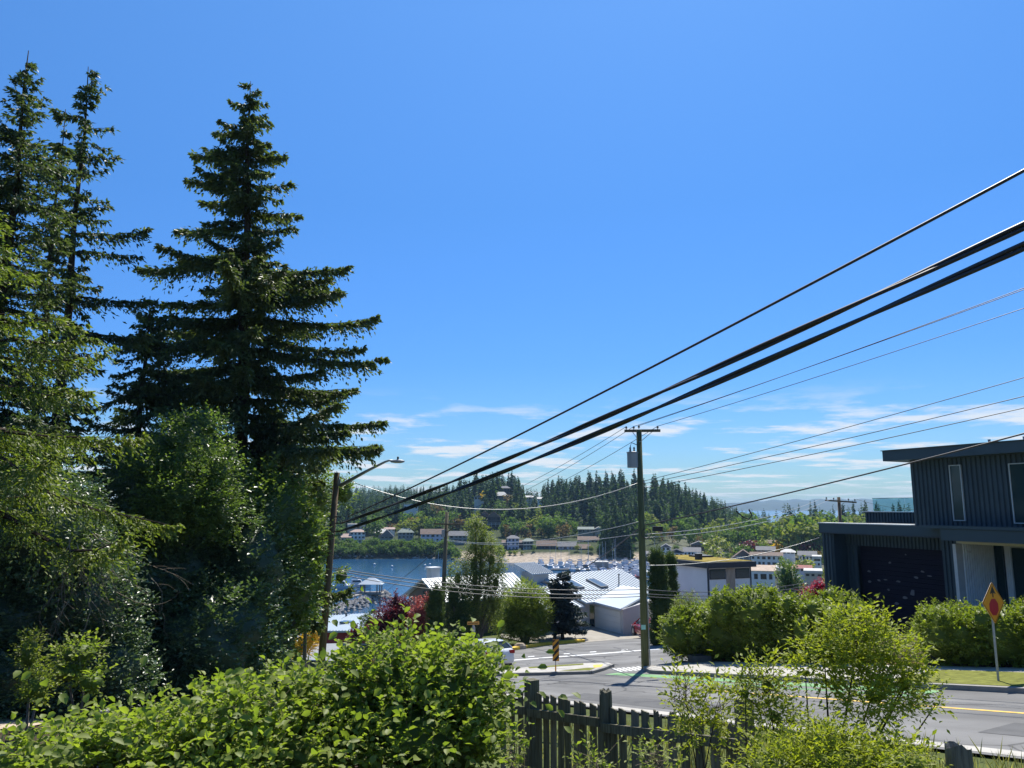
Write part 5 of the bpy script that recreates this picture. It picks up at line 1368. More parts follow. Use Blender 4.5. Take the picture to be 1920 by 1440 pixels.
mb = MB(); mb.slab([Apt + Vector((0, 0, .01)), Dpt + Vector((0, 0, .01)), Cpt + Vector((0, 0, .01))], (0, 0, -.15)); mb.slab([Apt + Vector((0, 0, .01)), Cpt + Vector((0, 0, .01)), Bpt], (0, 0, -.15)); mb.build('garage_roof', M_MET, MH)
M_SEAM = mat('roof_seam_metal', (0.34, 0.40, 0.45), 0.45, 0.05)
def seams(f0, f1, n, name='seam', parent=None):
    for i in range(n):
        t = (i + .5) / n; a, b = f0(t), f1(t); d = (b - a); l = d.length
        if l < .3: continue
        d.normalize(); s = d.cross(Vector((0, 0, 1))).normalized(); u_ = s.cross(d)
        u_ = u_ if u_.z > 0 else -u_
        MB().box((a + b) / 2 + u_ * .03, (l, .05, .06), M=Matrix((d, s, u_)).transposed()).build(name, M_SEAM, parent)
def dmax(s):
    if s <= .55: return 6.6
    if s <= 7.0: return 6.67 + (3.9 - 6.67) * (s - .55) / (7.0 - .55)
    if s <= 9.75: return 3.9 + (5.6 - 3.9) * (s - 7) / 2.75
    return 5.6 * (11.2 - s) / (11.2 - 9.75)
seams(lambda t: mr_(-0.2 + 11.3 * t, .05), lambda t: mr_(-0.2 + 11.3 * t, max(.1, dmax(-0.2 + 11.3 * t) - .05)), 27, 'seam', rf)
for s0, d0 in ((1.1, 1.9), (3.9, 2.2)):
    f = MB().hexa([mr_(s0, d0, .0), mr_(s0 + 1.0, d0, .0), mr_(s0 + 1.0, d0 + 2.0, .0), mr_(s0, d0 + 2.0, .0), mr_(s0, d0, .22), mr_(s0 + 1.0, d0, .22), mr_(s0 + 1.0, d0 + 2.0, .22), mr_(s0, d0 + 2.0, .22)]).build('skylight', M_SOFF, MH)
    MB().face([mr_(s0 + .08, d0 + .08, .225), mr_(s0 + .92, d0 + .08, .225), mr_(s0 + .92, d0 + 1.92, .225), mr_(s0 + .08, d0 + 1.92, .225)]).build('pane', M_SKY, f)
vp = mr_(7.0, 3.6); MB().tube([vp, vp + Vector((0, 0, .9))], .06, 8).build('vent_pipe', M_SOFF, MH)
MB().tube([vp + Vector((0, 0, .9)), vp + Vector((0, 0, .98))], .12, 8).build('vent_cap', M_SOFF, MH)
# lower left roof, shaded by the clerestory
lo = [mr_(-5.6, .6, -.35), mr_(-.32, .6, -.35), mr_(-.32, 6.6, -.35), mr_(-5.6, 6.6, -.35)]
rf2 = MB().slab(lo, (0, 0, -.16)).build('lower_roof', M_MET, MH)
seams(lambda t: mr_(-5.5 + 5.1 * t, .7, -.34), lambda t: mr_(-5.5 + 5.1 * t, 6.55, -.34), 12, 'seam', rf2)
# clerestory box
cb = [mr_(-1.6, 1.0), mr_(0.25, 1.0), mr_(0.25, -.8), mr_(-1.6, -.8)]
zc = -6.05
cb_ = MB().hexa([Vector((p.x, p.y, -8.0)) for p in cb] + [Vector((p.x, p.y, zc)) for p in cb]).build('clerestory', M_HW, MH)
c0 = mr_(-1.95, 1.3); c1 = mr_(.55, 1.3); c2 = mr_(.55, -1.4); c3 = mr_(-1.95, -1.4)
rf3 = MB().slab([Vector((c0.x, c0.y, zc - .06)), Vector((c1.x, c1.y, zc - .06)), Vector((c2.x, c2.y, zc + .72)), Vector((c3.x, c3.y, zc + .72))][::-1], (0, 0, -.12)).build('clerestory_roof', M_MET, MH)
seams(lambda t: Vector((c0.x, c0.y, zc - .05)).lerp(Vector((c1.x, c1.y, zc - .05)), t), lambda t: Vector((c3.x, c3.y, zc + .73)).lerp(Vector((c2.x, c2.y, zc + .73)), t), 10, 'seam', rf3)
# walls
gA = Bpt + Vector((.25, .35, 0)); gdir = (Apt - Bpt); gdir.z = 0; gdir.normalize(); gout = Vector((-gdir.y, gdir.x, 0)); gout = gout if gout.x < 0 else -gout
def gw_(t, w, z): return Vector((gA.x, gA.y, 0)) + gdir * t - gout * w + Vector((0, 0, z))
MB().fbox(gw_, 0, 9.0, 0.0, 6.5, -10.8, -8.58).build('wall', M_HW, MH)
f = MB().fbox(gw_, .35, 4.55, -.03, .03, -10.62, -8.72).build('garage_door', M_GDOOR, MH)
for k in range(4): MB().fbox(gw_, .37, 4.53, -.05, -.028, -10.60 + k * .47, -10.16 + k * .47).build('panel', M_GDOOR, f)
MB().fbox(gw_, 4.62, 5.6, -.04, .02, -10.62, -8.72).build('side_window', M_WIN, MH)
dr = MB().fbox(gw_, 6.1, 7.4, -.04, .03, -10.62, -8.75).build('door', M_GDOOR, MH)
for t in (6.4, 6.95): MB().lathe([(.13, 0), (.13, .03)], gw_(t, -.05, -8.98), 10, Matrix.Rotation(math.pi / 2, 3, 'X')).build('porthole', M_WIN, dr)
# gable wall to the right, under the rising rake
g1 = gw_(0, -.01, 0); g2 = gw_(-.02, 6.4, 0)
e = (Cpt - Bpt); 
MB().slab([Vector((g1.x, g1.y, -10.8)), Vector((g2.x, g2.y, -10.8)), Vector((g2.x, g2.y, -7.2)), Vector((g1.x, g1.y, -8.5))], gdir * .12).build('gable_wall', M_HW, MH)
MB().box(P(1201, 1152, 66.5) + Vector((-1.2, .4, 0)), (.1, .1, .1)).build('meter_box', M_GREYP, MH) if False else None
# house walls further left behind the trees
for p_, q_ in (((-5.4, 6.2), (.5, 6.2)),):
    a = mr_(*p_); b = mr_(*q_)
    MB().slab([Vector((a.x, a.y, -12)), Vector((b.x, b.y, -12)), Vector((b.x, b.y, -8.5)), Vector((a.x, a.y, -8.6))], ru.cross(Vector((0, 0, 1))) * -.2).build('front_wall', M_HW, MH)

# left wing with brown gable and chimney: a house of its own
GO = Vector((-7.35, 68.0, -6.1)); gd_ = Vector((0.622, -0.783, 0))
def gl(s, d, dz=0.0): return GO + ru * s + gd_ * d + Vector((0, 0, -abs(d) * .50 + dz))
GH = thing('gable_house', 'brown gable end with metal roof and chimney behind the red maple', 'house', (GO.x, GO.y, -13.0))
for sg in (1, -1):
    rr_ = MB().slab([gl(-.5, 0), gl(9.5, 0), gl(9.5, 3.3 * sg), gl(-.5, 3.3 * sg)][::sg], (0, 0, -.16)).build('roof', M_MET, GH)
    if sg == 1: seams(lambda t: gl(-.4 + 9.8 * t, .05), lambda t: gl(-.4 + 9.8 * t, 3.25), 22, 'seam', rr_)
MB().hexa([gl(0, 2.9, 0) * 1 + Vector((0, 0, -5)), gl(0, -2.9) + Vector((0, 0, -5)), gl(9, -2.9) + Vector((0, 0, -5)), gl(9, 2.9) + Vector((0, 0, -5)),
           gl(0, 2.9) + Vector((0, 0, -.17)), gl(0, -2.9) + Vector((0, 0, -.17)), gl(9, -2.9) + Vector((0, 0, -.17)), gl(9, 2.9) + Vector((0, 0, -.17))]).build('wall', M_HWB, GH)
MB().slab([gl(-.01, 2.85) + Vector((0, 0, -.17)), gl(-.01, 0) + Vector((0, 0, -.17)), gl(-.01, -2.85) + Vector((0, 0, -.17))], ru * .1).build('gable', M_HWB, GH)
MB().slab([gl(-.06, .9, -.6) , gl(-.06, -.5, -.8), gl(-.06, -.5, -3.6), gl(-.06, .9, -3.4)], ru * .05).build('window', M_WIN, GH)
ch = gl(1.5, -1.3)
MB().box(ch + Vector((0, 0, .25)), (.85, .85, 2.2), rz=.67).build('chimney', M_HW, GH)
MB().box(ch + Vector((0, 0, 1.4)), (1.05, 1.05, .12), rz=.67).build('chimney_cap', M_TRIM, GH)

# red walled building at the lower left with metal roof
M_REDW = mat('red_wall', (0.30, 0.020, 0.035), 0.7, 0.08, 1.0)
q0, q1 = P(583, 1183, 72), P(760, 1182, 66); q2, q3 = P(770, 1145, 74), P(600, 1155, 80)
RB = thing('red_building', 'low building with red wall band and pale metal roof beyond the lamp pole', 'building', (q0.x + 3, q0.y, -15))
rr_ = MB().slab([q0, q1, q2, q3], (0, 0, -.15)).build('roof', M_MET, RB)
seams(lambda t: q0.lerp(q1, t), lambda t: q3.lerp(q2, t), 30, 'seam', rr_)
f = MB().hexa([q0.lerp(q3, .55) + Vector((0, 0, .02)), q0.lerp(q3, .55) + Vector((1.2, -.2, .02)), q0.lerp(q3, .75) + Vector((1.2, -.2, .02)), q0.lerp(q3, .75) + Vector((0, 0, .02)),
               q0.lerp(q3, .55) + Vector((0, 0, .2)), q0.lerp(q3, .55) + Vector((1.2, -.2, .2)), q0.lerp(q3, .75) + Vector((1.2, -.2, .2)), q0.lerp(q3, .75) + Vector((0, 0, .2))])
f = MB(); 
for v in f.v: pass
skc = q0.lerp(q1, .36).lerp(q3.lerp(q2, .36), .42)
MB().box(skc + Vector((0, 0, .1)), (1.0, .9, .2), rz=-.3).build('skylight', M_SKY, RB)
for t in (.33, .77): MB().tube([q3.lerp(q2, t) + Vector((0, -1, -.2)), q3.lerp(q2, t) + Vector((0, -1, .3))], .1, 8).build('roof_vent', M_SOFF, RB)
din = Vector((0.35, 0.94, 0)) * .5
def wallq(a, b, z0, z1, m, name, th=.2):
    a = Vector(a); b = Vector(b)
    return MB().slab([Vector((a.x, a.y, z0)), Vector((b.x, b.y, z0)), Vector((b.x, b.y, z1)), Vector((a.x, a.y, z1))], din.normalized() * th).build(name, m, RB)
a_, b_ = q0 + din, q1 + din
MB().slab([a_ + Vector((0, 0, -.1)), b_ + Vector((0, 0, -.1)), b_ + Vector((0, 0, -1.15)), a_ + Vector((0, 0, -1.15))], din.normalized() * .2).build('red_band', M_REDW, RB)
MB().slab([a_ + Vector((.0, .0, -1.15)), b_ + Vector((0, 0, -1.15)), b_ + Vector((0, 0, -5)), a_ + Vector((0, 0, -5))], din.normalized() * .2).build('wall', M_HW, RB)
for i in range(7):
    t = .3 + i * .09; p_ = a_.lerp(b_, t)
    MB().box(p_ + Vector((0, -.05, -1.65)), (.62, .06, .8), rz=math.atan2(b_.y - a_.y, b_.x - a_.x)).build('window', M_WIN, RB)
MB().slab([a_ + Vector((-.1, 0, -.1)), a_ + Vector((-.1, 0, -5)), q3 + Vector((0, 0, -5)), q3 + Vector((0, 0, -.1))], (.2, 0, 0)).build('side_wall', M_REDW, RB)
# grey shed in front of it
s0 = P(600, 1246, 50)
SH = thing('shed', 'small grey shed with sloping roof beside the golden shrub', 'shed', (s0.x, 50, s0.z - 1.5))
sa, sb_, sc_, sd = P(562, 1236, 49), P(640, 1240, 50), P(640, 1206, 55), P(575, 1208, 54)
MB().slab([sa, sb_, sc_, sd], (0, 0, -.1)).build('roof', mat('grey_shingle', (0.24, 0.25, 0.26), .9, .15, 4, .4), SH)
MB().hexa([sa + Vector((.2, .3, -3)), sb_ + Vector((-.2, .3, -3)), sc_ + Vector((-.2, -.3, -3)), sd + Vector((.2, -.3, -3)), sa + Vector((.2, .3, -.1)), sb_ + Vector((-.2, .3, -.1)), sc_ + Vector((-.2, -.3, -.1)), sd + Vector((.2, -.3, -.1))]).build('wall', M_HW, SH)
for px in (572, 586): MB().box(P(px, 1246, 49.1) + Vector((0, .05, 0)), (.3, .1, .5)).build('window', M_WIN, SH)

# ------------------------------------------------------------------ cars
M_TYRE = mat('tyre', (0.02, 0.02, 0.022), 0.85, 0.2, 8); M_RIM = mat('alloy_rim', (0.45, 0.46, 0.48), 0.35, 0.05, 3, metal=.7)
M_CGL = glass_mat('car_glass', (0.02, 0.03, 0.035), 0.03)
M_TAIL = mat('tail_light', (0.35, 0.01, 0.015), 0.25, .05)
M_HEAD = mat('head_light', (0.6, 0.62, 0.65), 0.15, .05)
def car(name, label, loc, rz, paint, pitch=0.0, roll=0.0):
    root = thing(name, label, 'car', loc, None, rz)
    root.rotation_euler = (roll, pitch, rz)
    # stations along x (front +): z of sill, belt, half width at belt
    st = [(-2.20, .45, .80, .62), (-2.12, .32, .98, .80), (-1.75, .24, 1.03, .88), (-1.0, .20, 1.02, .90), (0.0, .20, .98, .90), (.85, .20, .95, .89), (1.35, .22, .88, .87), (1.9, .26, .78, .82), (2.16, .34, .66, .70), (2.22, .45, .58, .55)]
    V = []; n = 10
    for x, zs, zb, hw in st:
        V += [(x, -hw * .93, zs), (x, -hw, zs + .18), (x, -hw * 1.0, (zs + zb) / 2), (x, -hw * .97, zb - .06), (x, -hw * .86, zb), (x, hw * .86, zb), (x, hw * .97, zb - .06), (x, hw, (zs + zb) / 2), (x, hw, zs + .18), (x, hw * .93, zs)]
    F_ = []
    for i in range(len(st) - 1):
        for j in range(n): F_.append((i * n + j, (i + 1) * n + j, (i + 1) * n + (j + 1) % n, i * n + (j + 1) % n))
    F_ += [tuple(range(n)), tuple(range((len(st) - 1) * n + n - 1, (len(st) - 1) * n - 1, -1))]
    MB().add(V, F_).build('body', paint, root, local=True, smooth=True)
    ca = [(-1.98, 1.0, .76), (-1.55, 1.36, .62), (-.9, 1.46, .62), (-.1, 1.48, .63), (.45, 1.40, .63), (1.25, .93, .78)]
    V = []
    for x, zt, hw in ca: V += [(x, -.80, .95), (x, -hw, zt), (x, hw, zt), (x, .80, .95)]
    F_ = []
    for i in range(len(ca) - 1):
        for j in range(3): F_.append((i * 4 + j, (i + 1) * 4 + j, (i + 1) * 4 + j + 1, i * 4 + j + 1))
    F_ += [(0, 1, 2, 3), (len(ca) * 4 - 1, len(ca) * 4 - 2, len(ca) * 4 - 3, len(ca) * 4 - 4)]
    MB().add(V, F_).build('windows', M_CGL, root, local=True, smooth=False)
    roof = [(-1.62, 1.345, .60), (-1.5, 1.395, .60), (-.9, 1.475, .60), (-.1, 1.495, .61), (.42, 1.415, .60)]
    V = [];F_ = []
    for x, zt, hw in roof: V += [(x, -hw - .035, zt - .05), (x, -hw * .9, zt + .005), (x, hw * .9, zt + .005), (x, hw + .035, zt - .05)]
    for i in range(len(roof) - 1):
        for j in range(3): F_.append((i * 4 + j, (i + 1) * 4 + j, (i + 1) * 4 + j + 1, i * 4 + j + 1))
    MB().add(V, F_).build('roof', paint, root, local=True, smooth=True)
    for s in (-1, 1):
        for a, b in (((-1.62, s * .635, 1.33), (-2.0, s * .79, 1.0)), ((-.28, s * .655, 1.44), (-.3, s * .815, .97)), ((.42, s * .645, 1.39), (1.22, s * .80, .94)), ((-1.25, s * .64, 1.41), (-1.35, s * .81, .99))):
            MB().tube([a, b], .035, 5).build('pillar', paint, root, local=True)
        MB().box((.72, s * .93, 1.0), (.18, .16, .12)).build('mirror', paint, root, local=True)
        MB().box((-2.14, s * .66, .84), (.12, .3, .16)).build('tail_light', M_TAIL, root, local=True)
        MB().box((2.12, s * .60, .60), (.16, .3, .12)).build('headlight', M_HEAD, root, local=True)
        for x in (-1.35, 1.35):
            w = MB().lathe([(.2, -.11), (.31, -.1), (.325, -.05), (.325, .05), (.31, .1), (.2, .11)], (x, s * .80, .32), 18, Matrix.Rotation(math.pi / 2, 3, 'X')).build('wheel', M_TYRE, root, local=True)
            MB().lathe([(.05, -.118), (.21, -.112), (.22, .112), (.05, .118)], (x, s * .80, .32), 14, Matrix.Rotation(math.pi / 2, 3, 'X')).build('rim', M_RIM, w, local=True)
            MB().lathe([(.37, -.12), (.385, -.11), (.385, .11), (.37, .12)], (x, s * .79, .34), 18, Matrix.Rotation(math.pi / 2, 3, 'X')).build('wheel_arch', M_BLK, root, local=True)
    MB().box((-2.2, 0, .70), (.03, .5, .12)).build('number_plate', M_WFR, root, local=True)
    return root
M_CARW = mat('white_car_paint', (0.70, 0.72, 0.75), 0.25, 0.02, 1, spec=.5, coat=.6)
M_CARR = mat('red_car_paint', (0.42, 0.012, 0.015), 0.25, 0.03, 1, spec=.5, coat=.6)
cp = Vector((-1.62, 41.6, street(-1.62, 41.6) + .01))
car('moving_car', 'white hatchback driving down the road half hidden behind the big green bush', cp, math.radians(121), M_CARW, pitch=-0.0, roll=0.0).rotation_euler = (Vector((0, 0, 1)).rotation_difference(Vector((-0.066, 0.125, 1)).normalized()) @ Matrix.Rotation(math.radians(121), 3, 'Z').to_quaternion()).to_euler()
cp = P(1216, 1191, 62.5); 
car('parked_car', 'red car showing between the utility pole and hedge', (cp.x + .1, 62.6, street(cp.x, 62.6) + .02), math.radians(100), M_CARR)
tag(MB().box(P(1222, 1166, 66) , (1.8, .9, .5), rz=.3).build('tarp', mat('blue_tarp', (.02, .03, .10), .6, .2)), 'dark blue tarp covered stack above the red car', 'tarp')
for x, l in ((945, 'flat'), (985, 'long')): pass
rk = G(975, 1217.5); 
tag(MB().add([(rk.x + .45 * math.cos(a) * (1 + .2 * math.sin(3 * a)) * s, rk.y + .3 * math.sin(a) * s, rk.z + .15 + h) for s, h in ((1, -.2), (1, .12), (.6, .28)) for a in np.linspace(0, 5.5, 8)],
             [(l * 8 + i, l * 8 + (i + 1) % 8, (l + 1) * 8 + (i + 1) % 8, (l + 1) * 8 + i) for l in range(2) for i in range(8)] + [tuple(range(16, 24))]).build('boulder', mat('tan_rock', (.40, .33, .24), .9, .25, 3, .5)), 'tan boulder on the planted strip behind the yellow kerb', 'rock')
bk = rd(25.4, -26.0, .15)
tag(MB().box(bk + Vector((0, 0, .12)), (.9, .5, .3), rz=.2).build('kerb_stone', mat('dark_stone', (.12, .115, .105), .9, .25, 3, .5)), 'dark edging stone at the end of the hedge bed', 'stone')
# ------------------------------------------------------------------ the town and the wooded hill across the harbour
def PZ(px, py, z):
    a, b = ray(px, py); Y = z / b; return Vector((a * Y, Y, z))
M_WROOF = {k: mat('roof_' + k, c, 0.85, 0.15, 0.8, spec=0.2) for k, c in dict(grey=(0.16, 0.16, 0.165), brown=(0.17, 0.125, 0.10), pale=(0.50, 0.49, 0.46), dark=(0.05, 0.05, 0.055), pink=(0.36, 0.27, 0.23), green=(0.20, 0.23, 0.20), peach=(0.48, 0.37, 0.28), red=(0.27, 0.11, 0.09)).items()}
M_WW = {k: mat('house_wall_' + k, c, 0.8, 0.06, 0.5) for k, c in dict(white=(0.78, 0.78, 0.76), cream=(0.42, 0.40, 0.34), lilac=(0.58, 0.55, 0.64), grey=(0.25, 0.26, 0.26), green=(0.20, 0.23, 0.20), dark=(0.045, 0.045, 0.05), blue=(0.07, 0.10, 0.16), brown=(0.13, 0.09, 0.07), teal=(0.06, 0.10, 0.11)).items()}
M_FWIN = glass_mat('far_window_glass', (0.02, 0.025, 0.035), 0.15)
UNIT = None
def unit_box():
    global UNIT
    if UNIT is None:
        o = MB().box((0, 0, 0), (1, 1, 1)).build('unit', M_FWIN, local=True); UNIT = o.data; bpy.data.objects.remove(o)
    return UNIT
HOUSES = []
def far_house(px0, px1, yr, ye, yb, Y, wall, roof, label, style='gable', win=(4, 2), balc=0, d=9.0, yaw=0.0, chim=0):
    a = ray((px0 + px1) / 2, yb); X = a[0] * Y; w = (px1 - px0) * Y / 1478.0
    zb = a[1] * Y; zg = gz(X, Y); ze = ray(0, ye)[1] * Y; zr = ray(0, yr)[1] * Y
    HOUSES.append((px0, px1, math.hypot(X, Y), (0.72 * zb + 0.28 * ze) / math.hypot(X, Y)))
    rz = -math.atan2(X, Y) + yaw
    root = thing('house', label, 'house', (X, Y, zb), None, rz)
    H = ze - zb; RH = max(zr - ze, 0.25); low = min(0, zg - zb - 1.5)
    MB().box((0, d / 2, (H + low) / 2), (w, d, H - low)).build('wall', M_WW[wall], root, local=True)
    o = 0.5
    if style == 'flat':
        MB().box((0, d / 2, H + RH / 2), (w + o, d + o, RH)).build('roof', M_WROOF[roof], root, local=True)
    else:
        if style == 'gable':      # ridge parallel to the front
            V = [(-w / 2 - o, -o, H - .15), (w / 2 + o, -o, H - .15), (w / 2 + o, d + o, H - .15), (-w / 2 - o, d + o, H - .15), (-w / 2 - o, d / 2, H + RH), (w / 2 + o, d / 2, H + RH)]
            F_ = [(0, 1, 5, 4), (2, 3, 4, 5), (0, 4, 3), (1, 2, 5), (3, 2, 1, 0)]
        elif style == 'front':    # gable towards us
            V = [(-w / 2 - o, -o, H - .15), (w / 2 + o, -o, H - .15), (w / 2 + o, d + o, H - .15), (-w / 2 - o, d + o, H - .15), (0, -o, H + RH), (0, d + o, H + RH)]
            F_ = [(0, 4, 5, 3), (1, 2, 5, 4), (0, 1, 4), (2, 3, 5), (3, 2, 1, 0)]
        else:
            V = [(-w / 2 - o, -o, H - .15), (w / 2 + o, -o, H - .15), (w / 2 + o, d + o, H - .15), (-w / 2 - o, d + o, H - .15), (-w * .22, d / 2, H + RH), (w * .22, d / 2, H + RH)]
            F_ = [(0, 1, 5, 4), (2, 3, 4, 5), (0, 4, 3), (1, 2, 5), (3, 2, 1, 0)]
        rf_ = MB().add(V, F_).build('roof', M_WROOF[roof], root, local=True)
        for c in range(chim): MB().box((w * (.3 - .6 * c), d / 2, H + RH + .3), (.8, .8, 1.6)).build('chimney', M_WW['brown'], rf_, local=True)
    nx, ny = win
    st = H / max(ny, 1)
    for j in range(ny):
        for i in range(nx):
            wo = bpy.data.objects.new('window', unit_box()); COL.objects.link(wo); wo.parent = root
            ww = w / nx * R.uniform(.45, .68)
            wo.location = (-w / 2 + w * (i + .5 + R.uniform(-.13, .13)) / nx, -0.03, st * (j + .52)); wo.scale = (ww * R.uniform(.7, 1.2), .12, min(1.5, st * R.uniform(.38, .58)))
    for j in range(balc):
        b_ = MB().box((0, -.8, st * (j + 1 - (balc < ny)) + .05 + (st if balc < ny else 0) * 0), (w * .96, 1.6, .16)).build('balcony', M_WW['white'], root, local=True)
        MB().box((0, -1.58, st * (j + 1 - (balc < ny)) + .9), (w * .96, .06, .12)).build('rail', M_WW['white'], b_, local=True)
        for i in range(nx + 1): MB().box((-w * .48 + w * .96 * i / nx, -1.56, st * (j + 1 - (balc < ny)) - .4), (.22, .14, st)).build('post', M_WW['white'], b_, local=True)
    return root

HL = [
 (657, 684, 993, 997, 1019, 452, 'white', 'pink', 'white three level waterfront house with balconies and pinkish roof', 'hip', (4, 3), 2),
 (640, 657, 1001, 1007, 1017, 448, 'cream', 'pink', 'small pale house with a pink roof left of the white balconied one', 'gable', (3, 1), 0),
 (652, 684, 982.5, 987, 992, 480, 'cream', 'pale', 'flat white roofed house uphill behind the white balconied one', 'flat', (4, 1), 0),
 (704, 722, 992, 999, 1011, 462, 'grey', 'pale', 'pale roofed grey house close left of the glass fronted gable house', 'gable', (3, 1), 0),
 (713, 737, 993, 1006, 1015, 452, 'green', 'grey', 'grey gable house with large windows above the shore trees', 'front', (3, 2), 1),
 (708, 740, 989, 992, 996, 486, 'white', 'pink', 'long low white house higher up behind the gable house', 'gable', (5, 1), 0),
 (746, 775, 990, 998, 1010, 456, 'grey', 'green', 'grey green hip roofed house in the middle of the shore row', 'hip', (4, 2), 0),
 (789, 832, 992, 1001, 1016, 450, 'lilac', 'brown', 'wide lilac white house with brown roof and row of windows', 'gable', (5, 2), 1),
 (842, 876, 996, 1004, 1016, 456, 'grey', 'grey', 'grey house right of the far pole above the little beach', 'gable', (4, 2), 0),
 (757, 784, 945, 946, 957, 560, 'white', 'pale', 'white flat roofed house alone halfway up the wooded slope', 'flat', (4, 1), 0),
 (900, 918, 958, 966, 976, 525, 'dark', 'brown', 'small dark gabled house left of the large dark one', 'front', (2, 1), 0),
 (913, 938, 959, 969, 983, 520, 'dark', 'brown', 'large dark timber gabled house with deck on the slope', 'front', (3, 2), 1),
 (925, 953, 922, 929, 943, 600, 'green', 'pale', 'hip roofed house on the open knoll near the hilltop', 'hip', (6, 2), 0),
 (936, 957, 911, 915, 922, 628, 'dark', 'grey', 'dark brown house right at the top behind the knoll house', 'hip', (3, 1), 0),
 (889, 907, 928, 931, 938, 596, 'white', 'grey', 'small white framed house left of the yellow shrub on the knoll', 'front', (3, 1), 0),
 (982, 999, 929, 932, 937, 640, 'cream', 'pale', 'small pale house among firs on the ridge', 'gable', (2, 1), 0),
 (1008, 1020, 932, 935, 940, 640, 'white', 'pale', 'tiny white house right of it on the ridge', 'gable', (2, 1), 0),
 (951, 973, 1004, 1009, 1032, 428, 'lilac', 'grey', 'tall lavender house with two chimneys above the beach', 'hip', (3, 3), 1, 9, 0, 2),
 (942, 982, 1013, 1017, 1034, 432, 'blue', 'brown', 'lower blue wing behind the lavender house', 'gable', (6, 2), 0),
 (981, 1000, 1010, 1014, 1038, 426, 'green', 'green', 'grey green house with stacked balconies above the beach', 'hip', (3, 3), 2),
 (1007, 1043, 1014, 1023, 1038, 424, 'teal', 'brown', 'dark teal house with wide brown roof above the beach', 'gable', (5, 2), 0),
 (1047, 1080, 1016, 1024, 1038, 422, 'lilac', 'grey', 'pinkish white house with long white balcony above the beach', 'gable', (4, 2), 1),
 (1085, 1106, 1021, 1028, 1041, 420, 'blue', 'brown', 'small dark blue house at the right end of the beach row', 'gable', (3, 1), 0),
 (1084, 1130, 1006, 1012, 1019, 450, 'cream', 'brown', 'long low house with brown roof and chimney behind the beach row', 'gable', (6, 1), 0, 9, 0, 1),
 (1084, 1113, 988, 992, 999, 485, 'green', 'green', 'pale green low house in the clearing under the firs', 'gable', (4, 1), 0),
 (1115, 1130, 988, 992, 998, 488, 'cream', 'pale', 'small white roofed house right of the pale green one', 'front', (2, 1), 0),
 (1205, 1229, 1034, 1038, 1047, 395, 'cream', 'grey', 'low cream house just right of the main utility pole', 'gable', (4, 1), 0),
 (1240, 1258, 1020, 1026, 1040, 385, 'white', 'grey', 'narrow white two storey house among the valley trees', 'front', (2, 2), 0),
 (1256, 1282, 1030, 1036, 1044, 372, 'white', 'dark', 'white low house with dark gable left of its twin', 'front', (3, 1), 0),
 (1283, 1313, 1027, 1034, 1044, 368, 'white', 'grey', 'white house with grey gable behind the sedum roof', 'gable', (5, 1), 0),
 (1296, 1326, 1015, 1021, 1031, 405, 'brown', 'grey', 'dark brown chalet behind the white gabled houses', 'front', (3, 1), 0),
 (1373, 1416, 1031, 1048, 1060, 325, 'brown', 'brown', 'big brown roofed chalet right of the sedum roof', 'front', (4, 1), 1),
 (1410, 1466, 1036, 1041, 1062, 318, 'white', 'brown', 'long white two storey block with many small windows', 'gable', (6, 2), 0),
 (1420, 1452, 1025, 1031, 1036, 365, 'grey', 'grey', 'grey roofed houses behind the long white block', 'gable', (4, 1), 0),
 (1466, 1490, 1030, 1035, 1039, 350, 'white', 'pale', 'house with bright white roof edge among the valley trees', 'hip', (3, 1), 0),
 (1440, 1462, 1013, 1018, 1023, 400, 'grey', 'brown', 'brown roofed house under the tall pale green trees', 'gable', (3, 1), 0),
 (1499, 1530, 1034, 1041, 1053, 335, 'white', 'grey', 'white bungalow with grey roof near the dark house corner', 'gable', (5, 1), 0),
 (1525, 1540, 1043, 1046, 1062, 300, 'white', 'pale', 'white flat house hard against the dark house corner', 'flat', (2, 2), 0),
 (1488, 1520, 1061, 1065, 1073, 262, 'lilac', 'red', 'low red roofed building with white walls', 'gable', (3, 1), 0),
 (1400, 1452, 1061, 1069, 1094, 230, 'white', 'peach', 'marina workshop with peach roof and glazed white front', 'gable', (4, 1), 0),
 (1440, 1475, 1063, 1069, 1092, 240, 'cream', 'pale', 'second marina workshop with bright roof behind the broad tree', 'front', (3, 1), 0),
 (1510, 1540, 1070, 1075, 1082, 215, 'cream', 'pale', 'low white roofed shed by the crimson maple', 'flat', (3, 1), 0),
]
for h in HL: far_house(*h)

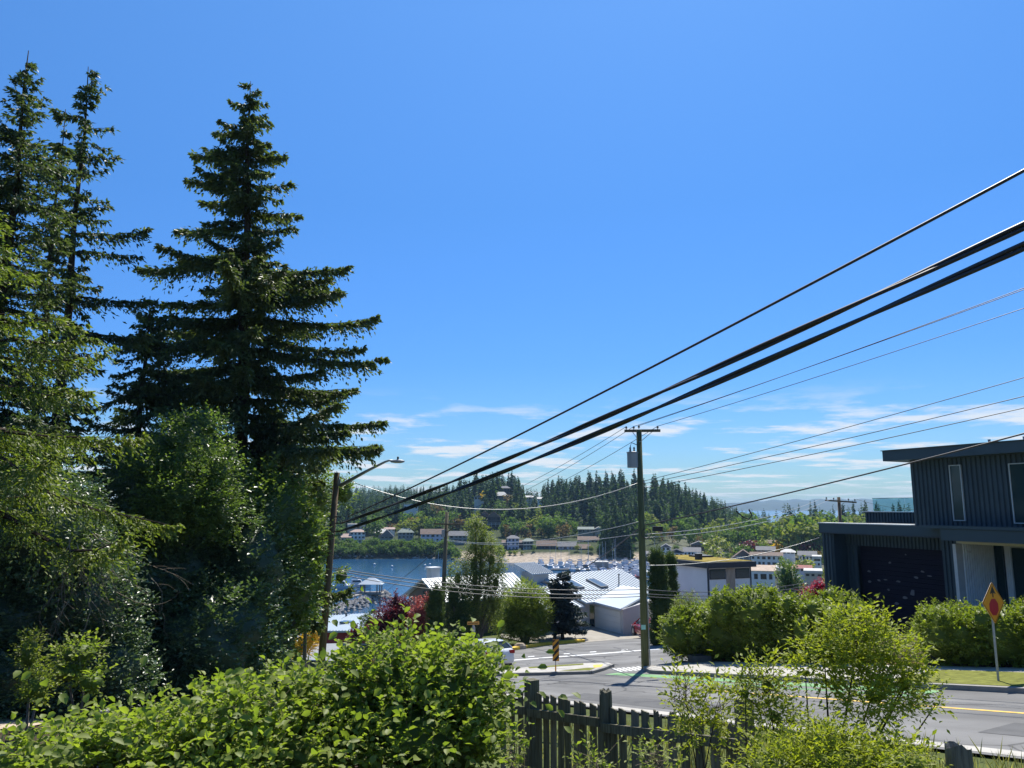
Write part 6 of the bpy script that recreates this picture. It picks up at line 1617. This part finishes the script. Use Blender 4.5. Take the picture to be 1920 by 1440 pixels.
# --- tree kinds: built once, then copied
def far_conifer(seed, wide, bare, lv=22):
    g = np.random.default_rng(seed); parts = []
    for i in range(lv):
        f = i / (lv - 1); z = bare + (1 - bare) * f
        r = wide * (1 - f) ** 0.85 * g.uniform(.7, 1.15) + 0.012
        k = int((6 + 9 * (1 - f)) * (1 if lv > 18 else .7)); an = g.uniform(0, 6.28, k)
        rr = r * g.uniform(.35, 1.0, k)
        d = np.stack([np.cos(an), np.sin(an), np.full(k, -.25)], -1)
        b = np.stack([np.cos(an) * rr * .45, np.sin(an) * rr * .45, np.full(k, z) + g.normal(0, .012, k)], -1)
        parts.append((b, d + g.normal(0, .25, (k, 3)), np.array([0, 0, 1.0]) + g.normal(0, .4, (k, 3)), rr * .75 + .02, rr * .55 + .02))
        b2 = b * np.array([.4, .4, 1]); parts.append((b2, d + g.normal(0, .4, (k, 3)), rnd_dir(k, g), rr * .6 + .02, rr * .4 + .02))
    B = np.concatenate([p[0] for p in parts]); A = np.concatenate([p[1] for p in parts]); Nn = nrm(np.concatenate([p[2] for p in parts])); l = np.concatenate([p[3] for p in parts]); w = np.concatenate([p[4] for p in parts])
    V, Fc = leafgeo(B, A, Nn, l, w)
    n0 = len(V); tz = np.linspace(0, 2 * np.pi, 5)[:-1]
    T = np.concatenate([np.stack([np.cos(tz) * .012, np.sin(tz) * .012, np.full(4, -.05)], -1), np.stack([np.cos(tz) * .003, np.sin(tz) * .003, np.full(4, .97)], -1)])
    TF = []
    for j in range(4): TF += [(n0 + j, n0 + (j + 1) % 4, n0 + 4 + j), (n0 + (j + 1) % 4, n0 + 4 + (j + 1) % 4, n0 + 4 + j)]
    return np.concatenate([V, T]), np.concatenate([Fc, np.array(TF)]), np.concatenate([np.repeat(g.beta(1.5, 2.5, len(B)), 4), np.zeros(8)])
def far_broad(seed, n=300, ls=.11, droop=0.0):
    g = np.random.default_rng(seed)
    cs = g.normal(0, 1, (7, 3)) * np.array([.16, .16, .14]) + np.array([0, 0, .58]); rs = g.uniform(.16, .27, 7)
    B = []; Nn = []
    for c, r in zip(cs, rs):
        d = rnd_dir(n // 7, g); B.append(c + d * r * g.uniform(.6, 1.05, (len(d), 1))); Nn.append(d * .6 + np.array([0, 0, .6]) + g.normal(0, .35, d.shape))
    B = np.concatenate(B); Nn = nrm(np.concatenate(Nn)); B[:, 2] = np.clip(B[:, 2], .06, .99)
    A = nrm(g.normal(0, 1, B.shape) + np.array([0, 0, -droop]))
    V, Fc = leafgeo(B, A, Nn, g.uniform(.7, 1.3, len(B)) * ls, g.uniform(.7, 1.3, len(B)) * ls * .8)
    n0 = len(V); tz = np.linspace(0, 2 * np.pi, 5)[:-1]
    T = np.concatenate([np.stack([np.cos(tz) * .025, np.sin(tz) * .025, np.full(4, -.05)], -1), np.stack([np.cos(tz) * .01, np.sin(tz) * .01, np.full(4, .6)], -1)])
    TF = []
    for j in range(4): TF += [(n0 + j, n0 + (j + 1) % 4, n0 + 4 + j), (n0 + (j + 1) % 4, n0 + 4 + (j + 1) % 4, n0 + 4 + j)]
    return np.concatenate([V, T]), np.concatenate([Fc, np.array(TF)]), np.concatenate([np.repeat(g.beta(1.6, 2.2, len(B)), 4), np.zeros(8)])
F_FIRF = leaf_mat('far_fir_needles', (0.020, 0.046, 0.030), (0.070, 0.105, 0.042), 0.35, 0.7, 0.1)
F_BRF = leaf_mat('far_broad_leaves', (0.040, 0.080, 0.022), (0.115, 0.165, 0.040), 0.4, 0.7, 0.1)
F_BRY = leaf_mat('far_pale_leaves', (0.085, 0.110, 0.028), (0.19, 0.205, 0.045), 0.4, 0.7, 0.1)
F_BRB = leaf_mat('far_bronze_leaves', (0.10, 0.065, 0.035), (0.19, 0.125, 0.06), 0.35, 0.7, 0.1)
CON = [far_conifer(60 + i, w, b) for i, (w, b) in enumerate(((.24, .06), (.20, .14), (.27, .05), (.17, .2), (.22, .25)))]
CONL = [far_conifer(70 + i, w * 1.1, b, 13) for i, (w, b) in enumerate(((.24, .06), (.20, .14), (.27, .05), (.17, .2), (.22, .25)))]
BRO = [far_broad(80 + i) for i in range(4)]
def template(arrs, name, m):
    o = np_obj(name, arrs[0], arrs[1], m, None, arrs[2]); me = o.data; bpy.data.objects.remove(o); return me
BROL = [far_broad(95 + i, 130, .15) for i in range(4)]
CONM = [template(a, 'fir_tree', F_FIRF) for a in CON]
BROM = {k: [template(a, 'broadleaf_tree', m) for a in BRO] for k, m in (('g', F_BRF), ('y', F_BRY), ('b', F_BRB), ('p', F_RED), ('w', F_YEL), ('c', F_GOLD))}
def put(me, name, x, y, z, H, wd, label, cat, group):
    o = bpy.data.objects.new(name, me); COL.objects.link(o)
    o.location = (x, y, z - .2); o.scale = (H * wd, H * wd, H); o.rotation_euler = (0, 0, R.uniform(0, 6.28))
    return tag(o, label, cat, group)
def blocked(px, d, H, ztop):
    for a, b, hd, sl in HOUSES:
        if a - 5 < px < b + 5 and (hd - 5 < d < hd + 11 or (d < hd and ztop / d > sl and a - 1 < px < b + 1)): return True
    return False
MARKS = ((700, 'above the white balconied house'), (780, 'below the flat white house'), (850, 'behind the weeping birch pole'), (905, 'left of the dark gabled house'), (960, 'around the knoll house'), (1020, 'above the lavender house'),
         (1080, 'above the pinkish balcony house'), (1140, 'above the pale green house'), (1200, 'just left of the main pole'), (1260, 'just right of the main pole'), (1330, 'above the valley chalet'), (1400, 'at the right hill end'), (1560, 'left of the dark house'), (9999, 'behind the dark house'))
def where(px):
    for p, t in MARKS:
        if px < p: return t
firs = []
def scatter(n, px0, px1, d0, d1, h0, h1, kind, front=40, clear=True):
    k = 0; tries = 0
    while k < n and tries < n * 30:
        tries += 1
        px = R.uniform(px0, px1); d = R.uniform(d0, d1); a = px2a(px)
        Y = d / math.sqrt(1 + a * a); X = a * Y
        H = min(R.uniform(h0, h1), float(np.interp(px, [600, 840, 890, 950, 985, 1010, 1055, 1240, 1290, 1340, 1385, 1430, 1480], [24, 25, 33, 34, 21, 24, 34, 34, 29, 24, 19, 16, 26])) * R.uniform(.85, 1.1))
        z = gz(X, Y)
        if clear and blocked(px, d, H, z + H): continue
        if z < WATER + 1.2: continue
        firs.append((H / d, kind, X, Y, z, H, px, d)) ; k += 1
scatter(190, 800, 1390, 560, 690, 14, 34, 'fir')          # crest and upper slope
scatter(90, 850, 1320, 500, 580, 15, 26, 'fir')
scatter(60, 960, 1390, 640, 700, 28, 38, 'fir')
scatter(40, 1330, 1430, 520, 640, 10, 18, 'fir')
scatter(60, 1400, 1720, 560, 680, 17, 26, 'fir')
scatter(60, 610, 830, 480, 640, 14, 24, 'fir')
scatter(24, 1100, 1190, 398, 440, 16, 25, 'fir', 30)
scatter(330, 600, 900, 1020, 1260, 18, 30, 'fir', 0, False)
scatter(300, 600, 1400, 640, 760, 20, 32, 'fir', 0, False)
firs.sort(key=lambda t: -t[0])
mass_V, mass_F, mass_T, off = [], [], [], 0
ni = 0
for r_, kind, X, Y, z, H, px, d in firs:
    i = R.randrange(len(CON))
    if ni < 300:
        lab = ('tall' if H > 23 else 'small' if H < 17 else 'dark') + ' fir ' + ('on the crest' if d > 600 else 'on the mid slope' if d > 500 else 'low down') + ' ' + where(px)
        put(CONM[i], 'fir_tree', X, Y, z, H, R.uniform(.85, 1.2), lab, 'tree', 'firs on the hill across the harbour' if px < 1400 else 'firs in the far tree line')
        ni += 1
    else:
        V, Fc, T = CONL[i]; an = R.uniform(0, 6.28); c, s = math.cos(an), math.sin(an); wd = H * R.uniform(.9, 1.25)
        mass_V.append(np.stack([(V[:, 0] * c - V[:, 1] * s) * wd + X, (V[:, 0] * s + V[:, 1] * c) * wd + Y, V[:, 2] * H + z], -1)); mass_F.append(Fc + off); mass_T.append(T); off += len(V)
fm = np_obj('forest', np.concatenate(mass_V), np.concatenate(mass_F), F_FIRF, None, np.concatenate(mass_T)); tag(fm, kind='stuff')

def broads(n, px0, px1, d0, d1, h0, h1, kinds, lab, group, front=40):
    k = 0; tries = 0
    while k < n and tries < n * 30:
        tries += 1
        px = R.uniform(px0, px1); d = R.uniform(d0, d1); a = px2a(px); Y = d / math.sqrt(1 + a * a); X = a * Y; H = R.uniform(h0, h1)
        z = gz(X, Y)
        if blocked(px, d, H, z + H): continue
        if z < WATER + .8: continue
        kk = R.choice(kinds)
        put(R.choice(BROM[kk]), 'broadleaf_tree', X, Y, z, H, R.uniform(.9, 1.35), (dict(g='green ', y='pale green ', b='bronze ')[kk] + lab + ' ' + where(px)), 'tree', group); k += 1
broads(48, 606, 850, 429, 444, 4, 7, 'gggy', 'bushy tree on the shore bank', 'trees on the shore bank', 5)
broads(58, 620, 1080, 455, 570, 8, 16, 'ggggyb', 'broadleaf tree on the wooded slope', 'broadleaf trees on the slope', 30)
broads(48, 1060, 1400, 440, 600, 7, 15, 'ggggy', 'broadleaf tree at the hill foot', 'broadleaf trees below the right hill', 30)
broads(34, 1205, 1545, 255, 330, 3, 6.5, 'ggyyb', 'garden tree', 'garden trees in the valley', 22)
broads(40, 1205, 1560, 330, 460, 4, 9, 'ggggyb', 'bushy valley tree', 'trees behind the valley houses', 26)
broads(26, 1380, 1720, 450, 560, 13, 20, 'gggy', 'tall rounded tree', 'rounded trees in the far tree line', 20)
broads(18, 1430, 1640, 400, 450, 16, 22, 'yg', 'big domed tree', 'tall pale trees behind the valley', 20)
broads(18, 935, 1110, 411, 424, 2.5, 5, 'gggy', 'low shrub along the beach top', 'shrubs above the beach', 3)
broads(9, 870, 985, 560, 606, 5, 8, 'yyb', 'tree on the open knoll', 'trees on the knoll', 22)
for px, yt, yb, Y, kd, lab in ((1338, 1017, 1048, 345, 'w', 'yellow green willow behind the sedum roof'), (1345, 1000, 1030, 390, 'w', 'pale weeping willow above the yellow green one'), (1403, 1008, 1032, 380, 'p', 'purple leaved tree in the valley'), (1424, 1006, 1028, 395, 'w', 'rounded yellow green tree right of the purple one'),
                               (1512, 1012, 1038, 370, 'p', 'reddish maple beside the valley bungalow'), (1510, 1042, 1062, 290, 'w', 'bright feathery shrub by the valley road'), (906, 920, 935, 598, 'c', 'golden shrub left of the knoll house'), (958, 928, 950, 585, 'b', 'bronze tree right of the knoll house'), (1052, 978, 995, 470, 'b', 'pinkish bronze tree at the forest edge'), (1456, 1012, 1026, 390, 'c', 'thin golden tree behind the valley houses')):
    p = P(px, yb, Y); H = P(px, yt, Y).z - min(gz(p.x, Y), p.z)
    put(R.choice(BROM[kd]), 'broadleaf_tree', p.x, Y, min(gz(p.x, Y), p.z), H, 1.25, lab, 'tree', None)

# ------------------------------------------------------------------ harbour: boats, docks, breakwater, pier
M_HULL = mat('boat_white', (0.62, 0.63, 0.64), 0.35, 0.05, 1); M_HULLB = mat('boat_blue', (0.03, 0.07, 0.20), 0.35, 0.05, 1); M_HULLR = mat('boat_red', (0.32, 0.03, 0.03), 0.4, 0.05, 1)
M_MAST = mat('mast_aluminium', (0.50, 0.51, 0.52), 0.4, 0.05, 1, metal=.3); M_CANV = mat('boat_canvas', (0.05, 0.09, 0.20), 0.8, 0.1, 2); M_DOCK = mat('dock_planks', (0.24, 0.22, 0.19), 0.9, 0.2, 2)
def hull(L, B, Hh, m, parent):
    st = []
    for f, w, zb in ((0, .8, .05), (.25, 1, 0), (.55, 1, 0), (.8, .68, .08), (.93, .34, .25), (1, .03, .5)):
        x = -L / 2 + L * f; st += [(x, -B / 2 * w * .6, -.35 + zb), (x, -B / 2 * w, Hh * (.85 + .25 * f)), (x, B / 2 * w, Hh * (.85 + .25 * f)), (x, B / 2 * w * .6, -.35 + zb)]
    fs = []
    for i in range(5):
        for j in range(4): fs.append((i * 4 + j, (i + 1) * 4 + j, (i + 1) * 4 + (j + 1) % 4, i * 4 + (j + 1) % 4))
    fs += [(0, 1, 2, 3), (23, 22, 21, 20)]
    return MB().add(st, fs).build('hull', m, parent, local=True)
def sailboat(m, mast=11.0):
    r = thing('sailboat', '', 'boat'); hull(9.5, 2.9, 1.1, m, r)
    MB().hexa([(-2.4, -.9, 1.0), (1.8, -.7, 1.1), (1.8, .7, 1.1), (-2.4, .9, 1.0), (-2.2, -.75, 1.6), (1.3, -.55, 1.5), (1.3, .55, 1.5), (-2.2, .75, 1.6)]).build('cabin', M_HULL, r, local=True)
    MB().tube([(.6, 0, 1.0), (.6, 0, mast)], [.09, .06], 5).build('mast', M_MAST, r, local=True)
    MB().tube([(.5, 0, 2.4), (-3.4, 0, 2.5)], .16, 5).build('boom', M_CANV, r, local=True)
    return r
def cruiser(m):
    r = thing('motor_boat', '', 'boat'); hull(8.5, 3.0, 1.2, m, r)
    c = MB().hexa([(-2.6, -1.1, 1.1), (1.6, -.9, 1.2), (1.6, .9, 1.2), (-2.6, 1.1, 1.1), (-2.4, -1.0, 2.6), (.6, -.8, 2.6), (.6, .8, 2.6), (-2.4, 1.0, 2.6)]).build('cabin', M_HULL, r, local=True)
    MB().hexa([(-2.0, -1.13, 1.8), (.9, -.95, 1.8), (.9, .95, 1.8), (-2.0, 1.13, 1.8), (-2.0, -1.06, 2.35), (.65, -.88, 2.35), (.65, .88, 2.35), (-2.0, 1.06, 2.35)]).build('window', M_FWIN, c, local=True)
    MB().box((-1.2, 0, 3.3), (2.2, 1.7, .1)).build('bimini', M_CANV, r, local=True)
    for s in (-.75, .75): MB().tube([(-.3, s, 2.6), (-.3, s, 3.3)], .04, 4).build('bimini_post', M_MAST, r, local=True)
    return r
protos = [sailboat(M_HULL), sailboat(M_HULLB, 12.5), cruiser(M_HULL), cruiser(M_HULL), sailboat(M_HULL, 9.5), cruiser(M_HULLB)]
used_p = set()
LABS = ['white moored sailboat with bare mast in the crowded marina', 'blue hulled moored sailboat with tall mast in the crowded marina', 'white moored motor boat in the crowded marina', 'white moored motor boat in the crowded marina', 'white moored sailboat with bare mast in the crowded marina', 'blue hulled moored motor boat in the crowded marina']
GR = ['moored white sailboats', 'moored blue sailboats', 'moored white motor boats', 'moored white motor boats', 'moored white sailboats', 'moored blue motor boats']
def moor(i, x, y, rz, lab=None, grp=None):
    o = protos[i] if i not in used_p else dup(protos[i])
    used_p.add(i); o.location = (x, y, WATER); o.rotation_euler = (0, 0, rz); o['label'] = lab or LABS[i]
    if grp is None and lab is None: o['group'] = GR[i]
    elif 'group' in o.keys(): del o['group']
    return o
for row, (Y, x0, x1) in enumerate(((376, 14, 70), (364, 14, 70), (351, 20, 68), (340, 26, 66), (326, 34, 64), (315, 40, 64), (303, 46, 62))):
    x = x0
    while x < x1:
        moor(R.choice((0, 0, 1, 2, 2, 3, 4, 5, 2)), x + R.uniform(-.5, .5), Y + R.uniform(-.6, .6), math.pi / 2 * R.choice((1, -1)) + R.uniform(-.06, .06)); x += R.uniform(3.7, 5.2)
    if row % 2 == 0:
        tag(MB().box(((x0 + x1) / 2, Y - 6.2, WATER + .35), (x1 - x0 + 6, 2.0, .5)).build('dock', M_DOCK), ('farthest long floating dock of the marina', 'floating dock behind the middle rows of boats', 'floating dock nearer the metal roof', 'nearest floating dock of the marina')[row // 2], 'dock')
bsx = PZ(1124, 1066, WATER)
bs_ = thing('boat_shed', 'grey covered boat shed in the middle of the marina', 'shed', (bsx.x, bsx.y - 4, WATER))
MB().box((bsx.x, bsx.y - 4, WATER + 1.6), (6, 7, 3.2)).build('wall', M_WW['grey'], bs_); MB().box((bsx.x, bsx.y - 4, WATER + 3.35), (6.6, 7.6, .3)).build('roof', M_WROOF['pale'], bs_)
rb = cruiser(M_HULLR); q = PZ(1198, 1084, WATER); rb.location = q; rb.rotation_euler = (0, 0, 1.4); rb['label'] = 'red hulled motor boat at the right side of the marina'
q = PZ(672, 1101, WATER); moor(3, q.x, q.y, .15, 'white cabin cruiser moored at the pier near the hip roofed shelter', '')
q = PZ(642, 1104, WATER); moor(2, q.x, q.y, .1, 'smaller white boat behind the cruiser at the pier', '')
q = PZ(820, 1092, WATER); moor(0, q.x, q.y, 1.2, 'sailboat whose white mast rises behind the gable house roof', '')
# small buoys and dinghies
for px, py, lab in ((797, 1062, 'white mooring buoy left of the sailboat mast'), (806, 1060, 'second white mooring buoy beside it'), (702, 1060, 'lone white buoy in the open harbour'), (735, 1064, 'white buoy nearer the middle of the harbour')):
    q = PZ(px, py, WATER); tag(MB().lathe([(.1, -.2), (.5, .1), (.6, .5), (.4, .85), (.1, 1.0)], q, 10).build('buoy', M_HULL, smooth=True), lab, 'buoy')
# breakwater
g0_, g1_ = PZ(600, 1158, WATER), PZ(722, 1119, WATER)
BW = thing('breakwater', 'rubble rock breakwater reaching out beside the pier', 'breakwater', g0_)
V_, F_ = [], []; k = 0
dv = (g1_ - g0_); dn = Vector((-dv.y, dv.x, 0)).normalized()
for i in range(420):
    t = R.random(); wd = R.gauss(0, 1.8); c = g0_.lerp(g1_, t) + dn * wd; c.z = WATER + 1.9 * max(0, 1 - abs(wd) / 3.6) + R.uniform(-.3, .2); r = R.uniform(.35, .8)
    vs = [c + Vector((r * x * R.uniform(.7, 1.2), r * y * R.uniform(.7, 1.2), r * z * R.uniform(.6, 1))) for x, y, z in ((1, 0, 0), (-1, 0, 0), (0, 1, 0), (0, -1, 0), (0, 0, 1), (0, 0, -1))]
    V_ += vs; F_ += [(k + a, k + b, k + c_) for a, b, c_ in ((0, 2, 4), (2, 1, 4), (1, 3, 4), (3, 0, 4), (2, 0, 5), (1, 2, 5), (3, 1, 5), (0, 3, 5))]; k += 6
tag(MB().add(V_, F_).build('rock', mat('breakwater_rock', (.30, .285, .265), .9, .35, .5), BW), kind='stuff')
# pier with hip roofed shelter
pz_ = WATER + 2.3
e0, e1 = PZ(596, 1134, pz_), PZ(690, 1110, pz_)
PR = thing('pier', 'wooden pier leading out to a small roofed shelter', 'pier', e0)
d_ = (e1 - e0); ln = d_.length; rz_ = math.atan2(d_.y, d_.x)
MB().box((e0 + e1) / 2, (ln, 3.0, .35), rz=rz_).build('deck', M_DOCK, PR)
for s in (-1.4, 1.4):
    off_ = Vector((-math.sin(rz_), math.cos(rz_), 0)) * s
    MB().tube([e0 + off_ + Vector((0, 0, 1.1)), e1 + off_ + Vector((0, 0, 1.1))], .07, 5).build('railing', M_DOCK, PR)
    for i in range(9): MB().tube([e0.lerp(e1, (i + .5) / 9) + off_ + Vector((0, 0, -3.5)), e0.lerp(e1, (i + .5) / 9) + off_ + Vector((0, 0, 1.1))], .12, 5).build('pile', M_DOCK, PR)
sc = PZ(696, 1112, pz_)
ST = thing('shelter', 'open pier shelter with blue grey hip roof on dark posts', 'shelter', sc)
MB().box(sc, (7.5, 5, .4), rz=.1).build('platform', M_DOCK, ST)
for x, y in ((-2.8, -1.9), (-1.6, -1.9), (2.8, -1.9), (2.0, -1.9), (-2.8, 1.9), (2.8, 1.9)): MB().box(sc + Vector((x, y, 1.4)), (.3, .3, 2.6)).build('post', M_HWB, ST)
MB().add([sc + Vector(v) for v in ((-3.6, -2.6, 2.7), (3.6, -2.6, 2.7), (3.6, 2.6, 2.7), (-3.6, 2.6, 2.7), (-.8, 0, 4.4), (.8, 0, 4.4))], [(0, 1, 5, 4), (1, 2, 5), (2, 3, 4, 5), (3, 0, 4), (3, 2, 1, 0)]).build('roof', M_MET, ST)
for x in (-3, 0, 3): MB().tube([sc + Vector((x, -2, -4)), sc + Vector((x, -2, 0))], .15, 5).build('pile', M_HWB, ST)
# scrub that hides the foot of the bank on the far left shore
mv_, mf_, mt_, off = [], [], [], 0
for i in range(230):
    px = R.uniform(600, 862); a = px2a(px); d = float(np.interp(px, [500, 820, 850, 862], [430, 425, 412, 409])) + R.uniform(2.0, 17); Y = d / math.sqrt(1 + a * a); X = a * Y; V, Fc, T = R.choice(BROL); H = R.uniform(2.0, 5.0); c = math.cos(i); s_ = math.sin(i)
    mv_.append(np.stack([(V[:, 0] * c - V[:, 1] * s_) * H * 1.5 + X, (V[:, 0] * s_ + V[:, 1] * c) * H * 1.5 + Y, V[:, 2] * H + gz(X, Y) - .4], -1)); mf_.append(Fc + off); mt_.append(T * R.uniform(.4, 1.2)); off += len(V)
tag(np_obj('shore_scrub', np.concatenate(mv_), np.concatenate(mf_), F_BRF, None, np.concatenate(mt_)), kind='stuff')
# driftwood rocks on the far shore
V_, F_ = [], []; k = 0
for i in range(260):
    px = R.choice((R.uniform(620, 700), R.uniform(760, 880), R.uniform(900, 950), R.uniform(1060, 1200))); a = px2a(px)
    d = float(np.interp(px, [620, 820, 850, 900, 950, 1000, 1200], [429, 425, 411, 402, 396, 392, 392])) + R.uniform(-1, 6); Y = d / math.sqrt(1 + a * a); c = Vector((a * Y, Y, max(gz(a * Y, Y), WATER) + .1)); r = R.uniform(.3, 1.0)
    vs = [c + Vector((r * x * R.uniform(.7, 1.6), r * y, r * z * R.uniform(.4, .8))) for x, y, z in ((1, 0, 0), (-1, 0, 0), (0, 1, 0), (0, -1, 0), (0, 0, 1), (0, 0, -1))]
    V_ += vs; F_ += [(k + a_, k + b, k + c_) for a_, b, c_ in ((0, 2, 4), (2, 1, 4), (1, 3, 4), (3, 0, 4), (2, 0, 5), (1, 2, 5), (3, 1, 5), (0, 3, 5))]; k += 6
tag(MB().add(V_, F_).build('shore_rocks', MATS['breakwater_rock']), kind='stuff')
